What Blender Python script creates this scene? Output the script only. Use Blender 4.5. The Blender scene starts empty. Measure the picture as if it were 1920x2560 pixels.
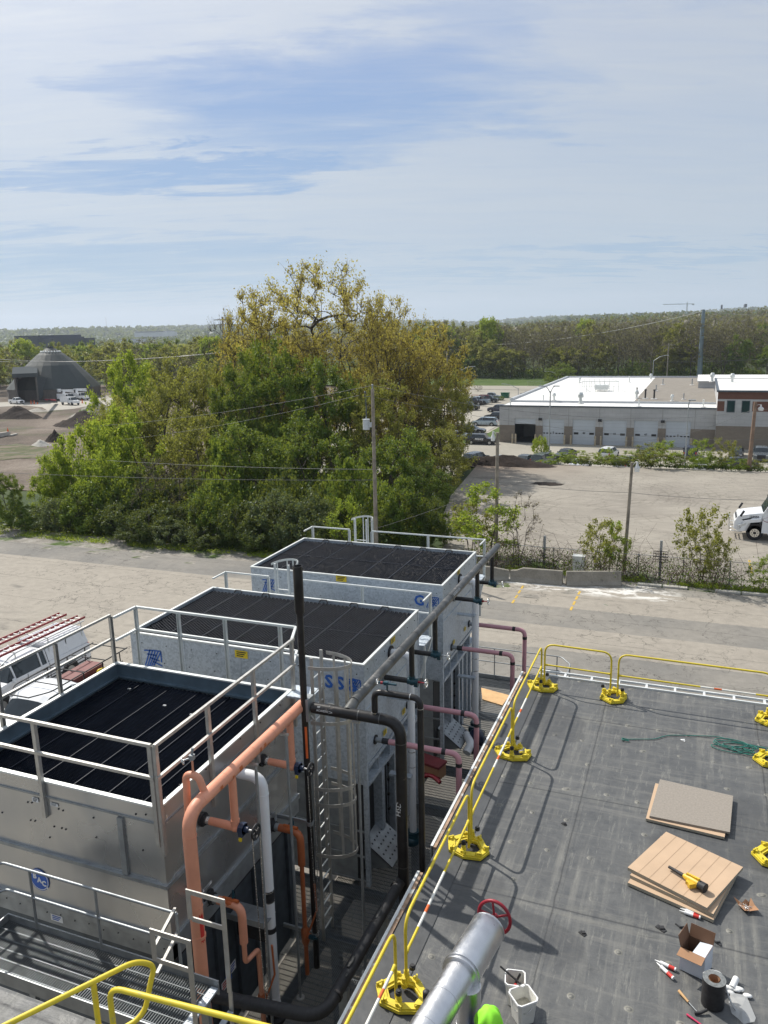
import bpy, math, random
import numpy as np
from mathutils import Vector, Matrix
rnd = random.Random(7)
S = bpy.context.scene
R = math.radians
# ------------------------------------------------------------ camera, sky, sun, exposure
CAMH = 14.4
FPX = 1985.0                                   # focal length in photo pixels (1920 wide)
RT = Vector((0.93066249, 0.36519977, -0.0222812)).normalized()
UP = Vector((-0.06155135, 0.21630346, 0.97438403)).normalized()
FW = Vector((-0.36066433, 0.90545123, -0.22378406)).normalized()
cam = bpy.data.objects.new('camera', bpy.data.cameras.new('camera'))
S.collection.objects.link(cam)
m3 = Matrix((RT, UP, -FW)).transposed()
cam.matrix_world = Matrix.Translation((0, 0, CAMH)) @ m3.to_4x4()
cam.data.sensor_fit = 'HORIZONTAL'; cam.data.sensor_width = 36; cam.data.lens = FPX / 1920 * 36
cam.data.clip_start = 0.1; cam.data.clip_end = 20000
S.camera = cam
S.view_settings.view_transform = 'Standard'; S.view_settings.look = 'None'
S.view_settings.gamma = 1; S.view_settings.exposure = 0.22
SUN_EL, SUN_AZ = 46.0, 152.0                   # azimuth counted from +X towards +Y
sunv = Vector((math.cos(R(SUN_AZ)) * math.cos(R(SUN_EL)), math.sin(R(SUN_AZ)) * math.cos(R(SUN_EL)), math.sin(R(SUN_EL))))
sl = bpy.data.lights.new('sun', 'SUN'); sl.energy = 4.6; sl.angle = R(0.5); sl.color = (1, 0.95, 0.87)
so = bpy.data.objects.new('sun', sl); S.collection.objects.link(so)
so.rotation_euler = (-sunv).to_track_quat('-Z', 'Y').to_euler()

class NT:                                      # tiny node helper
    def __init__(s, tree): s.t = tree; s.n = tree.nodes; s.l = tree.links
    def __call__(s, typ, ins=None, **props):
        n = s.n.new(typ)
        for k, v in props.items(): setattr(n, k, v)
        for k, v in (ins or {}).items():
            sock = n.inputs[k]
            if isinstance(v, bpy.types.NodeSocket): s.l.new(v, sock)
            else: sock.default_value = v
        return n
    def math(s, op, a, b=0.0, c=None, clamp=False):
        d = {0: a, 1: b}
        if c is not None: d[2] = c
        return s('ShaderNodeMath', d, operation=op, use_clamp=clamp).outputs[0]
    def mix(s, f, a, b, bt='MIX'):
        n = s.n.new('ShaderNodeMix'); n.data_type = 'RGBA'; n.blend_type = bt
        for i, v in ((0, f), (6, a), (7, b)):
            if isinstance(v, bpy.types.NodeSocket): s.l.new(v, n.inputs[i])
            elif i == 0: n.inputs[0].default_value = v
            else: n.inputs[i].default_value = tuple(v)[:3] + (1,)
        return n.outputs[2]
    def noise(s, vec, scale, detail=3, rough=.55, dist=0, w=None):
        n = s('ShaderNodeTexNoise', {'Scale': scale, 'Detail': detail, 'Roughness': rough, 'Distortion': dist})
        if vec is not None: s.l.new(vec, n.inputs['Vector'])
        return n.outputs['Fac']
    def ramp(s, f, stops, interp='LINEAR'):
        n = s.n.new('ShaderNodeValToRGB'); n.color_ramp.interpolation = interp
        e = n.color_ramp.elements
        while len(e) < len(stops): e.new(0.5)
        for el, (p, c) in zip(e, stops):
            el.position = p; el.color = (c, c, c, 1) if isinstance(c, (int, float)) else tuple(c)[:3] + (1,)
        s.l.new(f, n.inputs[0]); return n.outputs[0]
    def map(s, vec, scale=(1, 1, 1), loc=(0, 0, 0), rot=(0, 0, 0)):
        return s('ShaderNodeMapping', {'Vector': vec, 'Location': loc, 'Rotation': rot, 'Scale': scale}).outputs[0]
    def sep(s, vec): return s('ShaderNodeSeparateXYZ', {0: vec}).outputs

w = bpy.data.worlds.new('World'); S.world = w; w.use_nodes = True
T = NT(w.node_tree); T.n.clear()
sky = T('ShaderNodeTexSky', sky_type='NISHITA', sun_disc=False, sun_elevation=R(SUN_EL),
        sun_rotation=R(90 - SUN_AZ), altitude=200, air_density=1.0, dust_density=1.5, ozone_density=1.4)
skyc = T('ShaderNodeVectorMath', {0: sky.outputs[0], 1: (.12, .12, .12)}, operation='MULTIPLY').outputs[0]
co = T('ShaderNodeTexCoord').outputs['Generated']
# coordinates turned so that +Y is the view azimuth (111.7 deg): u to the right, v up
q = T.map(co, rot=(0, 0, R(-21.72)))
x_, y_, z_ = T.sep(q)
zc = T.math('MAXIMUM', z_, 0.0)
den = T.math('ADD', zc, 0.12)
pu = T.math('DIVIDE', x_, den); pv = T.math('DIVIDE', y_, den)
pl = T('ShaderNodeCombineXYZ', {0: pu, 1: pv, 2: 0.0}).outputs[0]
wisp = T.noise(T.map(pl, scale=(.55, 1.9, 1), rot=(0, 0, R(14))), 1.3, 8, .62, .9)
wisp2 = T.noise(T.map(pl, scale=(.35, 1.3, 1), rot=(0, 0, R(-10)), loc=(3, 1, 0)), .8, 4, .5, .5)
el = T.math('DIVIDE', zc, T.math('MAXIMUM', y_, .05)); az = T.math('DIVIDE', x_, T.math('MAXIMUM', y_, .05))
az = T.math('ADD', az, T.math('MULTIPLY', T.math('SUBTRACT', T.noise(T.map(pl, scale=(.8, 1.6, 1)), 1.6, 6, .62, .6), .5), .75))
el = T.math('ADD', el, T.math('MULTIPLY', T.math('SUBTRACT', T.noise(T.map(pl, scale=(.9, 3.2, 1), loc=(5, 2, 0), rot=(0, 0, R(10))), 1.8, 7, .66, .5), .5), .17))
def blob(cx, cy, rx, ry, tilt=0):
    c, s_ = math.cos(tilt), math.sin(tilt)
    dx = T.math('SUBTRACT', az, cx); dy = T.math('SUBTRACT', el, cy)
    a = T.math('DIVIDE', T.math('ADD', T.math('MULTIPLY', dx, c), T.math('MULTIPLY', dy, s_)), rx)
    b = T.math('DIVIDE', T.math('SUBTRACT', T.math('MULTIPLY', dy, c), T.math('MULTIPLY', dx, s_)), ry)
    r2 = T.math('ADD', T.math('MULTIPLY', a, a), T.math('MULTIPLY', b, b))
    return T.math('MAXIMUM', T.math('SUBTRACT', 1.0, r2), 0.0)
gap = T.math('ADD', blob(-.03, .265, .33, .095, .10), T.math('MULTIPLY', blob(.30, .43, .50, .10, .03), .7))
gap = T.math('ADD', gap, T.math('MULTIPLY', blob(-.27, .185, .20, .026, .0), 1.0))
gap = T.math('ADD', gap, T.math('MULTIPLY', blob(-.33, .085, .42, .045, -.02), .8))
gap = T.math('ADD', gap, T.math('MULTIPLY', blob(.38, .078, .45, .016, .04), .8))
fine = T.noise(T.map(pl, scale=(.9, 5.5, 1), rot=(0, 0, R(8))), 2.2, 9, .68, 1.2)
cl = T.math('ADD', T.math('ADD', T.math('MULTIPLY', wisp, .65), T.math('MULTIPLY', wisp2, .45)), T.math('MULTIPLY', fine, .45))
cl = T.math('SUBTRACT', T.math('ADD', cl, .12), T.math('MULTIPLY', gap, .60))
cov = T.ramp(cl, [(.22, .10), (.50, .42), (.78, .80), (1.0, .98)])
glow = T.math('MAXIMUM', T('ShaderNodeVectorMath', {0: co, 1: tuple(sunv)}, operation='DOT_PRODUCT').outputs['Value'], 0)
glow = T.math('POWER', glow, 5.0)
ccol = T.mix(glow, (.44, .49, .565), (.95, .97, 1.0))
hz = T.ramp(zc, [(0.0, 1.0), (.12, .35), (.3, 0.0)])
ccol = T.mix(T.math('MULTIPLY', hz, .75), ccol, (.42, .54, .62))
deep = T.mix(.85, skyc, (.17, .29, .55))
deep = T.mix(hz, deep, (.25, .43, .56))
bg = T('ShaderNodeBackground', {'Color': T.mix(cov, deep, ccol), 'Strength': 1.0})
T.l.new(bg.outputs[0], T('ShaderNodeOutputWorld').inputs[0])

# ------------------------------------------------------------ pixel rays meeting real planes (photo pixels -> metres)
def ray(px, py): return FW + RT * ((px - 960) / FPX) - UP * ((py - 1280) / FPX)
def PZ(px, py, z): d = ray(px, py); t = (z - CAMH) / d.z; return Vector((d.x * t, d.y * t, z))
def PX(px, py, x): d = ray(px, py); t = x / d.x; return Vector((x, d.y * t, CAMH + d.z * t))
def PY(px, py, y): d = ray(px, py); t = y / d.y; return Vector((d.x * t, y, CAMH + d.z * t))
def ZAT(x, y, py):                             # height at which the vertical line through (x,y) crosses pixel row py
    k = (py - 1280) / FPX; v = UP + FW * k
    return CAMH - (v.x * x + v.y * y) / v.z

# ------------------------------------------------------------ mesh helpers
C = S.collection
class MB:
    def __init__(s): s.v = []; s.f = []; s.m = []; s.sm = []
    def add(s, vs, fs, mi=0, smooth=False):
        o = len(s.v); s.v += [tuple(p) for p in vs]
        for f in fs: s.f.append(tuple(i + o for i in f)); s.m.append(mi); s.sm.append(smooth)
        return s
    def box(s, c, d, rz=0, mi=0, M=None):
        x, y, z = d[0] / 2, d[1] / 2, d[2] / 2
        vs = [Vector((i, j, k)) for i in (-x, x) for j in (-y, y) for k in (-z, z)]
        if M is not None: vs = [M @ v for v in vs]
        if rz: r = Matrix.Rotation(rz, 3, 'Z'); vs = [r @ v for v in vs]
        c = Vector(c)
        return s.add([v + c for v in vs], [(0, 1, 3, 2), (4, 6, 7, 5), (0, 4, 5, 1), (2, 3, 7, 6), (0, 2, 6, 4), (1, 5, 7, 3)], mi)
    def b2(s, a, b, mi=0):                      # box from corner to corner
        a, b = Vector(a), Vector(b); d = b - a
        return s.box((a + b) / 2, (abs(d.x), abs(d.y), abs(d.z)), 0, mi)
    def bar(s, a, b, wd, th, mi=0, up=(0, 0, 1)):   # rectangular bar from a to b
        a, b = Vector(a), Vector(b); d = (b - a); L = d.length
        if L < 1e-6: return s
        d.normalize(); u = Vector(up)
        if abs(d.dot(u)) > .98: u = Vector((0, 1, 0))
        sx = d.cross(u).normalized(); uz = sx.cross(d).normalized()
        M = Matrix((sx, d, uz)).transposed()
        return s.box((a + b) / 2, (wd, L, th), 0, mi, M)
    def tube(s, pts, r, n=10, mi=0, bend=0, cap=True, radii=None):
        pts = [Vector(p) for p in pts]
        if bend:
            out = [pts[0]]
            for i in range(1, len(pts) - 1):
                p = pts[i]; a = (pts[i - 1] - p); b = (pts[i + 1] - p)
                k = min(bend, a.length * .48, b.length * .48)
                a.normalize(); b.normalize()
                for t in (0, .17, .33, .5, .67, .83, 1):
                    q1 = p + a * k * (1 - t); q2 = p + b * k * t
                    out.append(q1 * (1 - t) + q2 * t)
            out.append(pts[-1]); pts = out
        N = len(pts); vs = []; fs = []
        t0 = (pts[1] - pts[0]).normalized()
        u = t0.orthogonal().normalized()
        for i, p in enumerate(pts):
            if i == 0: t = t0
            elif i == N - 1: t = (pts[-1] - pts[-2]).normalized()
            else: t = ((pts[i] - pts[i - 1]).normalized() + (pts[i + 1] - pts[i]).normalized()).normalized()
            u = (u - t * u.dot(t)).normalized(); v = t.cross(u)
            rr = radii[i] if radii else r
            for k in range(n):
                a = 2 * math.pi * k / n
                vs.append(p + u * (rr * math.cos(a)) + v * (rr * math.sin(a)))
        for i in range(N - 1):
            for k in range(n):
                k2 = (k + 1) % n
                fs.append((i * n + k, i * n + k2, (i + 1) * n + k2, (i + 1) * n + k))
        s.add(vs, fs, mi, True)
        if cap:
            s.add(vs[:n], [tuple(range(n - 1, -1, -1))], mi); s.add(vs[-n:], [tuple(range(n))], mi)
        return s
    def cyl(s, a, b, r, n=12, mi=0, r2=None):
        return s.tube([a, b], r, n, mi, radii=[r, r if r2 is None else r2])
    def prism(s, poly, z0, z1, mi=0, M=None):   # polygon in XY extruded in Z, optional matrix
        n = len(poly)
        vs = [Vector((p[0], p[1], z0)) for p in poly] + [Vector((p[0], p[1], z1)) for p in poly]
        if M is not None: vs = [M @ v for v in vs]
        fs = [tuple(range(n - 1, -1, -1)), tuple(range(n, 2 * n))] + [(i, (i + 1) % n, n + (i + 1) % n, n + i) for i in range(n)]
        return s.add(vs, fs, mi)
    def ring(s, outer, inner, z0, z1, mi=0, M=None):  # closed frame between two polygons with equal counts
        n = len(outer)
        vs = []
        for z in (z0, z1):
            for p in outer: vs.append(Vector((p[0], p[1], z)))
            for p in inner: vs.append(Vector((p[0], p[1], z)))
        if M is not None: vs = [M @ v for v in vs]
        fs = []
        for i in range(n):
            j = (i + 1) % n
            fs += [(i, j, 2 * n + j, 2 * n + i), (n + j, n + i, 3 * n + i, 3 * n + j),
                   (2 * n + i, 2 * n + j, 3 * n + j, 3 * n + i), (j, i, n + i, n + j)]
        return s.add(vs, fs, mi)
    def sphere(s, c, r, n=10, mi=0, sc=(1, 1, 1), M=None):
        vs = []; fs = []; h = n // 2 + 1
        for i in range(h + 1):
            a = math.pi * i / h
            for k in range(n):
                b = 2 * math.pi * k / n
                v = Vector((math.sin(a) * math.cos(b) * r * sc[0], math.sin(a) * math.sin(b) * r * sc[1], math.cos(a) * r * sc[2]))
                if M is not None: v = M @ v
                vs.append(v + Vector(c))
        for i in range(h):
            for k in range(n): fs.append((i * n + k, (i + 1) * n + k, (i + 1) * n + (k + 1) % n, i * n + (k + 1) % n))
        return s.add(vs, fs, mi, True)
    def torus(s, c, Rr, r, n=24, k=8, mi=0, M=None, arc=(0, 1)):
        pts = []
        full = arc == (0, 1)
        for i in range(n + (0 if full else 1)):
            a = 2 * math.pi * (arc[0] + (arc[1] - arc[0]) * i / n)
            v = Vector((math.cos(a) * Rr, math.sin(a) * Rr, 0)); pts.append(v)
        vs = []; fs = []
        for v in pts:
            d = v.normalized()
            for j in range(k):
                b = 2 * math.pi * j / k
                p = v + d * (r * math.cos(b)) + Vector((0, 0, r * math.sin(b)))
                if M is not None: p = M @ p
                vs.append(p + Vector(c))
        N = len(pts)
        for i in range(N if full else N - 1):
            i2 = (i + 1) % N
            for j in range(k): fs.append((i * k + j, i2 * k + j, i2 * k + (j + 1) % k, i * k + (j + 1) % k))
        return s.add(vs, fs, mi, True)
    def grid(s, xs, ys, f, mi=0, smooth=True):
        nx, ny = len(xs), len(ys); vs = [(x, y, f(x, y)) for y in ys for x in xs]
        return s.add(vs, [(j * nx + i, j * nx + i + 1, (j + 1) * nx + i + 1, (j + 1) * nx + i) for j in range(ny - 1) for i in range(nx - 1)], mi, smooth)

ORG = {}
PLANT = [1.0, 0.0]                              # unit and datum of the drawing a thing is built from: metres = value * unit + datum (z)
def TF(p): p = Vector(p) * PLANT[0]; p.z += PLANT[1]; return p
def link(o, parent=None):
    C.objects.link(o)
    if parent is not None: o.parent = parent
    return o
def setp(o, label=None, cat=None, group=None, kind=None):
    for k, v in (('label', label), ('category', cat), ('group', group), ('kind', kind)):
        if v: o[k] = v
    return o
def thing(name, label, cat, loc=(0, 0, 0), group=None):
    loc = TF(loc); o = bpy.data.objects.new(name, None); o.location = loc; link(o)
    o.empty_display_size = .2
    ORG[o.name] = Vector(loc); return setp(o, label, cat, group)
def mesh(name, mb, mats, org):
    me = bpy.data.meshes.new(name)
    v = np.array(mb.v, dtype=np.float64) * PLANT[0]; v[:, 2] += PLANT[1]; v -= np.array(org)
    used = sorted({i for f in mb.f for i in f}); re_ = {u: k for k, u in enumerate(used)}
    me.from_pydata(v[used].tolist(), [], [tuple(re_[i] for i in f) for f in mb.f])
    for m in (mats if isinstance(mats, (list, tuple)) else [mats]): me.materials.append(m)
    me.polygons.foreach_set('material_index', mb.m); me.polygons.foreach_set('use_smooth', mb.sm)
    me.update(); return me
def obj(name, mb, mats, parent=None, org=None, label=None):
    """one mesh object; geometry given in world metres, stored about its thing's base"""
    if parent is not None: org = ORG[parent.name]
    elif org is not None: org = TF(org)
    if org is None: org = (0, 0, 0)
    o = bpy.data.objects.new(name, mesh(name, mb, mats, org))
    link(o, parent)
    if parent is None: o.location = org
    ORG[o.name] = Vector(org) if parent is None else ORG[parent.name]
    if label: o['label'] = label
    return o
def one(name, mb, mats, label, cat, group=None, org=None):
    if org is None:
        a = np.array(mb.v); org = (float((a[:, 0].min() + a[:, 0].max()) / 2), float((a[:, 1].min() + a[:, 1].max()) / 2), float(a[:, 2].min()))
    return setp(obj(name, mb, mats, None, org), label, cat, group)
def struct(name, mb, mats): return setp(obj(name, mb, mats), kind='structure')
def dup(root, loc=None, rz=None, label=None, group=None, sc=None):
    c = root.copy(); C.objects.link(c)
    ORG[c.name] = Vector((0, 0, 0))
    if loc is not None: c.location = loc
    if rz is not None: c.rotation_euler = (0, 0, rz)
    if sc is not None: c.scale = sc if isinstance(sc, (tuple, list)) else (sc, sc, sc)
    if label: c['label'] = label
    if group: c['group'] = group
    def rec(src, dst):
        for ch in src.children:
            k = ch.copy(); C.objects.link(k); k.parent = dst; rec(ch, k)
    rec(root, c); return c
def text(mb, s, size, M, mi=0, bold=0.0, th=.002, shear=0.0, align='CENTER'):
    cu = bpy.data.curves.new('t', 'FONT'); cu.body = s; cu.size = size; cu.offset = bold; cu.extrude = th
    cu.align_x = align; cu.align_y = 'CENTER'; cu.shear = shear; cu.resolution_u = 2
    o = bpy.data.objects.new('t', cu); C.objects.link(o)
    dg = bpy.context.evaluated_depsgraph_get(); dg.update()
    me = bpy.data.meshes.new_from_object(o.evaluated_get(dg))
    mb.add([M @ v.co for v in me.vertices], [tuple(p.vertices) for p in me.polygons], mi)
    bpy.data.objects.remove(o); bpy.data.curves.remove(cu); bpy.data.meshes.remove(me)
def frame(o, xa, ya):                           # matrix taking local xy to world axes at o
    xa = Vector(xa).normalized(); ya = Vector(ya).normalized(); za = xa.cross(ya)
    return Matrix.Translation(o) @ Matrix((xa, ya, za)).transposed().to_4x4()

# ------------------------------------------------------------ materials
def newmat(name):
    m = bpy.data.materials.new(name); m.use_nodes = True
    t = NT(m.node_tree); b = m.node_tree.nodes['Principled BSDF']
    return m, t, b
def put(t, b, key, v):
    if isinstance(v, bpy.types.NodeSocket): t.l.new(v, b.inputs[key])
    elif key == 'Base Color': b.inputs[key].default_value = tuple(v)[:3] + (1,)
    else: b.inputs[key].default_value = v
def bump(t, b, h, strength=.3, dist=.01):
    n = t('ShaderNodeBump', {'Height': h, 'Strength': strength, 'Distance': dist}); t.l.new(n.outputs[0], b.inputs['Normal'])
def pos(t): return t('ShaderNodeNewGeometry').outputs['Position']
def simple(name, col, rough=.5, metal=0.0, var=.12, scale=3.0, bmp=0.0, bscale=40, spec=None, coat=0, wear=None):
    m, t, b = newmat(name)
    tc = t('ShaderNodeTexCoord').outputs['Object']
    n = t.noise(tc, scale, 5, .6)
    dark = [c * (1 - var * 1.6) for c in col]; lite = [min(1, c * (1 + var * 1.2)) for c in col]
    c = t.mix(t.ramp(n, [(.3, 0), (.72, 1)]), dark, lite)
    if wear:
        c = t.mix(t.ramp(t.noise(tc, wear[1], 6, .7), [(wear[2], 0), (wear[2] + .05, 1)]), c, wear[0])
    put(t, b, 'Base Color', c)
    put(t, b, 'Roughness', t.math('ADD', t.math('MULTIPLY', t.noise(tc, scale * 4, 4), .25), rough - .12, clamp=True))
    put(t, b, 'Metallic', metal)
    if spec is not None: put(t, b, 'Specular IOR Level', spec)
    if coat: put(t, b, 'Coat Weight', coat); put(t, b, 'Coat Roughness', .05)
    if bmp: bump(t, b, t.noise(tc, bscale, 4), bmp, .01)
    return m
MT = {}
def galv():
    m, t, b = newmat('galvanised spangle')
    p = pos(t)
    v = t('ShaderNodeTexVoronoi', {'Vector': p, 'Scale': 26.0}).outputs['Color']
    vv = t.sep(v)[0]
    big = t.noise(p, 1.2, 4)
    k = t.math('ADD', t.math('MULTIPLY', vv, .55), t.math('MULTIPLY', big, .7))
    c = t.ramp(k, [(.25, (.33, .375, .42)), (.8, (.52, .57, .62))])
    put(t, b, 'Base Color', c); put(t, b, 'Metallic', .45)
    put(t, b, 'Roughness', t.ramp(vv, [(0, .42), (1, .62)]))
    return m
MT['galv'] = galv()
def sheet():
    m, t, b = newmat('bright sheet steel')
    p = pos(t)
    n = t.noise(t.map(p, scale=(1, 1, .6)), .9, 3, .5, .4)
    c = t.ramp(n, [(.3, (.44, .455, .47)), (.7, (.66, .65, .62))])
    put(t, b, 'Base Color', c); put(t, b, 'Metallic', .8)
    put(t, b, 'Roughness', t.ramp(t.noise(p, .8, 2), [(.3, .24), (.8, .36)]))
    bump(t, b, t.noise(p, 1.1, 1), .35, .06)
    return m
MT['sheet'] = sheet()
MT['rail_steel'] = simple('rail steel', (.50, .49, .46), .42, .65, .12, 6)
MT['pale_steel'] = simple('pale rail paint', (.66, .68, .66), .45, .35, .06, 6)
MT['dull_steel'] = simple('dull galvanised', (.33, .35, .36), .5, .6, .15, 5)
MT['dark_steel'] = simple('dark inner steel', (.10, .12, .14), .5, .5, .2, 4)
MT['inner_rim'] = simple('blue grey rim paint', (.12, .17, .21), .45, .4, .15, 3)
MT['grate'] = simple('grating steel', (.15, .165, .175), .5, .5, .15, 9)
MT['yellow'] = simple('yellow rail paint', (.70, .54, .03), .48, 0, .10, 5, wear=((.50, .41, .12), 11, .63))
MT['yellow_band'] = simple('faded yellow band', (.62, .50, .12), .5, 0, .1, 8)
MT['white_band'] = simple('worn white coating', (.78, .77, .70), .5, 0, .08, 8)
MT['stand_yellow'] = simple('yellow cast base', (.68, .54, .035), .55, 0, .14, 7, bmp=.2, wear=((.33, .27, .08), 13, .60))
MT['rubber'] = simple('black rubber', (.022, .022, .024), .6, 0, .3, 20)
MT['black_pipe'] = simple('bare black pipe', (.030, .028, .027), .36, .35, .35, 2.5, wear=((.13, .105, .09), 3.0, .62))
MT['grey_pipe'] = simple('weathered header pipe', (.105, .105, .10), .38, .55, .3, 4, wear=((.20, .19, .175), 5.0, .58))
MT['orange'] = simple('orange insulation jacket', (.72, .31, .19), .5, 0, .10, 1.6)
MT['orange_fresh'] = simple('touched-up orange patch', (.52, .125, .03), .45, 0, .1, 3)
MT['rust_orange'] = simple('rust orange drain pipe', (.43, .12, .04), .45, 0, .14, 3)
MT['pink'] = simple('pink primer pipe', (.52, .26, .29), .55, 0, .08, 2)
MT['pvc'] = simple('white plastic pipe', (.74, .75, .76), .35, 0, .04, 1.5)
MT['teal'] = simple('teal valve body', (.012, .055, .075), .35, .1, .2, 8)
MT['chrome'] = simple('chrome handwheel', (.7, .7, .68), .25, .9, .1, 9)
MT['alu'] = simple('aluminium jacket', (.70, .70, .71), .33, 1.0, .06, 4, bmp=.25, bscale=90)
MT['red'] = simple('red handwheel paint', (.27, .010, .022), .42, 0, .1, 6)
MT['wood_lip'] = simple('weathered wood lip', (.36, .24, .16), .8, 0, .3, 6, wear=((.55, .54, .50), 4, .55))
MT['trim_white'] = simple('white metal trim', (.72, .74, .73), .45, .2, .08, 3)
MT['ply'] = simple('plywood', (.60, .37, .17), .65, 0, .12, 5)
MT['ply_dark'] = simple('dark plywood', (.07, .05, .035), .7, 0, .2, 5)
MT['tan_board'] = simple('tan facer board', (.50, .355, .235), .8, 0, .05, 3)
MT['grey_board'] = simple('grey fibre board', (.27, .24, .205), .9, 0, .10, 30)
MT['foam_edge'] = simple('foam edge', (.36, .33, .26), .9, 0, .06, 9)
MT['card'] = simple('cardboard', (.36, .20, .11), .85, 0, .08, 4)
MT['card_in'] = simple('cardboard inside', (.20, .105, .06), .85, 0, .1, 4)
MT['white_card'] = simple('white printed carton', (.62, .66, .72), .6, 0, .04, 4)
MT['bucket'] = simple('white pail plastic', (.72, .71, .66), .4, 0, .07, 9, wear=((.45, .36, .18), 14, .66))
MT['white'] = simple('white plastic', (.8, .8, .79), .4, 0, .03, 6)
MT['rope'] = simple('green rope', (.02, .16, .13), .7, 0, .2, 30)
MT['label_yellow'] = simple('yellow sticker', (.75, .55, .02), .5)
MT['label_white'] = simple('white sticker', (.75, .75, .74), .5)
MT['label_blue'] = simple('blue badge', (.01, .10, .45), .35)
MT['blue_ink'] = simple('blue marking ink', (.02, .11, .42), .5)
MT['ink'] = simple('dark ink', (.02, .02, .025), .5)
MT['label_red'] = simple('red sticker', (.6, .04, .03), .5)
MT['label_orange'] = simple('orange sticker', (.75, .14, .03), .5)
MT['dewalt'] = simple('tool yellow', (.72, .45, .03), .45, 0, .15, 20)
MT['hivis'] = simple('high visibility fabric', (.30, .85, .04), .75, 0, .08, 5)
MT['skin'] = simple('skin', (.45, .26, .18), .55, 0, .06, 9)
MT['denim'] = simple('denim', (.05, .08, .14), .85, 0, .15, 14)
MT['boot'] = simple('leather boot', (.12, .07, .035), .6, 0, .2, 14)
MT['paper'] = simple('paper', (.78, .78, .76), .8, 0, .04, 9)
def fillmat(name, sc, rot):
    m, t, b = newmat(name)
    p = t.map(pos(t), rot=(0, 0, rot))
    x, y, z = t.sep(p)
    sx = t.math('SINE', t.math('MULTIPLY', x, sc)); row = t.math('SINE', t.math('MULTIPLY', y, sc * 1.3))
    off = t.math('SINE', t.math('ADD', t.math('MULTIPLY', x, sc), t.math('MULTIPLY', row, 1.3)))
    hgt = t.math('MULTIPLY', off, row)
    n = t.noise(p, 9, 3)
    put(t, b, 'Base Color', t.ramp(hgt, [(.0, (.002, .002, .003)), (1, (.016, .018, .022))]))
    put(t, b, 'Roughness', t.ramp(n, [(.3, .22), (.7, .4)])); put(t, b, 'Specular IOR Level', .35)
    bump(t, b, hgt, 1.0, .05)
    return m
MT['fill'] = fillmat('honeycomb fill', 60, .0)
MT['fill_fine'] = fillmat('fine louvre fill', 85, .15)
def blades():
    m, t, b = newmat('black eliminator blade')
    n = t.noise(pos(t), 3, 3)
    put(t, b, 'Base Color', t.ramp(n, [(.3, (.007, .010, .018)), (.7, (.014, .019, .032))])); put(t, b, 'Roughness', .5); put(t, b, 'Specular IOR Level', .30)
    return m
MT['blade'] = blades()
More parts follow.
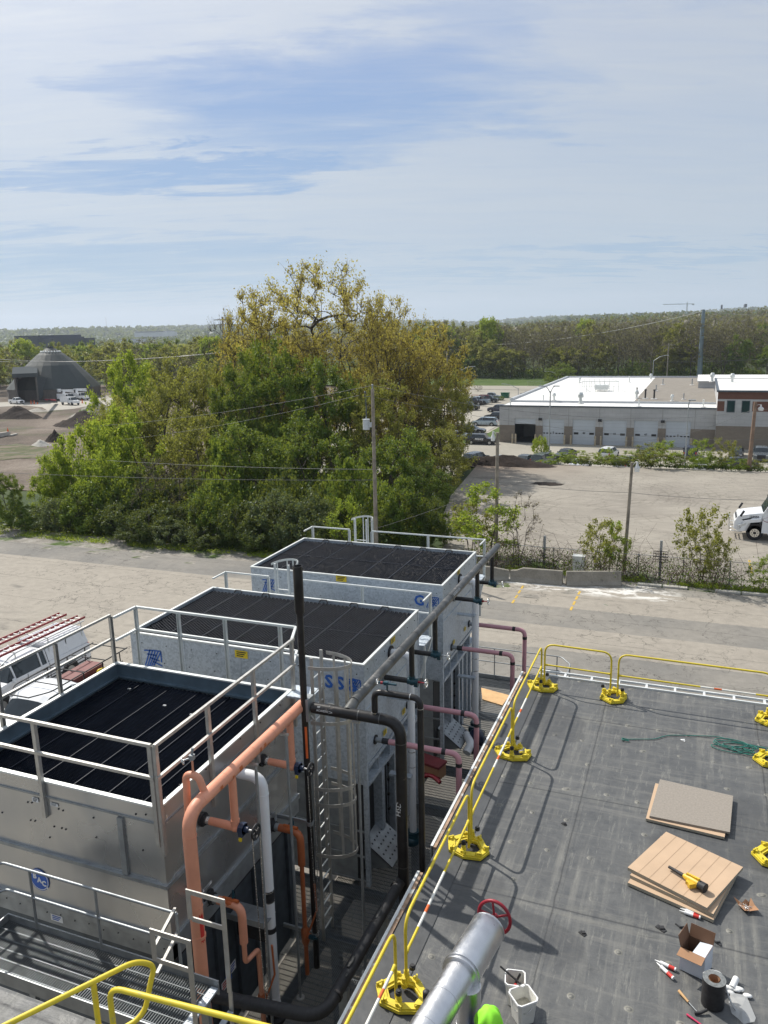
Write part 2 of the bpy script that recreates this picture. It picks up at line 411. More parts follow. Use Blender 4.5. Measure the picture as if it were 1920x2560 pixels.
def membrane():
    m, t, b = newmat('black roof membrane')
    p = pos(t); x, y, z = t.sep(p)
    big = t.noise(p, .55, 5, .6); fine = t.noise(p, 6, 6, .65)
    streak = t.noise(t.map(p, scale=(1.0, .05, 1)), 7, 5, .7); streak2 = t.noise(t.map(p, scale=(.06, 1.0, 1), rot=(0, 0, .12)), 6, 5, .7)
    k = t.math('ADD', t.math('MULTIPLY', big, .5), t.math('MULTIPLY', fine, .5))
    c = t.ramp(k, [(.3, (.058, .061, .065)), (.7, (.120, .122, .120))])
    c = t.mix(t.math('MULTIPLY', t.ramp(streak, [(.48, 0), (.75, .8)]), t.ramp(t.noise(p, .5, 3, .6), [(.4, .15), (.62, 1)])), c, (.20, .195, .175))
    c = t.mix(t.ramp(streak2, [(.52, 0), (.74, .7)]), c, (.18, .175, .16))
    scr = t.noise(t.map(p, scale=(2.4, .25, 1), rot=(0, 0, -.5)), 5, 7, .75)
    c = t.mix(t.ramp(scr, [(.57, 0), (.61, .45), (.64, 0)]), c, (.26, .255, .225))
    # fastener plates telegraphing through the sheet, staggered rows
    ry = t.math('DIVIDE', y, .92); ri = t.math('FLOOR', ry)
    ox = t.math('MULTIPLY', t.math('FRACT', t.math('MULTIPLY', ri, .5)), .9)
    jit = t.math('MULTIPLY', t.noise(p, .9, 2), .45)
    fx = t.math('SUBTRACT', t.math('FRACT', t.math('DIVIDE', t.math('ADD', t.math('ADD', x, ox), jit), .62)), .5)
    fy = t.math('SUBTRACT', t.math('FRACT', t.math('ADD', ry, t.math('MULTIPLY', jit, .7))), .5)
    dx = t.math('MULTIPLY', fx, .62); dy = t.math('MULTIPLY', fy, .92)
    r = t.math('SQRT', t.math('ADD', t.math('MULTIPLY', dx, dx), t.math('MULTIPLY', dy, dy)))
    ringm = t.ramp(t.math('MULTIPLY', r, 10), [(.12, .6), (.28, .05), (.42, .75), (.60, 0)])
    gate = t.ramp(t.noise(p, .8, 2), [(.42, 0), (.5, 1)])
    ringm = t.math('MULTIPLY', ringm, gate)
    c = t.mix(t.math('MULTIPLY', ringm, .55), c, (.36, .34, .27))
    dome = t.math('MULTIPLY', t.ramp(t.math('MULTIPLY', r, 10), [(.0, 1), (.62, 0)], 'EASE'), gate)
    # wrinkles and seams
    wr = t.noise(t.map(p, scale=(.5, 1.4, 1)), 2.2, 6, .6, .6)
    sx = t.math('ABSOLUTE', t.math('SUBTRACT', t.math('FRACT', t.math('DIVIDE', t.math('ADD', x, t.math('MULTIPLY', wr, .04)), 3.05)), .51))
    sy = t.math('ABSOLUTE', t.math('SUBTRACT', t.math('FRACT', t.math('DIVIDE', t.math('ADD', y, t.math('MULTIPLY', wr, .06)), 2.95)), .42))
    seam = t.math('MAXIMUM', t.ramp(sx, [(0, 1), (.006, 0)]), t.ramp(sy, [(0, 1), (.008, 0)]))
    wide = t.math('MAXIMUM', t.ramp(sx, [(0.0, .0), (.006, .15), (.02, .2), (.024, 0)]), t.ramp(sy, [(0, 0), (.010, .35), (.04, .45), (.048, 0)]))
    c = t.mix(t.math('MULTIPLY', wide, t.ramp(fine, [(.35, 0), (.65, .8)])), c, (.19, .185, .16))
    c = t.mix(t.math('MULTIPLY', seam, .7), c, (.02, .02, .022))
    patch = t.ramp(t.noise(p, .35, 3, .5), [(.62, 0), (.635, .5)])
    c = t.mix(patch, c, (.05, .052, .055))
    put(t, b, 'Base Color', c)
    put(t, b, 'Roughness', t.ramp(fine, [(.3, .48), (.75, .68)])); put(t, b, 'Specular IOR Level', .45)
    hgt = t.math('ADD', t.math('MULTIPLY', dome, .45), t.math('MULTIPLY', wr, .8))
    hgt = t.math('ADD', hgt, t.math('MULTIPLY', fine, .12)); hgt = t.math('ADD', hgt, t.math('MULTIPLY', wide, .25))
    bump(t, b, hgt, 1.0, .05)
    return m
MT['membrane'] = membrane()
def cracks(t, p, scale, wob=.35, width=.012):
    """thin dark lines along distorted cell borders"""
    n = t('ShaderNodeTexNoise', {'Vector': p, 'Scale': scale * 2.2, 'Detail': 5.0, 'Roughness': .65})
    q = t('ShaderNodeVectorMath', {0: n.outputs['Color'], 1: (.5, .5, .5)}, operation='SUBTRACT').outputs[0]
    q = t('ShaderNodeVectorMath', {0: q, 'Scale': wob / scale * 1.6}, operation='SCALE').outputs[0]
    q = t('ShaderNodeVectorMath', {0: p, 1: q}, operation='ADD').outputs[0]
    v = t('ShaderNodeTexVoronoi', {'Vector': q, 'Scale': scale}, feature='DISTANCE_TO_EDGE').outputs['Distance']
    return t.ramp(v, [(0, 1), (width * scale, 0)])
def yard():
    m, t, b = newmat('cracked yard paving')
    p = pos(t); x, y, z = t.sep(p)
    n1 = t.noise(p, .25, 5); n2 = t.noise(p, 2.2, 6, .65); n3 = t.noise(p, 22, 4, .7)
    wob = t.math('MULTIPLY', t.math('SUBTRACT', n2, .5), .35)
    yy = t.math('ADD', y, t.math('ADD', wob, t.math('MULTIPLY', x, -.004)))
    f = t.math('DIVIDE', t.math('SUBTRACT', yy, 20), 30)      # 20 m .. 50 m
    conc, asph, asp2 = (.305, .275, .232), (.19, .182, .166), (.23, .217, .192)
    def at(v): return (v - 20) / 30
    band = t.ramp(f, [(0, asp2), (at(30.5), asp2), (at(30.55), asph), (at(34.2), conc), (at(37.2), asph), (at(40.0), conc), (at(43.6), asp2)], 'CONSTANT')
    lf = t.ramp(f, [(0, conc), (at(33), conc), (at(39.3), (.165, .16, .15))], 'CONSTANT')
    side = t.ramp(t.math('MULTIPLY', t.math('ADD', x, 23), -.25), [(0, 0), (.1, 1)])
    c = t.mix(side, band, lf)
    c = t.mix(t.ramp(n1, [(.3, 0), (.75, .5)]), c, (.37, .335, .28))
    c = t.mix(.55, c, t.mix(1.0, c, t.ramp(n2, [(.25, .66), (.75, 1.18)]), 'MULTIPLY'))
    c = t.mix(.5, c, t.mix(1.0, c, t.ramp(n3, [(.2, .6), (.8, 1.3)]), 'MULTIPLY'))
    stain = t.ramp(t.noise(t.map(p, scale=(.25, 1, 1)), .9, 5, .6), [(.58, 0), (.75, .5)])
    c = t.mix(stain, c, (.15, .14, .12))
    c = t.mix(t.math('MULTIPLY', cracks(t, p, .15, .55, .030), t.ramp(t.noise(p, .4, 3), [(.38, .15), (.55, 1)])), c, (.05, .046, .04))
    oil = t.ramp(t.noise(t.map(p, scale=(.7, 1, 1), loc=(7, 3, 0)), .55, 4, .55), [(.64, 0), (.74, .65)])
    c = t.mix(oil, c, (.10, .095, .085))
    fc = t.math('MULTIPLY', cracks(t, p, .8, .5, .02), t.ramp(t.noise(p, .18, 2), [(.5, 0), (.6, 1)]))
    c = t.mix(fc, c, (.06, .055, .045))
    joint = t.math('ABSOLUTE', t.math('SUBTRACT', t.math('FRACT', t.math('DIVIDE', yy, 3.1)), .5))
    c = t.mix(t.ramp(joint, [(0, .8), (.008, 0)]), c, (.05, .045, .04))
    # pale spill by the barriers
    sp = t.math('MULTIPLY', t.ramp(t.noise(t.map(p, scale=(.5, 1.2, 1)), 1.1, 7, .7), [(.49, 0), (.55, 1)]),
                t.math('MULTIPLY', t.ramp(t.math('DIVIDE', t.math('SUBTRACT', yy, 42.2), 3), [(0, 0), (.25, 1), (.8, 1), (1, .2)]),
                       t.ramp(t.math('DIVIDE', t.math('ADD', x, 12), 12), [(0, 0), (.2, .8), (.9, 1), (1, 0)])))
    c = t.mix(sp, c, (.66, .64, .60))
    put(t, b, 'Base Color', c); put(t, b, 'Roughness', .85); put(t, b, 'Specular IOR Level', .25)
    bump(t, b, n3, .3, .02); return m
MT['yard'] = yard()
def backlot():
    m, t, b = newmat('worn back lot')
    p = pos(t); x, y, z = t.sep(p)
    n1 = t.noise(p, .12, 5, .6); n2 = t.noise(t.map(p, scale=(.35, 1, 1)), 1.2, 6, .65); n3 = t.noise(p, 14, 4, .7)
    c = t.ramp(n1, [(.3, (.265, .24, .205)), (.7, (.35, .32, .27))])
    c = t.mix(.6, c, t.mix(1.0, c, t.ramp(n2, [(.25, .7), (.75, 1.15)]), 'MULTIPLY'))
    c = t.mix(.45, c, t.mix(1.0, c, t.ramp(n3, [(.2, .6), (.8, 1.3)]), 'MULTIPLY'))
    # tyre arcs
    for (cx, cy, k) in ((-2, 62, 2.2), (-9, 70, 3.0), (8, 66, 2.6)):
        dx = t.math('SUBTRACT', x, cx); dy = t.math('SUBTRACT', y, cy)
        r = t.math('SQRT', t.math('ADD', t.math('MULTIPLY', dx, dx), t.math('MULTIPLY', dy, dy)))
        s = t.math('SINE', t.math('MULTIPLY', t.math('ADD', r, t.math('MULTIPLY', n2, .6)), k * 2.6))
        mk = t.math('MULTIPLY', t.ramp(s, [(.72, 0), (.95, 1)]), t.ramp(r, [(0, 0), (.04, 0)], 'CONSTANT')) if False else t.ramp(s, [(.74, 0), (.96, 1)])
        fade = t.ramp(t.math('DIVIDE', r, 14), [(.25, 0), (.4, 1), (.75, 1), (1, 0)])
        gate = t.ramp(t.noise(p, .3, 3), [(.45, 0), (.6, .45)])
        c = t.mix(t.math('MULTIPLY', t.math('MULTIPLY', mk, fade), gate), c, (.15, .135, .11))
    croc = t.math('MULTIPLY', cracks(t, p, 1.3, .4, .022), t.ramp(t.noise(p, .09, 3), [(.42, 0), (.62, .8)]))
    c = t.mix(croc, c, (.10, .09, .075))
    c = t.mix(t.math('MULTIPLY', cracks(t, p, .15, .55, .03), .7), c, (.09, .08, .07))
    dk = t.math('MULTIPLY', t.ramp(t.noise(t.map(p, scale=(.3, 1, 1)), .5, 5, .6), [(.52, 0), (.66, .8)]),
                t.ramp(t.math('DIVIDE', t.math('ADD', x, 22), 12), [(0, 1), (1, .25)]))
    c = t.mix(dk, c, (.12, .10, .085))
    dirt = t.math('MULTIPLY', t.ramp(t.math('DIVIDE', t.math('SUBTRACT', y, 74), 8), [(0, 0), (1, 1)]), t.ramp(t.math('DIVIDE', t.math('ADD', x, 22), 14), [(0, .9), (1, 0)]))
    c = t.mix(dirt, c, (.17, .12, .085))
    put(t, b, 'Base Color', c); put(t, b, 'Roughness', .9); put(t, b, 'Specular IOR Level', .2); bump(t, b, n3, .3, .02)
    return m
MT['backlot'] = backlot()
def ground_mat(name, stops, sc=.15, extra=None, fine=3.0, rough=.95):
    m, t, b = newmat(name)
    p = pos(t)
    n = t.noise(p, sc, 6, .6); f = t.noise(p, fine, 5, .7)
    k = t.math('ADD', t.math('MULTIPLY', n, .6), t.math('MULTIPLY', f, .4))
    c = t.ramp(k, stops)
    if extra: c = t.mix(t.ramp(t.noise(p, extra[1], 5, .6), [(extra[2], 0), (extra[2] + .12, 1)]), c, extra[0])
    put(t, b, 'Base Color', c); put(t, b, 'Roughness', rough); put(t, b, 'Specular IOR Level', .15); bump(t, b, f, .5, .1)
    return m
MT['grass'] = ground_mat('rough grass', [(.35, (.06, .07, .03)), (.55, (.11, .115, .06)), (.72, (.19, .165, .12))], .25, ((.17, .14, .105), .35, .48), fine=1.2)
MT['lawn'] = ground_mat('mown lawn', [(.35, (.045, .08, .018)), (.55, (.08, .12, .03)), (.7, (.13, .14, .06))], .12)
MT['dirt'] = ground_mat('site dirt', [(.38, (.07, .056, .045)), (.52, (.155, .125, .10)), (.66, (.27, .23, .19))], .05, ((.09, .095, .05), .07, .57))
MT['soil'] = ground_mat('dark soil', [(.35, (.018, .014, .012)), (.7, (.06, .046, .038))], .8)
MT['pale_paving'] = ground_mat('pale lot paving', [(.35, (.27, .25, .21)), (.7, (.38, .355, .30))], .08, fine=1.5)
MT['site_road'] = ground_mat('site road', [(.35, (.33, .31, .27)), (.7, (.45, .42, .37))], .08, fine=1.5)
MT['concrete'] = ground_mat('cast concrete', [(.3, (.20, .185, .155)), (.7, (.33, .305, .26))], 1.5, ((.13, .12, .10), 2.0, .62), fine=12, rough=.85)
MT['kerb'] = ground_mat('kerb concrete', [(.3, (.38, .36, .32)), (.7, (.5, .48, .43))], 1.5, fine=6)
MT['rubble'] = ground_mat('pale rubble', [(.3, (.20, .18, .15)), (.7, (.5, .47, .42))], 1.5, fine=6)
MT['gravel'] = ground_mat('gravel verge', [(.3, (.13, .12, .10)), (.5, (.26, .24, .21)), (.7, (.42, .40, .36))], 1.2, ((.06, .10, .02), .35, .5), fine=8)
MT['forest_floor'] = ground_mat('wooded land', [(.35, (.030, .050, .020)), (.52, (.055, .075, .028)), (.7, (.10, .115, .045))], .02, fine=.06)
MT['mark_yellow'] = simple('worn yellow marking', (.55, .36, .06), .8, 0, .2, 4)
MT['mark_white'] = simple('worn white marking', (.62, .62, .6), .8, 0, .15, 4)

# ------------------------------------------------------------ SETTING
def sstep(a, b, v): v = max(0, min(1, (v - a) / (b - a))); return v * v * (3 - 2 * v)
def edge_x(y): return -16.5 - (y - 48) * .155           # left edge of the back lot
def terr(x, y):
    right = 1 - sstep(84, 88, y)
    lx = edge_x(max(48, y))
    left = 1 - sstep(44.5, 54, y + .0)
    wgt = sstep(lx - 5, lx - .8, x)
    base = -5.2 * (1 - (right * wgt + left * (1 - wgt)))
    d = math.hypot(x, y)
    b2 = base
    # slope of the wood, far right
    hill = 15 * sstep(300, 900, y) * sstep(-260, 260, x + .25 * (y - 300))
    far = 34 * sstep(1300, 3400, d) * (.75 + .25 * math.sin(x / 420) + .18 * math.sin(x / 150 + y / 700)) + 26 * sstep(3000, 5200, d)
    valley = -5 * sstep(250, 700, y) * sstep(-100, -500, x)
    return b2 + hill + far + valley
def spaced(lo, hi, fine_lo, fine_hi, st, g=1.22):
    a = [fine_lo + i * st for i in range(int((fine_hi - fine_lo) / st) + 1)]
    d = st; v = a[-1]
    while v < hi: d *= g; v += d; a.append(v)
    d = st; v = a[0]
    while v > lo: d *= g; v -= d; a.insert(0, v)
    return a
g = MB(); g.grid(spaced(-7000, 5000, -60, 30, 1.6, 1.13), spaced(-60, 7000, 38, 100, 1.6, 1.10), lambda x, y: terr(x, y) - .06)
struct('terrain', g, MT['forest_floor'])
g = MB(); g.grid(spaced(-130, 40, -60, 24, 2), [41 + i * .5 for i in range(18)], lambda x, y: terr(x, y) - .02 + .05 * math.sin(x * 1.7) * math.sin(y * 2.1))
struct('verge', g, MT['gravel'])
def sheetp(name, poly, z, m):
    g = MB(); g.add([(p[0], p[1], z if len(p) < 3 else p[2]) for p in poly], [tuple(range(len(poly)))]); return struct(name, g, m)
sheetp('yard_paving', [(-140, -30), (60, -30), (60, 44.6), (10, 44.3), (3.5, 44.9), (-4, 44.9), (-17, 44.6), (-26.4, 42.5), (-46.9, 41.8), (-140, 38)], 0.0, MT['yard'])
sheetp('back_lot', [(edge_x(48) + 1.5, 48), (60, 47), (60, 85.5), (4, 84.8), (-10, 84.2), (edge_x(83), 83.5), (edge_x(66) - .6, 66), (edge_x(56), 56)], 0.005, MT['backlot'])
# worn parking stripes on the yard
for (a, b_) in (((1308, 1464), (1278, 1512)), ((1450, 1478), (1424, 1530)), ((1873, 1400), (1880, 1436))):
    g = MB(); A, B = PZ(*a, .008), PZ(*b_, .008)
    for k in range(4):
        p0, p1 = A.lerp(B, k * .25), A.lerp(B, k * .25 + .17)
        dx = Vector((.06, 0, 0)); g.add([p0 - dx, p0 + dx, p1 + dx, p1 - dx], [(0, 1, 2, 3)])
    struct('road_marking', g, MT['mark_yellow'])
# broken kerb along the yard's far edge
g = MB()
for i in range(9):
    x0 = -2.6 + i * 1.35
    if i in (2, 6): continue
    g.b2((x0, 45.0 - rnd.random() * .08, 0), (x0 + 1.28, 45.25, .10 + rnd.random() * .03))
struct('kerb', g, MT['kerb'])
# far grounds at their lower level
ZL, ZS = -4.6, -5.16
LZ = -4.6
sheetp('parking_lot', [(-66, 97, ZL), (60, 97, ZL), (60, 262, ZL), (-75, 262, ZL)], ZL, MT['pale_paving'])
sheetp('grass_field', [(-160, 262.2, ZL), (160, 262.2, ZL), (160, 300, ZL + .1), (-160, 300, ZL + .1)], ZL, MT['lawn'])
sheetp('lawn', [tuple(PZ(*p, ZL + .03)) for p in ((1190, 1096), (1225, 1080), (1252, 1065), (1252, 1097))], ZL, MT['lawn'])
sheetp('grass_island', [tuple(PZ(*p, ZL + .03)) for p in ((1130, 1098), (1175, 1096), (1168, 1108), (1130, 1108))], ZL, MT['lawn'])
sheetp('pavement', [tuple(PZ(*p, ZL + .05)) for p in ((1165, 1098), (1190, 1094), (1248, 1062), (1248, 1050), (1230, 1060))], ZL, MT['site_road'])
g = MB()
isl = [PZ(*p, ZL) for p in ((1300, 1139), (1350, 1136), (1400, 1143), (1392, 1152), (1370, 1156), (1335, 1149))]
g.prism([(p.x, p.y) for p in isl], ZL, ZL + .15); struct('traffic_island', g, MT['gravel'])
for pts in ([(1395, 1146), (1420, 1141)], [(1540, 1140), (1830, 1147)], [(1780, 1122), (1920, 1130)]):
    g = MB(); a, b_ = PZ(*pts[0], ZL), PZ(*pts[1], ZL); g.bar(a + Vector((0, 0, .08)), b_ + Vector((0, 0, .08)), .2, .16); struct('kerb', g, MT['kerb'])
def site(x, y): return ZS - .1 + .12 * math.sin(x / 5) * math.sin(y / 7)
g = MB(); g.grid([-330 + i * 6 for i in range(46)], [78 + i * 6 for i in range(32)], lambda x, y: max(site(x, y), terr(x, y) + .04) + (.0 if y > 70 else 0))
struct('dirt_ground', g, MT['dirt'])
sheetp('site_road', [tuple(PZ(*p, ZS + .05)) for p in ((-60, 1010), (30, 1004), (330, 985), (330, 1012), (215, 1016), (185, 1022), (120, 1027), (105, 1018), (60, 1014), (-60, 1020))], ZS, MT['site_road'])
sheetp('weedy_ground', [tuple(PZ(*p, ZS + .06)) for p in ((-40, 1112), (10, 1114), (40, 1109), (75, 1113), (105, 1119), (150, 1124), (165, 1134), (120, 1140), (85, 1147), (45, 1145), (10, 1150), (-40, 1151))], ZS, MT['grass'])
# ------------------------------------------------------------ the building we look down from
ZR = 6.2                                        # lower roof
XE, YE = -3.53, 17.85                           # its left and far edges
bld = thing('building', 'flat-roofed building with black membrane roof beside the cooling towers', 'building', (6, 10, 0))
g = MB(); g.b2((XE + .06, -6, 0), (14, YE - .06, ZR - .35)); obj('wall', g, MT['concrete'], bld)
g = MB(); g.b2((XE + .03, 4.4, ZR - .34), (14, YE - .03, ZR)); obj('roof', g, MT['membrane'], bld)
g = MB(); g.b2((-9, -7, ZR - .34), (14, 4.3, 8.7)); obj('upper_roof', g, MT['membrane'], bld)
# raised membrane edge along the left side
g = MB(); g.add([(XE + .03, 4.4, ZR + .012), (XE + .50, 4.4, ZR + .012), (XE + .50, YE - .03, ZR + .012), (XE + .03, YE - .03, ZR + .012)], [(0, 1, 2, 3)])
obj('roof_flashing', g, simple('flashing membrane', (.06, .063, .066), .5, 0, .2, 2, bmp=.5, bscale=9), bld)
g = MB(); g.b2((XE - .06, 4.3, ZR - .30), (XE + .02, 10.1, ZR + .03)); g.b2((XE - .06, 10.75, ZR - .30), (XE + .02, YE, ZR + .03))
obj('edge_board', g, MT['wood_lip'], bld)
g = MB(); g.b2((XE - .075, 4.3, ZR - .24), (XE - .035, 10.1, ZR + .045)); g.b2((XE - .075, 10.75, ZR - .24), (XE - .035, YE, ZR + .045)); obj('edge_trim', g, MT['trim_white'], bld)
# open gutter along the far edge
g = MB()
g.b2((XE + .3, YE + .02, ZR - .02), (11, YE + .06, ZR + .03)); g.b2((XE + .3, YE + .25, ZR - .02), (11, YE + .29, ZR + .03))
x = XE + .3
while x < 11: g.b2((x, YE + .06, ZR - .015), (x + .05, YE + .25, ZR + .02)); x += .62
obj('gutter', g, MT['trim_white'], bld)
g = MB(); g.b2((XE + .3, YE + .07, ZR - .13), (11, YE + .24, ZR - .11)); obj('gutter_pan', g, MT['dark_steel'], bld)

PLANT[:] = [0.86, 2.016]                        # the towers' steelwork is drawn on its own grid: 1 unit = 0.86 m, datum 2.016 m above the yard
GZ = -2.016 / .86                               # yard level in plant units
# ------------------------------------------------------------ steel service platform with bar grating
ZP = 1.85
plat = thing('service_platform', 'steel bar-grating platform between the towers and the roof edge', 'platform', (-5.2, 15, 0))
PX0, PX1, PY0, PY1 = -7.25, -4.14, 4.2, 26.5
g = MB()
def grate(g, x0, x1, y0, y1, z, along='y', sp=.038, cr=.12):
    a0, a1 = (x0, x1) if along == 'y' else (y0, y1)
    n = int((a1 - a0) / sp)
    for i in range(n + 1):
        v = a0 + (a1 - a0) * i / n
        if along == 'y': g.b2((v - .0035, y0, z - .03), (v + .0035, y1, z))
        else: g.b2((x0, v - .0035, z - .022), (x1, v + .0035, z))
    b0, b1 = (y0, y1) if along == 'y' else (x0, x1)
    n = int((b1 - b0) / cr)
    for i in range(n + 1):
        v = b0 + (b1 - b0) * i / n
        if along == 'y': g.b2((x0, v - .006, z - .008), (x1, v + .006, z + .003))
        else: g.b2((v - .005, y0, z - .008), (v + .005, y1, z + .003))
grate(g, PX0 + .02, PX1, PY0, PY1, ZP); obj('grating', g, MT['grate'], plat)
g = MB(); grate(g, PX1 + .03, -3.57, 20.85, PY1, ZP); obj('grating', g, MT['grate'], plat)
for ya, yb in ((13.05, 14.5), (18.25, 20.2), (23.9, 26.5)):
    g = MB(); grate(g, -13.2, PX0, ya, yb, ZP); obj('grating', g, MT['grate'], plat)
g = MB()
for y in (4.3, 7.2, 10.1, 13.0, 14.53, 18.2, 20.22, 23.88, 26.45): g.b2((-13.2, y - .08, ZP - .28), (PX1, y + .08, ZP - .04))
for x in (-13.1, -9.4, -6.9, -4.3): g.b2((x - .08, PY0, ZP - .45), (x + .08, PY1, ZP - .29))
obj('beam', g, MT['dark_steel'], plat)
for x in (-13.0, -6.9, -4.4):
    for y in (4.6, 13.8, 19.2, 26.2):
        g = MB(); g.b2((x - .1, y - .1, GZ), (x + .1, y + .1, ZP - .46)); obj('column', g, MT['dark_steel'], plat)
g = MB(); g.b2((-13.2, 26.5, ZP - .05), (PX1 + .3, 26.52, ZP + .14)); obj('toe_board', g, MT['dull_steel'], plat)
def pipe_rail(name, label, pts, z, hts, r, m, posts, group=None, bend=.15, close=None, pr=None, cat='guardrail'):
    t_ = thing(name, label, cat, (pts[0][0], pts[0][1], z), group)
    for i, h_ in enumerate(hts):
        g = MB(); g.tube([(p[0], p[1], z + h_) for p in pts], r, 8, bend=bend); obj('top_rail' if i == 0 else 'mid_rail', g, m, t_)
    for p in posts:
        g = MB(); g.cyl((p[0], p[1], z), (p[0], p[1], z + hts[0] - r * .5), pr or r, 8); obj('post', g, m, t_)
    return t_
pipe_rail('guardrail', 'grey pipe guardrail along the far edge of the grating platform', [(-13.1, 26.47), (-3.95, 26.47), (-3.55, 25.9), (-3.55, 24.6)], ZP, (1.19, .66), .021, MT['dull_steel'],
          [(-13.1, 26.47), (-10.9, 26.47), (-8.6, 26.47), (-6.35, 26.47), (-4.1, 26.47), (-3.55, 25.75), (-3.55, 24.7)])

PLANT[:] = [1.0, 0.0]
# ------------------------------------------------------------ yellow portable guardrails
def hexagon(sx, sy, k=.55): return [(-sx, -sy * k), (-sx * .45, -sy), (sx * .55, -sy), (sx, -sy * .3), (sx * .75, sy * .75), (sx * .1, sy), (-sx * .7, sy * .8)]
def make_stand():
    t_ = thing('rail_stand', 'x', 'rail base', (0, 0, 0), 'yellow cast bases of the portable guardrails')
    g = MB(); o = [(-.36, .02), (-.24, -.24), (.02, -.31), (.30, -.24), (.37, -.02), (.16, .24), (-.16, .27)]
    inn = [(p[0] * .58 + .01, p[1] * .52 - .01) for p in o]
    g.ring(o, inn, .012, .055)
    o2 = [(p[0] * .94, p[1] * .94) for p in o]; i2 = [(p[0] * .66, p[1] * .62) for p in o]
    g.ring(o2, i2, .055, .075)
    for i, p in enumerate(o):
        a = math.atan2(p[1], p[0])
        g.box((p[0] * .84, p[1] * .84, .09), (.10, .022, .06), a + .8); g.box((p[0] * .8, p[1] * .8, .095), (.03, .09, .035), a)
    obj('frame', g, MT['stand_yellow'], t_)
    for px_, py_ in ((0.0, .19), (.0, .07), (.0, -.20)):
        g = MB(); g.cyl((px_, py_, .05), (px_, py_, .20), .034, 10); g.cyl((px_, py_, .10), (px_, py_, .13), .043, 10); obj('socket', g, MT['stand_yellow'], t_)
    for px_, py_ in ((0.0, -.20), (.07, .23)):
        g = MB(); g.cyl((px_, py_, .20), (px_, py_, .245), .040, 12); g.cyl((px_, py_, .245), (px_, py_, .262), .028, 12); obj('cap', g, MT['rubber'], t_)
    g = MB(); g.add([(p[0] * 1.02, p[1] * 1.02, .008) for p in o], [tuple(range(7))]); obj('pad', g, MT['rubber'], t_)
    return t_
st0 = make_stand()
stands = [(-2.99, 17.22, 0, 'yellow rail base at the far left corner of the roof'),
          (-2.99, 14.06, .12, 'yellow rail base second from the far left corner, with a grey clamp on it'),
          (-3.03, 10.95, -.1, 'yellow rail base third from the far left corner, beside the grating gap'),
          (-3.02, 7.85, .1, 'nearest yellow rail base, beside the silver insulated pipe'),
          (-1.40, 17.17, 1.6, 'yellow rail base between the two rails on the far roof edge'),
          (1.84, 17.14, .4, 'yellow rail base at the far right end of the roof edge'),
          (1.73, 15.40, .2, 'yellow rail base cut by the picture edge beside the green rope'),
          (1.56, 12.30, .1, 'yellow rail base cut by the picture edge right of the tan boards')]
for i, (x, y, a, lab) in enumerate(stands):
    s_ = st0 if i == 0 else dup(st0, label=lab)
    s_.location = (x, y, ZR + .005); s_.rotation_euler = (0, 0, a); s_['label'] = lab
g = MB(); c = Vector((-2.80, 14.0, ZR + .12)); g.box(c, (.12, .035, .05), .7); g.box(c + Vector((.03, .03, .03)), (.03, .03, .06), .7)
one('clamp', g, MT['chrome'], 'grey metal clamp lying on the second yellow rail base', 'clamp')
def yrail(a, b_, label, white=None, ends=(1, 1), z=ZR, h_=1.07, mid=.56, r=.021, cor=.22, zp=.06):
    """one portable frame: posts, top rail with round corners, mid rail, tape bands"""
    a, b_ = Vector((*a, z)), Vector((*b_, z)); L = (b_ - a).length; d = (b_ - a).normalized(); up = Vector((0, 0, 1))
    t_ = thing('yellow_guardrail', label, 'guardrail', tuple((a + b_) / 2), 'yellow portable guardrail frames on the roof')
    g = MB(); g.tube([a + up * zp, a + up * h_, b_ + up * h_, b_ + up * zp], r, 10, bend=cor); obj('outer_frame', g, MT['yellow'], t_)
    g = MB(); A, B = a + up * mid, b_ + up * mid; g.cyl(A, B, r * .9, 10); obj('mid_rail', g, MT['yellow'], t_)
    for p, dd in ((A, d), (B, -d)):
        g = MB(); g.tube([p + dd * .02, p + dd * .14], r, 10, radii=[r * 1.25, r * .9]); obj('saddle', g, MT['yellow'], t_)
    if white:
        f0, f1 = white; g = MB(); g.cyl(A.lerp(B, f0), A.lerp(B, f1), r * .93, 10); obj('worn_section', g, MT['white_band'], t_)
        q0 = A.lerp(B, f0 + (f1 - f0) * .25); q1 = A.lerp(B, f0 + (f1 - f0) * .25 + .05)
        g = MB(); g.cyl(q0, q1, r * .96, 10); obj('tape', g, MT['label_orange'], t_)
    return t_
X0 = -3.0
yrail((X0, 7.93), (X0, 10.88), 'yellow guardrail frame nearest along the left roof edge', (.16, .55))
yrail((X0, 11.03), (X0, 14.0), 'yellow guardrail frame second along the left roof edge', (.50, .88))
yrail((X0, 14.14), (X0, 17.1), 'yellow guardrail frame third along the left roof edge, ending at the far corner', (.12, .42))
yrail((-2.95, 17.24), (-1.46, 17.19), 'short yellow guardrail frame on the far roof edge by the left corner')
yrail((-1.30, 17.17), (1.80, 17.12), 'long yellow guardrail frame on the far roof edge at the right', (.55, .9))
yrail((X0 - .06, 7.72), (X0 - .06, 4.8), 'yellow guardrail frame leaving the picture at the bottom beside the silver pipe', (.02, .5))
yrail((1.98, 12.5), (1.98, 15.2), 'yellow guardrail frame just off the right edge of the picture')
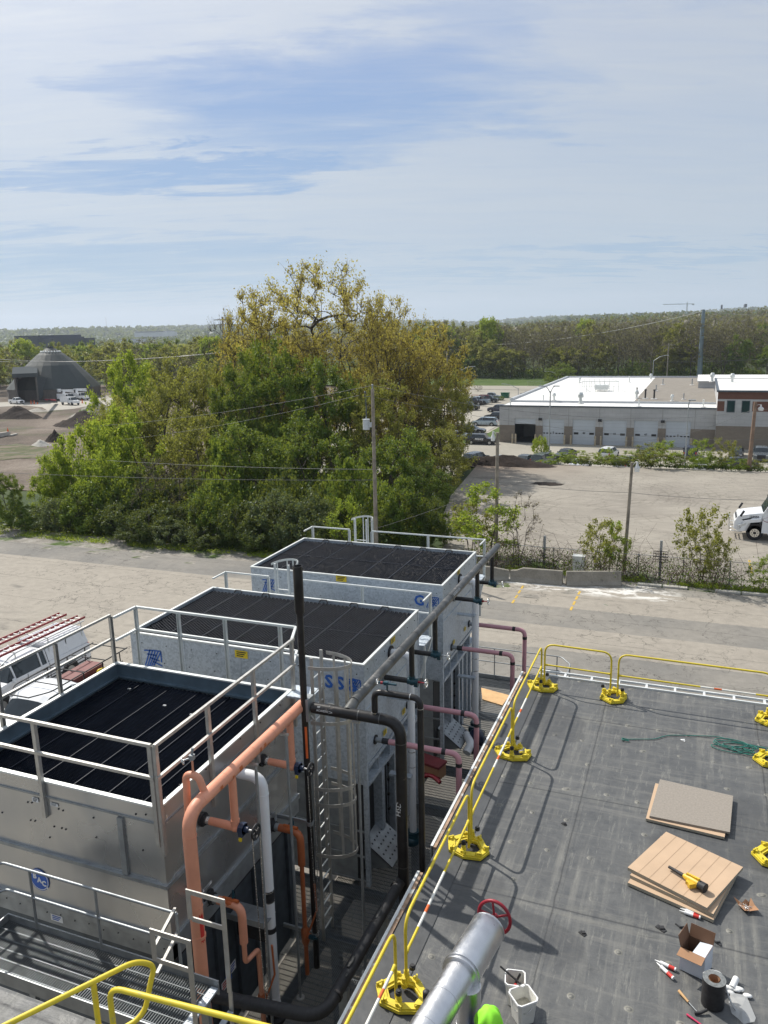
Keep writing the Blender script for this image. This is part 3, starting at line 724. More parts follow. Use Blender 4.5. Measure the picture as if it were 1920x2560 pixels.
# rails of the upper deck, bottom left
Zt = 9.8
a, b_, c, d = PZ(20, 2560, Zt), PZ(200, 2470, Zt), PZ(352, 2396, Zt), PZ(372, 2470, Zt - .25)
t_ = thing('yellow_guardrail', 'yellow guardrail end curving down above the grey walkway, bottom left', 'guardrail', (-3.9, 3.7, 8.7), 'yellow rails of the upper deck')
dd = (a - c).normalized(); A2 = a + dd * 1.2
low = Vector((0, 0, -.52)); e = c - dd * .10
g = MB(); g.tube([A2 + low, c + low + dd * .02, c + low * .5 - dd * .05, e + Vector((0, 0, -.12)), c + dd * .04, A2], .021, 12, bend=.13); obj('outer_frame', g, MT['yellow'], t_)
pp = a.lerp(c, .62); g = MB(); g.cyl((pp.x, pp.y, 8.7), pp, .021, 12); obj('post', g, MT['yellow'], t_)
a, b_ = PZ(272, 2467, Zt), PZ(640, 2560, Zt); dd = (b_ - a).normalized()
t_ = thing('yellow_guardrail', 'yellow guardrail running off the bottom edge in front of the steel gate', 'guardrail', (-3.2, 3.8, 8.7), 'yellow rails of the upper deck')
g = MB(); g.tube([Vector((a.x, a.y, 8.7)), a, b_ + dd * 1.5, Vector((b_.x, b_.y, 8.7)) + dd * 1.5], .021, 12, bend=.12); obj('outer_frame', g, MT['yellow'], t_)
g = MB(); g.cyl(a - Vector((0, 0, .5)), b_ + dd * 1.5 - Vector((0, 0, .5)), .019, 12); obj('mid_rail', g, MT['yellow'], t_)
# ------------------------------------------------------------ cooling towers
PLANT[:] = [0.86, 2.016]
ZT = 7.4
def strokes(mb, M, segs, wdt, mi=0):            # painted strokes on a face, local xy
    for (x0, y0, x1, y1) in segs:
        d = Vector((x1 - x0, y1 - y0)).normalized(); n = Vector((-d.y, d.x)) * wdt / 2
        mb.add([M @ Vector((x0 + n.x, y0 + n.y, .0)), M @ Vector((x0 - n.x, y0 - n.y, 0)), M @ Vector((x1 - n.x, y1 - n.y, 0)), M @ Vector((x1 + n.x, y1 + n.y, 0))], [(0, 1, 2, 3)], mi)
def hatch_mark(mb, M, s):                        # hatched arrow mark
    segs = []
    for i in range(5):
        segs.append((-.5 + i * .13, -.45 + max(0, i - 1) * .04, -.12 + i * .15, .48 - i * .02))
    for j in range(4): segs.append((-.48 + j * .16, .40 - j * .17, .10 + j * .14, .46 - j * .25))
    segs += [(.1, .46, .5, .46), (.5, .46, .5, -.1)]
    strokes(mb, M, [tuple(v * s for v in q) for q in segs], .035 * s * 2)
def fan_deck(x0, x1, y0, y1, z, n, along='y'):
    """fill surface of crossing black blades between thin walls"""
def tower(name, x0, x1, y0, y1, label, marks):
    t_ = thing('cooling_tower', label, 'cooling tower', ((x0 + x1) / 2, (y0 + y1) / 2, ZP), 'galvanised condenser towers')
    g = MB(); w_ = .03
    for a, b_ in (((x0, y0), (x1, y0 + w_)), ((x0, y1 - w_), (x1, y1)), ((x0, y0 + w_), (x0 + w_, y1 - w_)), ((x1 - w_, y0 + w_), (x1, y1 - w_))):
        g.b2((a[0], a[1], 4.98), (b_[0], b_[1], ZT - .035))
    obj('casing', g, MT['galv'], t_)
    g = MB()
    for a, b_ in (((x0 - .015, y0 - .015), (x1 + .015, y0 + .05)), ((x0 - .015, y1 - .05), (x1 + .015, y1 + .015)), ((x0 - .015, y0 + .05), (x0 + .05, y1 - .05)), ((x1 - .05, y0 + .05), (x1 + .015, y1 - .05))):
        g.b2((a[0], a[1], ZT - .035), (b_[0], b_[1], ZT))
    obj('rim', g, MT['pale_steel'], t_)
    # fill: rows of curved black blades
    g = MB(); zf = ZT - .10
    nx = int((x1 - x0 - .12) / .058); stp = .042; rg_ = random.Random(4)
    ys = [y0 + .06 + i * stp for i in range(int((y1 - y0 - .12) / stp) + 1)]
    g.b2((x0 + .05, y0 + .05, zf - .10), (x1 - .05, y1 - .05, zf - .07))
    for i in range(nx + 1):
        x = x0 + .07 + i * .058; vs = []; fs = []
        for j, y in enumerate(ys):
            o = .021 * (1 if (j // 1 + i) % 2 else -1); hh = rg_.uniform(-.002, .002); tl = rg_.uniform(-.005, .003)
            vs += [(x + o, y, zf - .05), (x + o + .006, y, zf + .018 + hh), (x + o - .006, y, zf + .018 + hh + tl)]
        for j in range(len(ys) - 1):
            a = j * 3; b_ = a + 3; fs += [(a, b_, b_ + 1, a + 1), (a + 1, b_ + 1, b_ + 2, a + 2)]
        g.add(vs, fs, 0, False)
    obj('fill', g, MT['blade'], t_)
    g = MB()
    for i in range(1, 7):
        x = x0 + (x1 - x0) * i / 7; g.b2((x - .011, y0 + .05, zf + .01), (x + .011, y1 - .05, zf + .03))
    g.b2((x0 + .05, (y0 + y1) / 2 - .012, zf + .02), (x1 - .05, (y0 + y1) / 2 + .012, zf + .03))
    obj('divider', g, MT['blade'], t_)
    g = MB()
    for i in (1, 2, 4, 5, 6):
        x = x0 + (x1 - x0) * i / 7; g.tube([(x - .12, y1 - .10, zf + .03), (x - .08, y1 - .06, zf + .10), (x + .08, y1 - .06, zf + .10), (x + .12, y1 - .10, zf + .03)], .018, 6)
    obj('lifting_strap', g, MT['rubber'], t_)
    # lower body, set back, with corner posts, bands, ribs and doors on the pipe side
    g = MB(); g.b2((x0 + .04, y0 + .05, ZP + .1), (x1 - .32, y1 - .05, 4.97)); obj('lower_casing', g, MT['dull_steel'], t_)
    g = MB(); g.b2((x1 - .318, y0 + .045, ZP + .1), (x1 - .30, y0 + 2.2, 4.4)); obj('louvre_opening', g, MT['rubber'], t_)
    for (x, y) in ((x1 - .10, y0 + .002), (x1 - .10, y1 - .102), (x0 + .0, y0 + .002), (x0, y1 - .102)):
        g = MB(); g.b2((x, y, ZP + .03), (x + .099, y + .10, 4.975)); obj('corner_post', g, MT['galv'], t_)
    g = MB(); g.b2((x0 + .101, y0 + .0, 4.62), (x1 - .101, y0 + .03, 4.975)); g.b2((x0 + .101, y0 + .01, 4.50), (x1 - .101, y0 + .045, 4.62))
    obj('front_band', g, MT['galv'], t_)
    for i in range(1, 4):
        g = MB(); x = x0 + (x1 - x0) * i / 4; g.b2((x - .03, y0 + .02, ZP + .1), (x + .03, y0 + .049, 4.50)); obj('front_rib', g, MT['dull_steel'], t_)
    g = MB()
    for z in (ZP + .12, 2.6, 3.25): g.b2((x0 + .101, y0 + .018, z), (x1 - .12, y0 + .035, z + .05))
    obj('front_ledge', g, MT['dull_steel'], t_)
    for z in (4.86, 4.42):
        g = MB(); g.b2((x1 - .30, y0 + .102, z), (x1 + .015, y1 - .102, z + .09)); obj('side_band', g, MT['galv'], t_)
    g = MB(); g.b2((x1 - .22, y0 + .102, 4.511), (x1 - .16, y1 - .102, 4.858)); obj('band_panel', g, MT['dull_steel'], t_)
    for i in range(1, 5):
        y = y0 + (y1 - y0) * i / 5; g = MB(); g.b2((x1 - .159, y - .02, 4.511), (x1 + .0, y + .02, 4.858)); obj('stiffener', g, MT['galv'], t_)
    for y, w2 in ((y0 + 1.15, .09), (y0 + 1.95, .06), (y0 + 2.35, .07), (y0 + 2.85, .05), (y0 + 3.3, .07)):
        g = MB(); g.b2((x1 - .299, y - w2, ZP + .1), (x1 - .08, y + w2, 4.41)); obj('side_rib', g, MT['galv'], t_)
    g = MB(); g.b2((x1 - .299, y0 + 2.02, ZP + .35), (x1 - .20, y0 + 2.27, 4.35)); d_ = obj('door', g, MT['galv'], t_)
    hy = y0 + 2.13
    g = MB(); g.tube([(x1 - .20, hy, 3.25), (x1 - .10, hy, 3.25), (x1 - .10, hy, 3.75), (x1 - .20, hy, 3.75)], .014, 6, bend=.04); obj('handle', g, MT['rubber'], d_)
    g = MB(); g.tube([(x1 - .15, y0 + 1.62, 4.45), (x1 - .12, y0 + 1.6, 3.6), (x1 - .15, y0 + 1.63, 2.9), (x1 - .1, y0 + 1.5, 2.5)], .013, 6, bend=.2)
    for z in (2.9, 3.3, 3.7, 4.1): g.box((x1 - .13, y0 + 1.61, z), (.05, .06, .05))
    obj('cable', g, MT['rubber'], t_)
    # sloping perforated pan at the foot
    yb = y0 + .35; g = MB(); g.add([(x1 - .28, yb, ZP + .95), (x1 - .28, yb + 1.0, ZP + .95), (x1 + .42, yb + 1.0, ZP + .42), (x1 + .42, yb, ZP + .42), (x1 - .28, yb, ZP + .90), (x1 - .28, yb + 1.0, ZP + .90), (x1 + .42, yb + 1.0, ZP + .37), (x1 + .42, yb, ZP + .37)],
        [(0, 1, 2, 3), (7, 6, 5, 4), (0, 3, 7, 4), (3, 2, 6, 7), (2, 1, 5, 6), (1, 0, 4, 5)])
    for yy in (yb, yb + 1.0): g.add([(x1 - .28, yy, ZP + .95), (x1 + .42, yy, ZP + .42), (x1 - .28, yy, ZP + .2)], [(0, 1, 2)])
    pan = obj('pan', g, MT['dull_steel'], t_)
    g = MB()
    for i in range(4):
        for j in range(6):
            c = Vector((x1 - .12 + i * .14, yb + .12 + j * .15 + (i % 2) * .05, 0)); c.z = ZP + .952 - (c.x - x1 + .28) * .757
            nrm = Vector((.603, 0, .797)); g.cyl(c, c + nrm * .004, .026, 8)
    obj('hole', g, MT['ink'], pan)['kind'] = 'stuff'
    # casing seams, bolts
    sm = [((x1 + .001, y0 + .051, 6.28), (x1 + .02, y1 - .051, 6.32)), ((x1, y0 - .008, 4.98), (x1 + .012, y0 + .05, ZT - .04)), ((x1, y1 - .05, 4.98), (x1 + .012, y1 + .008, ZT - .04))]
    for i in range(1, 4):
        x = x0 + (x1 - x0) * i / 4; sm += [((x - .02, y0 - .006, 5.0), (x + .02, y0 - .001, ZT - .04)), ((x - .02, y1 + .001, 5.0), (x + .02, y1 + .006, ZT - .04))]
    for a, b_ in sm: g = MB(); g.b2(a, b_); obj('seam', g, MT['galv'], t_)
    g = MB()
    for i in range(9):
        for z in (7.15, 6.7):
            xx = x0 + .3 + i * (x1 - x0 - .5) / 8 + (z - 7) * .2; g.cyl((xx, y0 - .012, z), (xx, y0 + .0, z), .014, 6)
    for i in range(7):
        for z in (7.22, 6.95, 6.72):
            yy = y0 + .25 + i * (y1 - y0 - .5) / 6 + (7 - z) * .3; g.cyl((x1, yy, z), (x1 + .012, yy, z), .014, 6)
    o = obj('bolt', g, MT['ink'], t_); o['kind'] = 'stuff'
    # markings and stickers on the near face
    for kind, px, py, s in marks:
        g = MB()
        if kind == 'hatch':
            p = PY(px, py, y0 - .010); hatch_mark(g, frame(p, (1, 0, 0), (0, 0, 1)), s)
        else:
            p = PY(px, py, y0 - .010); text(g, kind, s, frame(p, (1, 0, 0), (0, 0, 1)), bold=.012)
        obj('marking', g, MT['blue_ink'], t_)
    return t_
def sticker(par, p, xa, ya, w_, h_, m1=None, m2=None, txt=None):
    M = frame(p, xa, ya); g = MB()
    g.add([M @ Vector(q) for q in ((-w_ / 2, -h_ / 2, 0), (w_ / 2, -h_ / 2, 0), (w_ / 2, h_ / 2, 0), (-w_ / 2, h_ / 2, 0))], [(0, 1, 2, 3)])
    if txt:
        for k, s in enumerate(txt): text(g, s, h_ / (len(txt) + .3), frame(p + M.to_3x3() @ Vector((0, h_ * (.5 - (k + .5) / len(txt)), .003)), xa, ya), 1, .001, .0005)
    else:
        for k in range(3):
            y = h_ * (.28 - k * .26); g.add([M @ Vector(q) for q in ((-w_ * .36, y - h_ * .07, .003), (w_ * (.36 - .1 * k), y - h_ * .07, .003), (w_ * (.36 - .1 * k), y + h_ * .07, .003), (-w_ * .36, y + h_ * .07, .003))], [(0, 1, 2, 3)], 1)
    return obj('sticker', g, [m1 or MT['label_yellow'], m2 or MT['ink']], par)
TX0, TX1 = -12.52, -6.36
t3 = tower('t3', TX0, TX1, 20.25, 23.85, 'farthest galvanised cooling tower, beyond the caged ladder hoop, with blue lettering on its wall',
           [('G', 1048, 1502, .42), ('hatch', 1081, 1507, .36), ('hatch', 672, 1465, .45)])
t2 = tower('t2', TX0, TX1, 14.58, 18.17, 'middle galvanised cooling tower with a blue hatched mark at its left end',
           [('hatch', 382, 1648, .5), ('S', 822, 1705, .42), ('S S', 866, 1712, .42), ('hatch', 883, 1715, .34)])
FX, FZ = (1, 0, 0), (0, 0, 1)
sticker(t3, PY(853, 1447, 20.232), FX, FZ, .34, .18); sticker(t2, PY(603, 1636, 14.562), FX, FZ, .34, .18)
for t_, pts in ((t3, [(1147, 1430)]), (t2, [(983, 1600)])):
    for p in pts: sticker(t_, PX(*p, TX1 + .022), (0, 1, 0), FZ, .26, .14)
sticker(t2, PX(1010, 1778, TX1 + .025), (0, 1, 0), FZ, .2, .14); sticker(t2, PX(963, 1830, TX1 + .025), (0, 1, 0), FZ, .2, .14)
sticker(t3, PX(1163, 1572, TX1 + .025), (0, 1, 0), FZ, .2, .12); sticker(t3, PX(1135, 1605, TX1 + .025), (0, 1, 0), FZ, .2, .12)

# ---- near tower
ax0, ax1, ay0, ay1 = -11.6, -7.25, 8.70, 12.99
t1 = thing('cooling_tower', 'nearest cooling tower, of bright sheet steel, with a round blue badge', 'cooling tower', (-9.4, 10.8, ZP))
g = MB(); w_ = .03
for a, b_ in (((ax0, ay0), (ax1, ay0 + w_)), ((ax0, ay1 - w_), (ax1, ay1)), ((ax0, ay0 + w_), (ax0 + w_, ay1 - w_)), ((ax1 - w_, ay0 + w_), (ax1, ay1 - w_))):
    g.b2((a[0], a[1], 6.03), (b_[0], b_[1], ZT - .03))
obj('upper_casing', g, MT['sheet'], t1)
g = MB()
for a, b_ in (((ax0 - .01, ay0 - .01), (ax1 + .01, ay0 + .07)), ((ax0 - .01, ay1 - .07), (ax1 + .01, ay1 + .01)), ((ax0 - .01, ay0 + .07), (ax0 + .07, ay1 - .07)), ((ax1 - .07, ay0 + .07), (ax1 + .01, ay1 - .07))):
    g.b2((a[0], a[1], ZT - .03), (b_[0], b_[1], ZT))
obj('rim', g, MT['pale_steel'], t1)
g = MB()                                        # inside of the rim down to the fill
ZF = 7.02
for a, b_ in (((ax0 + .031, ay0 + .031), (ax1 - .031, ay0 + .045)), ((ax0 + .031, ay1 - .045), (ax1 - .031, ay1 - .031)), ((ax0 + .031, ay0 + .045), (ax0 + .045, ay1 - .045)), ((ax1 - .045, ay0 + .045), (ax1 - .031, ay1 - .045))):
    g.b2((a[0], a[1], ZF), (b_[0], b_[1], ZT - .031))
g.b2((ax0 + .046, ay1 - .11, ZF + .06), (ax1 - .046, ay1 - .046, ZF + .09)); g.b2((ax0 + .046, ay0 + .046, ZF + .06), (ax0 + .11, ay1 - .11, ZF + .09))
obj('inner_rim', g, MT['inner_rim'], t1)
g = MB(); g.b2((ax0 + .05, ay0 + .05, ZF - .12), (ax1 - .05, ay1 - .05, ZF - .09))
nb = int((ay1 - ay0 - .1) / .036); xs = [ax0 + .06 + i * .05 for i in range(int((ax1 - ax0 - .12) / .05) + 1)]
for i in range(nb):
    y = ay0 + .06 + i * .036; vs = []; fs = []
    for j, x in enumerate(xs):
        o = .011 * (1 if j % 2 else -1); vs += [(x, y + o, ZF - .05), (x, y + o + .012, ZF + (.008 if j % 2 else 0)), (x, y + o + .024, ZF - .02)]
    for j in range(len(xs) - 1): a = j * 3; b_ = a + 3; fs += [(a, b_, b_ + 1, a + 1), (a + 1, b_ + 1, b_ + 2, a + 2)]
    g.add(vs, fs)
obj('fill', g, MT['blade'], t1)
for i in range(1, 6):
    x = ax0 + (ax1 - ax0) * i / 6; g = MB(); g.b2((x - .008, ay0 + .05, ZF + .0), (x + .008, ay1 - .05, ZF + (.022 if i % 2 else .014))); obj('divider', g, MT['blade'], t1)
g = MB()
for x, y in ((-9.7, 12.1), (-8.95, 11.95), (-10.9, 12.5)): g.box((x, y, ZF + .05), (.07, .04, .03))
obj('clip', g, MT['chrome'], t1)['kind'] = 'stuff'
g = MB(); g.b2((ax0 + .0, ay0 + .0, 5.08), (ax1, ay1, 6.0)); obj('middle_casing', g, MT['sheet'], t1)
g = MB(); g.b2((ax0 - .03, ay0 - .05, 6.0), (ax1 + .04, ay0 - .001, 6.06)); g.b2((ax1 + .001, ay0, 6.0), (ax1 + .04, ay1, 6.06)); g.b2((ax0 + .02, ay0 + .02, 6.0), (ax1 - .02, ay1 - .02, 6.03)); obj('ledge', g, MT['dull_steel'], t1)
g = MB(); g.b2((ax0 - .03, ay0 - .06, 4.98), (ax1 + .05, ay0 + .05, 5.08)); g.b2((ax1 - .05, ay0 + .051, 4.98), (ax1 + .05, ay1, 5.08)); g.b2((ax0 - .01, ay0 - .02, 4.66), (ax1 + .015, ay1, 4.979)); obj('ledge', g, MT['dull_steel'], t1)
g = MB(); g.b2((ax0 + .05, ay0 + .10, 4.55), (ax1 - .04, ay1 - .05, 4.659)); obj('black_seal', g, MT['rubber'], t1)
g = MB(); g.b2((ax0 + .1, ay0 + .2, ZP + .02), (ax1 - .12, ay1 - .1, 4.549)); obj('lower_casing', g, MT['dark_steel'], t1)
for (x, y) in ((ax1 - .12, ay0 - .012), (ax0 - .012, ay0 - .012)):
    g = MB(); g.b2((x, y, 4.67), (x + .135, y + .135, ZT - .035)); obj('corner_post', g, MT['sheet'], t1)
g = MB(); xr = PY(315, 2160, ay0).x
g.b2((xr - .05, ay0 - .045, 6.07), (xr + .05, ay0 - .001, 7.08)); obj('front_rib', g, MT['dull_steel'], t1)
g = MB(); g.b2((ax0, ay0 - .02, 7.10), (ax1, ay0 - .001, 7.13)); g.b2((ax1 + .001, ay0 + .02, 7.08), (ax1 + .02, ay1, 7.11)); obj('seam', g, MT['dull_steel'], t1)
for k in range(6):
    y = ay0 + .6 + k * .66; g = MB(); g.b2((ax1 - .119, y - .035, ZP + .02), (ax1 - .05, y + .035, 4.54)); obj('side_rib', g, MT['dark_steel'], t1)
g = MB()
for px, py in ((70, 2005), (80, 2006), (77, 2050), (88, 2052), (6, 2031), (125, 2093), (147, 2022), (158, 2026), (155, 2070), (165, 2073), (241, 2093), (234, 2044), (358, 2125), (136, 2066), (340, 2035), (365, 2036)):
    p = PY(px, py, ay0); g.cyl(p + Vector((0, -.012, 0)), p, .016, 6)
for px, py in ((412, 1987), (448, 1955), (514, 1916), (600, 1840), (650, 1800), (700, 1757)):
    p = PX(px, py, ax1); g.cyl(p + Vector((.012, 0, -.05)), p + Vector((0, 0, -.05)), .016, 6)
for k in range(14):
    p = Vector((ax0 + .6 + k * .3, ay0 - .001, 4.86 + .03 * (k % 2))); g.cyl(p + Vector((0, -.03, 0)), p, .012, 6)
obj('bolt', g, MT['ink'], t1)['kind'] = 'stuff'
# round badge
c = PY(99, 2199, ay0 - .012); M = frame(c, FX, FZ); g = MB()
g.cyl(c, c + Vector((0, -.004, 0)), .205, 40, 0); g.cyl(c + Vector((0, -.004, 0)), c + Vector((0, -.006, 0)), .192, 40, 1); g.cyl(c + Vector((0, -.006, 0)), c + Vector((0, -.008, 0)), .178, 40, 0)
for s, dx, dz in (('B', -.09, .055), ('A', .005, -.005), ('C', .10, -.05), ('.', .165, -.085)):
    text(g, s, .135, frame(c + Vector((dx, -.011, dz)), FX, FZ), 1, .006)
obj('badge', g, [MT['label_blue'], MT['white']], t1)
sticker(t1, PY(142, 2296, ay0 - .025) + Vector((0, -.0, 0)), FX, FZ, .26, .13, MT['label_white'], MT['label_blue'])
sticker(t1, PY(88, 2000, ay0 - .014), FX, FZ, .13, .08, MT['label_white'], MT['ink']); sticker(t1, PY(135, 2012, ay0 - .014), FX, FZ, .16, .06, MT['label_white'], MT['dull_steel'])
sticker(t1, PX(411, 2053, ax1 + .006), (0, 1, 0), FZ, .16, .14, MT['label_white'], MT['label_yellow'])
sticker(t1, PX(500, 2064, ax1 + .006), (0, 1, 0), FZ, .22, .05, MT['label_white'], MT['ink'])
sticker(t1, PX(518, 2216, ax1 + .006), (0, 1, 0), FZ, .26, .05, MT['label_white'], MT['ink'])
sticker(t1, PX(664, 1900, ax1 + .006), (0, 1, 0), FZ, .22, .05, MT['label_white'], MT['ink'])
for px, py, m1, m2 in ((582, 2417, 'label_white', 'label_blue'), (572, 2444, 'label_blue', 'ink'), (562, 2462, 'label_white', 'label_red')):
    sticker(t1, PX(px, py, ax1 - .048), (0, 1, 0), FZ, .20, .20, MT[m1], MT[m2])

# ---- rails round the tower tops (square steel section)
def sq_rail(name, label, runs, posts, zr, hts, zb, m, wd=.05, group=None, par=None, bracket=True):
    t_ = par or thing(name, label, 'guardrail', (runs[0][0][0], runs[0][0][1], zb), group)
    for run in runs:
        for h_ in hts:
            for a, b_ in zip(run[:-1], run[1:]):
                g = MB(); g.bar((a[0], a[1], zr + h_), (b_[0], b_[1], zr + h_), wd, wd); obj('top_rail' if h_ == hts[0] else 'mid_rail', g, m, t_)
    for (x, y, nx, ny) in posts:
        g = MB(); w2 = .036
        # open channel section
        tx, ty = -ny, nx
        ox, oy = x - nx * .0, y - ny * .0
        g.bar((ox, oy, zb), (ox, oy, zr + hts[0] - wd / 2), .07, .008, up=(nx, ny, 0) if abs(nx) + abs(ny) else (1, 0, 0))
        for s in (-1, 1): g.bar((ox + tx * s * .034 - nx * .03, oy + ty * s * .034 - ny * .03, zb), (ox + tx * s * .034 - nx * .03, oy + ty * s * .034 - ny * .03, zr + hts[0] - wd / 2), .008 if abs(nx) < .5 else .008, .055, up=(nx, ny, 0))
        obj('post', g, m, t_)
    return t_
rz = 1.07; e = .06
RS = MT['rail_steel']
fy = ay0 - e; rx = ax1 + e; ly = ax0 - e; by = ay1 + e
xm = PY(70, 1810, fy).x
sq_rail('tower_rail', 'steel rail along the near front edge of the nearest tower top', [[(ly - .05, fy), (rx - .06, fy)]], [(ly + .35, fy, 0, -1), (PY(92, 1900, fy).x, fy, 0, -1), (rx - .10, fy, 0, -1)], ZT, (rz, .53), 6.75, RS, group='rails round the nearest tower top')
sq_rail('tower_rail', 'steel rail along the pipe side of the nearest tower top, above the orange pipe', [[(rx, fy), (rx, by)]], [(rx, fy + .05, 1, 0), (rx, PX(524, 1800, rx).y, 1, 0), (rx, PX(636, 1700, rx).y, 1, 0), (rx, by - .05, 1, 0)], ZT, (rz, .53), 6.6, RS, group='rails round the nearest tower top')
sq_rail('tower_rail', 'steel rail along the far left edge of the nearest tower top, above the white trucks', [[(ly, fy), (ly, by - .05)]], [(ly, 9.9, -1, 0), (ly, 11.35, -1, 0), (ly, by - .08, -1, 0)], ZT, (rz, .53), 7.1, RS, group='rails round the nearest tower top')
sq_rail('tower_rail', 'steel rail along the back edge of the nearest tower top, before the blue hatched mark', [[(ly + .02, by + .02), (ly + .04, by + .75), (rx - .9, by + .75), (rx - .35, by + .75), (rx - .1, by + .1)]],
        [(ly + .05, by + .75, 0, 1), (-10.45, by + .75, 0, 1), (-9.25, by + .75, 0, 1), (-7.9, by + .75, 0, 1)], ZT, (rz - .08, .46), 6.2, MT['pale_steel'], group='rails round the nearest tower top')
for k, (y1_, lab) in enumerate(((23.85, 'pale rail behind the farthest tower top'), (18.17, 'pale rail behind the middle tower top'))):
    yb = y1_ + .72; m = MT['pale_steel']
    xg0, xg1 = -11.15 + .05, -10.25
    t_ = sq_rail('tower_rail', lab + ' with a gap for the caged ladder', [[(TX0 - .02, y1_ + .05), (TX0 - .02, yb), (xg0, yb)], [(xg1, yb), (TX1 + .12, yb), (TX1 + .12, y1_ + .05)]],
        [(TX0 + .0, yb, 0, 1), (xg0, yb, 0, 1), (xg1, yb, 0, 1), (-8.2, yb, 0, 1), (TX1 + .1, yb, 0, 1)], 7.0, (.62, .05), 6.4, m, .04)
    g = MB(); g.b2((TX0, y1_ + .03, 6.38), (TX1 + .14, yb, 6.42)); obj('walkway', g, MT['galv'], t_)
    g = MB(); g.bar((TX1 + .12, y1_ + .1, 6.4), (TX1 + .12, y1_ + .1, 5.2), .05, .05); g.bar((TX1 + .12, yb, 6.4), (TX1 + .02, y1_ + .05, 5.5), .05, .05); obj('bracket', g, m, t_)
    # ladder cage
    c = thing('caged_ladder', ('caged ladder hoop behind the farthest tower' if k == 0 else 'caged ladder hoop between the middle and the farthest tower'), 'ladder', (-10.7, yb + .1, ZP), 'caged ladders')
    for s in (-1, 1):
        g = MB(); g.b2((-10.7 + s * .22 - .02, yb + .02, ZP), (-10.7 + s * .22 + .02, yb + .09, 8.0)); obj('side_rail', g, m, c)
    for hz_ in (7.95, 6.9, 5.8, 4.7):
        g = MB(); n_ = 14; pts = [(-10.7 + .37 * math.cos(math.pi * i / n_), yb + .12 + .62 * math.sin(math.pi * i / n_), hz_) for i in range(n_ + 1)]
        for a, b_ in zip(pts[:-1], pts[1:]): g.bar(a, b_, .008, .06)
        obj('hoop', g, m, c)
    for i in (2, 5, 7, 9, 12):
        p = (-10.7 + .365 * math.cos(math.pi * i / 14), yb + .12 + .61 * math.sin(math.pi * i / 14)); g = MB(); g.bar((*p, 4.6), (*p, 7.97), .035, .008); obj('cage_strap', g, m, c)
    for i in range(18):
        g = MB(); z = ZP + .3 + i * .3; g.cyl((-10.92, yb + .055, z), (-10.48, yb + .055, z), .014, 6); obj('rung', g, m, c)
# near caged ladder beside the tall black stack
lx, ly_ = -6.67, 12.98
c = thing('caged_ladder', 'near caged ladder with long vertical straps beside the tall black stack pipe', 'ladder', (lx, ly_, ZP), 'caged ladders')
for s in (-1, 1):
    g = MB(); g.b2((lx - .03, ly_ + s * .215 - .018, ZP), (lx + .03, ly_ + s * .215 + .018, 8.25)); obj('side_rail', g, RS, c)
for i in range(20):
    g = MB(); z = ZP + .25 + i * .3; g.cyl((lx, ly_ - .2, z), (lx, ly_ + .2, z), .016, 6); obj('rung', g, MT['pale_steel'], c)
CR = .40
def cagept(a, r=CR, d=.72): return (lx + .02 + d * math.sin(math.pi * a), ly_ - r * math.cos(math.pi * a))
for hz_ in (8.12, 6.98, 5.55, 5.2, 4.05):
    g = MB(); pts = [(*cagept(i / 16), hz_) for i in range(17)]
    for a, b_ in zip(pts[:-1], pts[1:]): g.bar(a, b_, .007, .075)
    obj('hoop', g, RS, c)
for a in (.1, .27, .42, .5, .62, .78, .92):
    p = cagept(a, CR - .01, .71); g = MB(); tn = Vector((math.cos(math.pi * a) * .72, CR * math.sin(math.pi * a), 0)).normalized()
    g.bar((*p, 4.0), (*p, 8.14), .05, .007, up=(tn.y, -tn.x, 0)); obj('cage_strap', g, RS, c)
g = MB(); g.b2((lx - .62, ly_ - .25, 7.35), (lx - .06, ly_ + .25, 7.39)); obj('step_plate', g, MT['galv'], c)
# ------------------------------------------------------------ pipework
def V3(*a): return Vector(a)
def collar(par, c, d, r, m, n=14, name='collar', w_=.05):
    c = Vector(c); d = Vector(d).normalized(); g = MB(); g.cyl(c - d * w_ / 2, c + d * w_ / 2, r, n); return obj(name, g, m, par)
def handwheel(par, c, axis, R_, m, name='handwheel', spokes=4, th=.012):
    c = Vector(c); z = Vector(axis).normalized(); x = z.orthogonal().normalized(); y = z.cross(x); M = Matrix((x, y, z)).transposed()
    g = MB(); g.torus(c, R_, th, 20, 6, M=M)
    for k in range(spokes):
        a = math.pi * 2 * k / spokes + .4; g.cyl(c, c + M @ Vector((math.cos(a) * R_, math.sin(a) * R_, 0)), th * .7, 6)
    g.cyl(c - z * .02, c + z * .03, th * 2, 8)
    return obj(name, g, m, par)
HX, HZ = -5.65, 7.64
# long header
t_ = thing('header_pipe', 'long weathered steel header pipe running past both galvanised towers', 'pipe', (HX, 18, HZ))
g = MB(); g.tube([(HX, 12.17, 7.56), (HX, 12.5, HZ), (HX, 23.8, HZ)], .098, 18, radii=[.118, .098, .098]); g.sphere((HX, 23.8, HZ), .097, 14, sc=(1, .5, 1)); obj('main_run', g, MT['grey_pipe'], t_)
for y in (12.45, 15.0, 18.6, 22.2, 15.9, 21.5): collar(t_, (HX, y, HZ), (0, 1, 0), .104, MT['grey_pipe'], 18, 'weld', .02)
g = MB(); M = frame(Vector((HX + .062, 19.3, HZ + .085)), (0, 1, 0), (-.75, 0, .66)); M2 = frame(Vector((HX + .075, 19.0, HZ + .0655)), (0, 1, 0), (-.66, 0, .75))
text(g, '|||| ||| |||||| |||| ||| |||| |', .07, M2, th=.0005); obj('stencil', g, MT['label_white'], t_)
valves = [(15.66, 6.64, 'nearest'), (17.37, 6.59, 'second nearest'), (21.35, 6.66, 'second farthest'), (23.13, 6.63, 'farthest')]
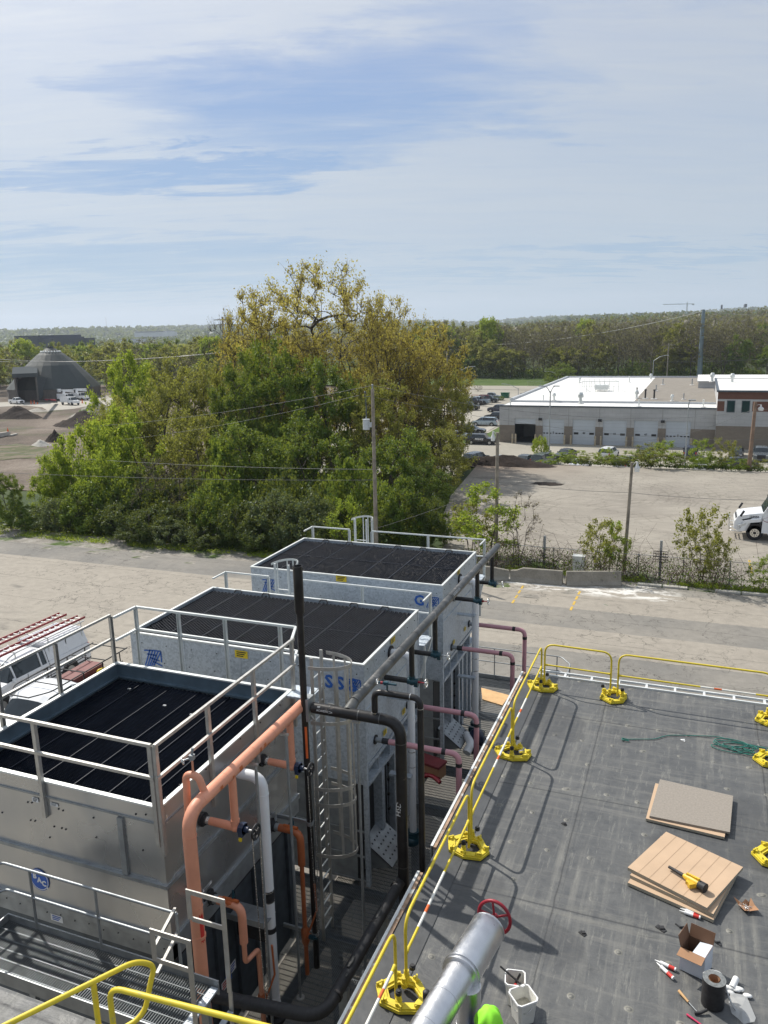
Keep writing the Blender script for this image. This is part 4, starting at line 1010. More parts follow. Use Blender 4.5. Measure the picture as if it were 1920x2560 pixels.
for i, (y, z, w_) in enumerate(valves):
    g = MB(); g.cyl((HX, y, z + .10), (HX, y, HZ - .08), .062, 14); obj('drop_pipe', g, MT['black_pipe'], t_)
    g = MB(); g.tube([(HX, y, HZ - .16), (HX, y, HZ - .06)], .07, 14, radii=[.064, .085]); obj('weld', g, MT['grey_pipe'], t_)
    v = thing('angle_valve', w_ + ' teal angle valve with chrome handwheel under the long header', 'valve', (HX, y, z), 'teal angle valves under the header')
    g = MB(); g.cyl((HX - .10, y, z), (HX + .12, y, z), .078, 12); g.cyl((HX, y, z), (HX, y, z + .13), .075, 12); g.sphere((HX, y, z), .095, 12)
    g.cyl((HX + .12, y, z), (HX + .15, y, z), .095, 8); g.box((HX + .1, y, z - .06), (.09, .10, .10)); obj('body', g, MT['teal'], v)
    g = MB(); g.cyl((HX + .15, y, z), (HX + .36, y, z), .014, 8); g.cyl((HX + .15, y, z), (HX + .2, y, z), .03, 8); obj('stem', g, MT['red'] if i % 2 == 0 else MT['dull_steel'], v)
    handwheel(v, (HX + .34, y, z), (1, 0, .1), .095, MT['chrome'])
    s = thing('inlet_pipe', w_ + ' black stub pipe between the tower wall and a teal valve', 'pipe', (-6, y, z), 'black inlet stubs')
    g = MB(); g.cyl((TX1 - .02, y, z), (HX - .09, y, z), .062, 12); obj('run', g, MT['black_pipe'], s)
    collar(s, (TX1 + .03, y, z), (1, 0, 0), .10, MT['dull_steel'], name='flange')
# cross pipe, elbow, riser
cy = 12.16
t_ = thing('discharge_riser', 'thick black pipe turning down in a wide elbow, marked HSD in chalk', 'pipe', (-4.62, cy, 1.85))
zc0 = 7.55
g = MB(); g.tube([(-6.36, cy, zc0), (-4.62, cy, zc0), (-4.62, cy, 4.2)], .104, 20, bend=.33); obj('run', g, MT['black_pipe'], t_)
for c, d in (((-6.0, cy, zc0), (1, 0, 0)), ((-5.42, cy, zc0), (1, 0, 0)), ((-5.0, cy, zc0), (1, 0, 0)), ((-4.62, cy, 7.15), (0, 0, 1)), ((-4.62, cy, 4.62), (0, 0, 1))): collar(t_, c, d, .108, MT['grey_pipe'], 20, 'weld', .018)
g = MB(); M = frame(Vector((-4.62 - .03, cy - .1015, 5.85)), (.05, .03, 1), (-1, .2, 0)); text(g, 'HSD', .15, M, th=.0008, bold=-.001)
M = frame(Vector((-6.12, cy - .09, zc0 + .055)), (1, 0, 0), (0, .5, .86)); text(g, 'MP', .045, frame(Vector((-6.2, cy - .083, zc0 + .072)), (1, 0, 0), (0, .6, .8)), th=.0008)
text(g, 'ACW07NC24', .055, frame(Vector((-6.08, cy - .103, zc0 + .012)), (1, 0, 0), (0, .1, 1)), th=.0008); obj('chalk_mark', g, MT['label_white'], t_)
g = MB(); g.b2((-6.52, cy - .12, 7.30), (-6.40, cy + .12, 7.75)); obj('end_plate', g, MT['dull_steel'], t_)
g = MB(); g.cyl((-4.62, cy, ZP), (-4.62, cy, 4.2), .095, 16); obj('lower_leg', g, MT['rubber'], t_); collar(t_, (-4.62, cy, 3.75), (0, 0, 1), .098, MT['label_white'], 16, 'band', .03)
t_ = thing('balance_pipe', 'thinner black pipe loop with a small valve on top beside the thick riser', 'pipe', (-4.24, cy, 1.85))
g = MB(); g.tube([(-5.11, cy, zc0 + .08), (-5.11, cy, 8.07), (-4.24, cy, 8.07), (-4.24, cy, ZP)], .058, 14, bend=.15); obj('run', g, MT['black_pipe'], t_)
for c, d in (((-4.42, cy, 8.07), (1, 0, 0)), ((-4.24, cy, 7.88), (0, 0, 1)), ((-5.11, cy, 7.66), (0, 0, 1))): collar(t_, c, d, .062, MT['chrome'], 14, 'weld', .012)
g = MB(); g.cyl((-4.86, cy, 8.12), (-4.86, cy, 8.26), .016, 8); g.cyl((-5.02, cy, 8.26), (-4.68, cy, 8.26), .022, 8); g.box((-4.88, cy, 8.26), (.08, .06, .06)); obj('purge_valve', g, MT['teal'], t_)
handwheel(t_, (-5.05, cy, 8.27), (1, 0, 0), .05, MT['chrome'], th=.008)
g = MB(); g.cyl((-4.98, cy, 8.26), (-4.94, cy, 8.26), .028, 8); obj('cap', g, MT['red'], t_)
t_ = thing('low_pipe', 'big black insulated pipe lying low along the roof edge over the grating', 'pipe', (-4.7, 9, 4.2))
g = MB(); g.tube([(-4.66, cy, 4.3), (-4.72, 8.85, 4.3), (-9.0, 8.6 - .25, 4.3)], .100, 18, bend=.35); obj('run', g, MT['rubber'], t_)
for y in (11.95, 10.9, 9.3): collar(t_, (-4.69, y, 4.3), (0, 1, 0), .103, MT['black_pipe'], 18, 'tape', .05)
for y in (11.3, 9.6):
    g = MB(); g.b2((-4.78, y - .05, ZP), (-4.62, y + .05, 4.17)); obj('support', g, MT['dull_steel'], t_)
g = MB(); g.sphere((-4.69, 11.1, 4.40), .03, 6, sc=(1, 6, .3)); g.sphere((-4.70, 9.9, 4.41), .03, 6, sc=(1.2, 5, .3)); g.sphere((-4.66, 9.65, 4.40), .02, 6, sc=(1, 3, .3)); obj('scuff', g, MT['grey_pipe'], t_)['kind'] = 'stuff'
# tall stack
sx, sy = -6.50, 12.08
t_ = thing('vent_stack', 'tall black vertical pipe with a wider open top, standing in the middle', 'pipe', (sx, sy, ZP))
g = MB(); g.tube([(sx, sy, ZP), (sx, sy, 9.45)], .062, 16); obj('run', g, MT['black_pipe'], t_)
g = MB(); g.tube([(sx, sy, 9.40), (sx, sy, 9.46), (sx, sy, 10.32)], .09, 18, cap=False, radii=[.066, .088, .088]); g.tube([(sx, sy, 10.32), (sx, sy, 9.5)], .078, 18, cap=False); g.add([(sx + r_ * math.cos(a), sy + r_ * math.sin(a), 10.32) for r_ in (.088, .078) for a in [2 * math.pi * k / 18 for k in range(18)]], [(k, (k + 1) % 18, 18 + (k + 1) % 18, 18 + k) for k in range(18)])
g.cyl((sx, sy, 9.48), (sx, sy, 9.5), .078, 14); obj('sleeve', g, MT['black_pipe'], t_)
g = MB(); g.tube([(sx, sy, 7.25), (sx, sy, 6.65)], .0635, 16, cap=False); p = obj('warning_label', MB().add([(sx + .064 * math.cos(a), sy + .064 * math.sin(a), z) for z in (6.55, 7.2) for a in [math.radians(v) for v in range(-75, -30, 8)]], [(k, k + 1, k + 7, k + 6) for k in range(5)]), MT['label_orange'], t_)
for z in (5.1, 2.6):
    g = MB(); g.b2((ax1 + .03, sy - .02, z), (sx - .05, sy + .02, z + .08)); g.cyl((sx, sy, z), (sx, sy, z + .08), .072, 14); obj('bracket', g, MT['dull_steel'], t_)
g = MB(); g.b2((sx - .10, sy + .05, 6.9), (sx - .06, sy + .09, 8.5)); g.bar((sx - .08, sy + .07, 7.6), (sx + .15, sy + .07, 7.3), .03, .03); obj('strut', g, MT['rail_steel'], t_)
# orange header and its branches
OX, OZ = -6.6, 7.56
t_ = thing('orange_header', 'long salmon orange insulated pipe along the nearest tower, turning down at its near end', 'pipe', (OX, 8.55, ZP))
g = MB(); g.tube([(OX, 12.18, OZ), (OX, 8.52, OZ), (OX + .02, 8.52, ZP)], .102, 20, bend=.34, cap=True); g.sphere((OX, 12.18, OZ), .101, 14, sc=(1, .4, 1)); obj('run', g, MT['orange'], t_)
for c, d in (((OX, 11.65, OZ), (0, 1, 0)), ((OX, 11.0, OZ), (0, 1, 0)), ((OX, 10.35, OZ), (0, 1, 0)), ((OX, 9.5, OZ), (0, 1, 0)), ((OX, 8.86, OZ), (0, 1, 0)), ((OX + .01, 8.52, 7.2), (0, 0, 1)), ((OX + .01, 8.52, 6.0), (0, 0, 1))): collar(t_, c, d, .1045, MT['orange'], 20, 'jacket_seam', .012)
collar(t_, (OX + .02, 8.52, 5.48), (0, 0, 1), .106, MT['orange'], 20, 'jacket_seam', .05)
def patch(par, y, a0, a1, w_, ax='y', z0=0, r_=.1035, c=None, m=None, nm='touched_up_patch'):
    g = MB(); n_ = 8; vs = []
    for j, f in enumerate((-1, -.4, .3, 1)):
        for k in range(n_ + 1):
            a = math.radians(a0 + (a1 - a0) * k / n_); s = 1 - .25 * ((j * 7 + k * 3) % 4) / 4
            if ax == 'y': vs.append((OX + r_ * math.cos(a), y + f * w_ * s, OZ + r_ * math.sin(a)))
            else: vs.append((OX + .01 + r_ * math.cos(a), 8.52 + r_ * math.sin(a), z0 + f * w_ * s))
    for j in range(3):
        for k in range(n_): g.add([vs[j * 9 + k], vs[j * 9 + k + 1], vs[j * 9 + k + 10], vs[j * 9 + k + 9]], [(0, 1, 2, 3)])
    return obj(nm, g, m or MT['orange_fresh'], par)
for y, a0, a1, w_ in ((10.48, -40, 20, .035), (10.62, -20, 25, .04), (9.85, -30, 25, .05), (9.62, -60, 5, .03), (9.28, -30, 15, .04), (10.75, -50, -10, .03)): patch(t_, y, a0, a1, w_)
patch(t_, 0, 175, 250, .16, 'z', 6.85); patch(t_, 0, 170, 215, .10, 'z', 7.15)
p = patch(t_, 0, -35, 5, .26, 'z', 6.0 - .35, .1045, m=MT['label_red'], nm='warning_label')
for i, (yd, w_) in enumerate(((9.72, 'near'), (11.68, 'far'))):
    zv = 6.56
    b_ = thing('orange_branch', w_ + ' orange branch pipe dropping from the header to the tower wall', 'pipe', (OX, yd, zv), 'orange branch pipes')
    g = MB(); g.tube([(OX, yd, OZ - .05), (OX, yd, zv + .02)], .066, 16); obj('drop', g, MT['orange'], b_)
    g = MB(); g.tube([(ax1 + .16, yd, zv), (OX + .10, yd, zv)], .068, 16, radii=[.066, .074]); g.cyl((OX, yd, zv + .14), (OX, yd, zv + .03), .074, 16); g.sphere((OX, yd, zv), .085, 12); obj('insulated_tee', g, MT['orange'], b_)
    g = MB(); g.cyl((ax1 + .005, yd, zv), (ax1 + .05, yd, zv), .12, 14); g.cyl((ax1 + .05, yd, zv), (ax1 + .10, yd, zv), .085, 14); obj('boot', g, MT['rubber'], b_)
    g = MB(); g.cyl((ax1 + .10, yd, zv), (ax1 + .165, yd, zv), .068, 14); obj('clamp_band', g, MT['chrome'], b_)
    v = thing('chain_valve', w_ + ' dark valve with a black chain wheel on an orange branch pipe', 'valve', (OX + .15, yd, zv), 'chain wheel valves')
    g = MB(); g.cyl((OX + .08, yd, zv), (OX + .17, yd, zv), .095, 8); g.box((OX + .13, yd, zv - .02), (.08, .17, .17)); g.cyl((OX + .17, yd, zv), (OX + .24, yd, zv), .05, 8); obj('bonnet', g, simple('navy valve paint', (.015, .03, .07), .35), v)
    g = MB(); g.cyl((OX + .24, yd, zv), (OX + .40, yd, zv), .02, 8); obj('stem', g, MT['chrome'], v)
    handwheel(v, (OX + .38, yd, zv + .0), (1, 0, 0), .12, MT['rubber'], 'chain_wheel', 6, .02)
    g = MB()
    for s in (-1, 1): g.tube([(OX + .38, yd + s * .12, zv), (OX + .38, yd + s * .09, zv - 1.6), (OX + .38, yd + s * .03, 3.0)], .008, 5)
    obj('chain', g, MT['chrome'], v)
    g = MB(); g.box((OX + .14, yd - .1, zv - .14), (.05, .03, .05)); obj('tag', g, MT['label_yellow'], v)
t_ = thing('orange_loop', 'orange hairpin pipe loop with a small valve beside the header bend', 'pipe', (OX, 8.9, 7.0))
g = MB(); g.tube([(OX - .02, 9.0, OZ + .05), (OX - .09, 8.97, OZ + .34), (OX - .30, 8.95, OZ + .34), (OX - .33, 8.95, 6.65)], .056, 14, bend=.16); obj('run', g, MT['orange'], t_)
g = MB(); g.cyl((OX - .17, 8.96, OZ + .36), (OX - .17, 8.96, OZ + .60), .016, 8); obj('riser', g, MT['orange'], t_)
g = MB(); g.box((OX - .17, 8.96, OZ + .64), (.07, .07, .08)); g.cyl((OX - .17, 8.96, OZ + .66), (OX - .16, 8.98, OZ + .78), .02, 8); g.cyl((OX - .17, 8.96, OZ + .63), (OX - .27, 8.90, OZ + .60), .016, 8); obj('needle_valve', g, MT['dull_steel'], t_)
handwheel(t_, (OX - .29, 8.89, OZ + .59), (1, .6, .3), .05, MT['chrome'], th=.009)
for i, (y, w_) in enumerate(((9.72, 'near'), (11.85, 'far'))):
    z = 5.06; t_ = thing('drain_pipe', ('near rust orange pipe with a kink, low on the tower wall' if i == 0 else 'far rust orange pipe dropping straight to the grating'), 'pipe', (OX, y, ZP), 'rust orange liquid pipes')
    g = MB(); xx = OX - .0
    m = MT['orange'] if i == 0 else MT['rust_orange']
    g.tube([(ax1 + .20, y, z), (xx, y, z), (xx, y, 4.35)], .072, 16, bend=.2); obj('upper_bend', g, m, t_)
    pts = [(xx, y, 4.4), (xx, y, 3.95), (xx, y + .42, 3.87), (xx, y + .45, ZP)] if i == 0 else [(xx, y, 4.4), (xx, y, ZP)]
    g = MB(); g.tube(pts, .044, 14, bend=.09); obj('lower_leg', g, MT['rust_orange'] if i else MT['orange'], t_)
    g = MB(); g.tube([(xx, y, 4.45), (xx, y, 4.33)], .07, 16, radii=[.072, .044]); obj('reducer', g, m, t_)
    y2 = pts[-1][1]
    g = MB(); g.tube([(xx, y2, 2.95), (xx, y2, 2.88), (xx, y2, 2.62), (xx, y2, 2.52)], .08, 14, radii=[.046, .085, .08, .046]); g.cyl((xx, y2, 2.75), (xx + .12, y2 - .03, 2.78), .06, 12); obj('insulated_valve', g, MT['rust_orange'], t_)
    g = MB(); g.cyl((xx + .10, y2 - .03, 2.78), (xx + .22, y2 - .05, 2.8), .05, 10); g.cyl((xx + .2, y2 - .05, 2.8), (xx + .3, y2 - .08, 2.82), .02, 8); obj('valve_body', g, MT['teal'], t_)
    g = MB(); g.cyl((ax1 + .002, y, z), (ax1 + .03, y, z), .15, 8); g.cyl((ax1 + .03, y, z), (ax1 + .12, y, z), .10, 14); obj('boot', g, MT['rubber'], t_)
    g = MB(); g.cyl((ax1 + .12, y, z), (ax1 + .20, y, z), .078, 14); obj('clamp_band', g, MT['dull_steel'], t_)
    g = MB(); g.cyl((OX - .15, y, z + .06), (OX - .15, y, z + .13), .014, 8); obj('nipple', g, MT['orange_fresh'], t_)
    g = MB(); g.cyl((OX - .15, y, z + .13), (OX - .15, y, z + .2), .03, 8); g.cyl((OX - .15, y, z + .2), (OX - .15, y, z + .27), .016, 8); obj('gauge_cock', g, MT['teal'], t_)
    g = MB(); g.tube([(ax1 + .3, y, z + .0725), (OX - .05, y, z + .0735)], .03, 8, cap=False); g.sphere((OX - .22, y, z + .02), .074, 12, sc=(1.6, 1, .82)); obj('fresh_paint_patch', g, MT['orange_fresh'], t_)
    g = MB(); g.tube([(xx + .1, y2, 2.9), (xx + .22, y2 + .1, 3.3), (xx + .2, y2 + .1, 3.9)], .02, 8); obj('tail_pipe', g, MT['rust_orange'], t_)
# white drain risers
t_ = thing('white_pipe', 'thick white plastic pipe dropping from the nearest tower under the orange header', 'pipe', (-6.62, 10.62, ZP))
wx, wy = -6.60, 10.62
g = MB(); g.tube([(ax1 - .02, wy, 6.93), (wx, wy, 6.93), (wx - .03, wy, ZP + .6)], .096, 20, bend=.24); obj('run', g, MT['pvc'], t_)
collar(t_, (wx, wy, 6.62), (0, 0, 1), .101, MT['pvc'], 20, 'socket', .02)
g = MB(); g.cyl((wx - .02, wy, 4.48), (wx - .02, wy, 4.72), .104, 20); obj('rubber_coupling', g, MT['rubber'], t_)
for z in (4.49, 4.70): collar(t_, (wx - .02, wy, z), (0, 0, 1), .107, MT['chrome'], 20, 'hose_clamp', .018)
g = MB(); g.cyl((wx - .025, wy, 3.85), (wx - .025, wy, 3.95), .108, 20); g.b2((ax1 - .06, wy - .04, 3.6), (wx - .1, wy + .04, 4.0)); obj('pipe_clamp', g, MT['rubber'], t_)
g = MB(); g.cyl((wx - .03, wy, ZP + .25), (wx - .03, wy, ZP + .6), .104, 18); g.cyl((wx - .03, wy, ZP + .42), (wx - .03, wy, ZP + .46), .112, 18); obj('adapter', g, MT['pvc'], t_)
g = MB(); g.cyl((wx - .03, wy, ZP), (wx - .03, wy, ZP + .25), .10, 16); g.cyl((wx - .03, wy, ZP + .1), (wx - .03, wy, ZP + .16), .19, 16); obj('base_flange', g, MT['rubber'], t_)
g = MB(); g.b2((ax1 - .05, wy - .35, 4.18), (wx + .05, wy + .1, 4.20)); g.b2((ax1 - .05, wy - .35, 4.20), (wx + .05, wy - .33, 4.3)); obj('bracket', g, MT['dull_steel'], t_)
for (x, y, z1, r_, lab, yf, m) in ((-5.86, 16.15, 7.05, .088, 'white plastic pipe dropping down the face of the middle tower', 15.7, 'pvc'), (-5.86, 21.95, 7.05, .105, 'pale plastic pipe dropping down the corner of the farthest tower', 21.95, 'pvc')):
    t_ = thing('white_pipe', lab, 'pipe', (x, y, ZP), 'white drain pipes')
    g = MB(); g.tube([(TX1 - .02, y, z1), (x, y, z1), (x, y, ZP + .35)], r_, 18, bend=.22); obj('run', g, MT[m], t_)
    for z in (4.6, 4.2): collar(t_, (x, y, z), (0, 0, 1), r_ + .006, MT['chrome'], 18, 'hose_clamp', .02)
    collar(t_, (x, y, 6.7), (0, 0, 1), r_ + .006, MT[m], 18, 'socket', .1)
    g = MB(); g.cyl((TX1, y, z1), (TX1 + .04, y, z1), r_ + .07, 16); obj('boot', g, MT['rubber'], t_)
    g = MB(); g.sphere((x - .02, y, ZP + .35), .2, 12, sc=(1, 1.1, .8)); g.cyl((x, y, ZP + .35), (x, y, ZP + .6), .15, 12); obj('pump_body', g, MT['teal'], t_)
    g = MB(); g.b2((TX1, y - .25, 6.0), (x + .05, y - .08, 6.04)); g.b2((TX1, y - .27, 4.0), (x + .05, y - .1, 4.05)); obj('bracket', g, MT['galv'], t_)
t_ = thing('pipe_elbow', 'short white elbow beside the dark pump at the foot of the farthest tower', 'pipe', (-5.8, 20.75, ZP))
g = MB(); g.tube([(-5.95, 21.3, ZP + .5), (-5.7, 20.9, ZP + .45), (-5.75, 20.6, ZP + .3)], .12, 14, bend=.15); obj('run', g, MT['pvc'], t_)
t_ = thing('pump', 'dark blue pump with a grey rod at the foot of the farthest tower', 'pump', (-5.7, 21.2, ZP))
g = MB(); g.sphere((-5.65, 21.35, ZP + .45), .26, 12); g.cyl((-5.65, 21.35, ZP + .4), (-5.3, 21.2, ZP + .4), .16, 12); g.b2((-5.9, 21.1, ZP), (-5.2, 21.6, ZP + .15)); obj('casing', g, simple('pump navy', (.012, .02, .05), .35, 0, .2, 8), t_)
g = MB(); g.cyl((-6.0, 21.0, ZP + 1.0), (-5.3, 20.9, ZP + .95), .02, 6); g.cyl((-5.3, 20.9, ZP + .95), (-5.3, 20.9, ZP + .1), .018, 6); obj('lever', g, MT['dull_steel'], t_)
# pink liquid lines
for (y, xe, ze, w_, lo) in ((15.1, -4.39, 5.36, 'nearest', ZP), (17.25, -4.57, 5.2, 'second nearest', ZP), (21.1, -4.53, 5.22, 'second farthest', ZP), (23.0, -4.57, 5.26, 'farthest', ZP)):
    t_ = thing('pink_pipe', w_ + ' pink primed pipe leaving the tower wall and bending down to the grating', 'pipe', (xe, y, ZP), 'pink primed pipes')
    g = MB(); g.tube([(TX1 + .32, y, ze), (xe, y, ze), (xe, y, 2.35)], .066, 16, bend=.2); obj('run', g, MT['pink'], t_)
    g = MB(); g.cyl((xe, y, 2.0), (xe, y, 2.36), .08, 14); obj('lower_leg', g, MT['pink'], t_)
    g = MB(); g.cyl((TX1, y, ze), (TX1 + .18, y, ze), .06, 14); obj('sleeve', g, MT['dull_steel'], t_)
    g = MB(); g.cyl((TX1 + .18, y, ze), (TX1 + .34, y, ze), .068, 14); obj('black_coupling', g, MT['rubber'], t_); g = MB(); g.cyl((TX1 + .0, y, ze), (TX1 + .03, y, ze), .11, 14); obj('flange', g, MT['rubber'], t_)
    for c, d in (((xe - .34, y, ze), (1, 0, 0)), ((xe, y, ze - .25), (0, 0, 1)), ((xe, y, 2.55), (0, 0, 1))): collar(t_, c, d, .072, MT['rubber'], 14, 'tape_wrap', .09)
    g = MB(); g.cyl((xe, y, 2.15), (xe + .02, y - .02, 2.0), .09, 12); g.box((xe - .05, y, 2.1), (.14, .12, .06)); g.cyl((xe + .14, y, 2.2), (xe + .14, y, 3.0), .012, 6); obj('valve_gear', g, MT['rubber'], t_)
    handwheel(t_, (xe + .14, y + .05, 3.05), (.4, .5, .4), .07, MT['rubber'], th=.01)
# thin posts that carry the headers
for (x, y, z1, lab) in ((-6.46, 10.22, 7.43, 'thin steel post under the middle of the orange header'), (-6.46, 11.28, 7.43, 'thin steel post behind the white pipe under the orange header'), (-5.51, 12.26, 7.4, 'thin steel post under the black cross pipe beside the ladder cage')):
    t_ = thing('support_post', lab, 'post', (x, y, ZP), 'thin pipe support posts')
    g = MB(); g.cyl((x, y, ZP), (x, y, z1), .027, 12); obj('post', g, MT['dull_steel'], t_)
    g = MB()
    if z1 > 7.42: g.b2((x - .26, y - .025, z1 - .02), (x + .04, y + .025, z1 + .02)); g.bar((x - .16, y - .11, z1 + .02), (x - .16, y + .11, z1 + .02), .05, .02)
    else: g.b2((x - .08, y - .1, z1 - .03), (x + .08, y + .1, z1))
    g.cyl((x, y, ZP), (x, y, ZP + .02), .08, 10); obj('saddle', g, MT['rail_steel'], t_)
# steel by the header joint
# ------------------------------------------------------------ walkway before the nearest tower
WZ = 5.4
wk = thing('walkway', 'grey steel grating walkway before the nearest tower', 'walkway', (-8, 7.4, WZ))
wx0, wx1, wy0, wy1 = -9.71, -5.80, 7.0, 7.86
g = MB(); grate(g, wx0 + .03, wx1 - .12, wy0 + .03, wy1 - .03, WZ, 'y', .040, .135); obj('grating', g, MT['grate'], wk)
g = MB(); g.b2((wx0, wy1 - .02, WZ - .12), (wx1, wy1, WZ + .11)); g.b2((wx0, wy0 - .02, WZ - .2), (wx1 - .1, wy0, WZ + .02)); g.b2((wx0 - .0, wy0, WZ - .12), (wx0 + .02, wy1 - .02, WZ + .11)); obj('toe_board', g, MT['dull_steel'], wk)
g = MB(); g.b2((wx1 - .11, wy0, WZ - .03), (wx1 - .0, wy1 - .03, WZ + .005)); obj('nosing', g, MT['galv'], wk)
g = MB()
for i in range(2):
    for j in range(9): g.cyl((wx1 - .085 + i * .05, wy0 + .05 + j * .085, WZ + .004), (wx1 - .085 + i * .05, wy0 + .05 + j * .085, WZ + .012), .016, 6)
obj('grip_stud', g, MT['pale_steel'], wk)['kind'] = 'stuff'
for x in (-9.5, -8.3, -7.1, -5.95):
    g = MB(); g.b2((x - .04, wy0 + .01, WZ - .2), (x + .04, wy1 - .03, WZ - .05)); obj('bearer', g, MT['dull_steel'], wk)
for x in (-9.3, -6.0):
    g = MB(); g.b2((x - .06, wy1 - .12, GZ), (x + .06, wy1 - .04, WZ - .21)); obj('leg', g, MT['dull_steel'], wk)
pipe_rail('guardrail', 'grey pipe rail with two bars along the back of the grating walkway', [(wx0 - .02, wy0 + .3), (wx0 - .0, wy1 - .01), (-6.66, wy1 - .01), (-6.42, wy1 - .01)], WZ, (1.04, .56), .022, MT['dull_steel'], [(-9.12, wy1 - .01), (-7.86, wy1 - .01), (-6.42, wy1 - .01)], bend=.12)
# steel walk-through gate at the ladder head
t_ = thing('ladder_gate', 'pair of flat steel handhold frames at the end of the grating walkway', 'gate', (-5.9, 7.3, WZ))
def flatbar(g, pts, wdt, th, nrm):
    for a, b_ in zip(pts[:-1], pts[1:]): g.bar(a, b_, th, wdt, up=nrm)
for k, (y, dy) in enumerate(((wy1 - .02, 0), (wy0 + .05, 0))):
    xa, xb = -6.18, -5.62; zt = 6.9
    g = MB(); n_ = (0, 1, 0)
    g.b2((xa - .035, y - .01, zt - .48), (xa + .035, y + .01, zt)); g.b2((xb - .035, y - .01, WZ - .02), (xb + .035, y + .01, zt)); g.b2((xa + .036, y - .01, zt - .07), (xb - .036, y + .01, zt)); g.b2((xa + .036, y - .01, zt - .50), (xb - .036, y + .01, zt - .43))
    obj('handhold', g, MT['rail_steel'], t_)
for z in (6.83, 6.42):
    g = MB(); g.bar((-6.42, wy1 - .03, z - .3 if z > 6.5 else z - .3), (-6.2, wy0 + .08, z - .25), .04, .04); obj('side_bar', g, MT['rail_steel'], t_)
g = MB(); g.bar((-5.62, wy1, WZ - .02), (-5.62, wy1 - .05, 3.8), .06, .02); g.bar((-5.62, wy0 + .05, WZ - .02), (-5.62, wy0 + .05, 3.8), .06, .02); obj('stringer', g, MT['rail_steel'], t_)
for i in range(6):
    g = MB(); g.b2((-5.66, wy0 + .06, 5.05 - i * .28), (-5.58, wy1 - .03, 5.08 - i * .28)); obj('rung', g, MT['galv'], t_)
# things lying on the platform
t_ = thing('plywood_board', 'pale plywood board lying on the grating by the pale corner pipe', 'board', (-5.0, 23.6, ZP + .01))
P4 = [PZ(px, py, ZP + .05) for px, py in ((1203, 1719), (1274, 1738), (1256, 1763), (1206, 1748))]
g = MB(); g.prism([(p.x, p.y) for p in reversed(P4)], ZP + .01, ZP + .05); obj('sheet', g, MT['ply'], t_)
g = MB(); a, b_ = PZ(1193, 1718, ZP + .4), PZ(1203, 1770, ZP + .02); g.b2((a.x - .03, b_.y, ZP + .01), (a.x + .0, a.y, ZP + .5)); one('plywood_board', g, MT['ply_dark'], 'dark plywood board leaning on edge against the pale corner pipe', 'board')
t_ = thing('toolbox', 'red toolbox with a beige panel standing in the gap between the towers', 'toolbox', (-6.2, 18.9, ZP))
c = PZ(1075, 1925, ZP + .3)
g = MB(); g.box(c + Vector((0, .1, .0)), (.75, .4, .36), -.25); obj('body', g, MT['card'], t_)
g = MB(); g.box(c + Vector((0, .1, .22)), (.80, .46, .07), -.25); g.box(c + Vector((.02, -.11, -.1)), (.7, .03, .1), -.25); obj('lid', g, simple('tool red', (.17, .025, .03), .6), t_)
c = PZ(1072, 1958, ZP + .1); g = MB(); g.tube([c + Vector((-.4, .1, 0)), c + Vector((0, .15, .2)), c + Vector((.35, -.05, .12))], .06, 8, bend=.3); one('strap', g, MT['red'], 'red strap lying on the grating before the toolbox', 'strap')
PLANT[:] = [1.0, 0.0]
# ------------------------------------------------------------ things on the roof
# silver jacketed pipe with a red handwheel
zS = 8.0
e0 = PZ(1222, 2318, zS); e1 = PZ(1075, 2560, zS); d = (e1 - e0).normalized()
t_ = thing('silver_pipe', 'silver jacketed insulated pipe on the roof, its near end off the bottom of the picture', 'pipe', (e0.x, e0.y - .3, ZR))
g = MB(); g.tube([e0, e0 + d * .02, e0 + d * .74], .19, 28, radii=[.178, .19, .19]); obj('end_cover', g, MT['alu'], t_)
g = MB(); g.tube([e0 + d * .68, e0 + d * 4.2], .158, 28); obj('run', g, MT['alu'], t_)
for k, (s, r_) in enumerate(((.70, .205), (.745, .198), (1.12, .161), (1.5, .161), (1.9, .161), (2.3, .161), (.03, .193))): collar(t_, e0 + d * s, d, r_, MT['alu'], 28, 'jacket_bead', .014)
lb = e0 + d * .85; lp = Vector((lb.x, lb.y, 0))
g = MB(); g.cyl(lp + Vector((.12, .05, ZR)), lp + Vector((.12, .05, zS - .05)), .125, 22); obj('vertical_leg', g, MT['alu'], t_)
for z in (6.6, 7.05, 7.5): collar(t_, lp + Vector((.12, .05, z)), (0, 0, 1), .128, MT['alu'], 22, 'jacket_bead', .012)
hc = PZ(1236, 2293, zS + .06)
ax = (-d + Vector((0.0, 0, -.12))).normalized()
g = MB(); g.cyl(e0 + d * .1, hc, .02, 10); obj('stem', g, MT['dull_steel'], t_)
z = ax; xx = z.orthogonal().normalized(); yy = z.cross(xx); M = Matrix((xx, yy, z)).transposed()
g = MB(); g.torus(hc, .185, .019, 36, 10, M=M)
for k in range(5): a = 2 * math.pi * k / 5 + .3; g.cyl(hc, hc + M @ Vector((math.cos(a) * .185, math.sin(a) * .185, 0)), .013, 8)
g.cyl(hc - z * .02, hc + z * .03, .035, 12); obj('handwheel', g, MT['red'], t_)
# grey post with black cap beside it
p = PZ(1066, 2480, 7.3); t_ = thing('capped_post', 'short grey square post with a black round cap beside the nearest rail base', 'post', (p.x, p.y, ZR))
g = MB(); g.b2((p.x - .03, p.y - .03, ZR + .01), (p.x + .03, p.y + .03, 7.22)); g.bar((p.x, p.y, 6.95), (p.x + .5, p.y - .12, 6.85), .04, .04); obj('post', g, MT['dull_steel'], t_)
g = MB(); g.cyl((p.x, p.y, 7.22), (p.x, p.y, 7.30), .042, 14); g.sphere((p.x, p.y, 7.30), .041, 12, sc=(1, 1, .5)); obj('cap', g, MT['rubber'], t_)
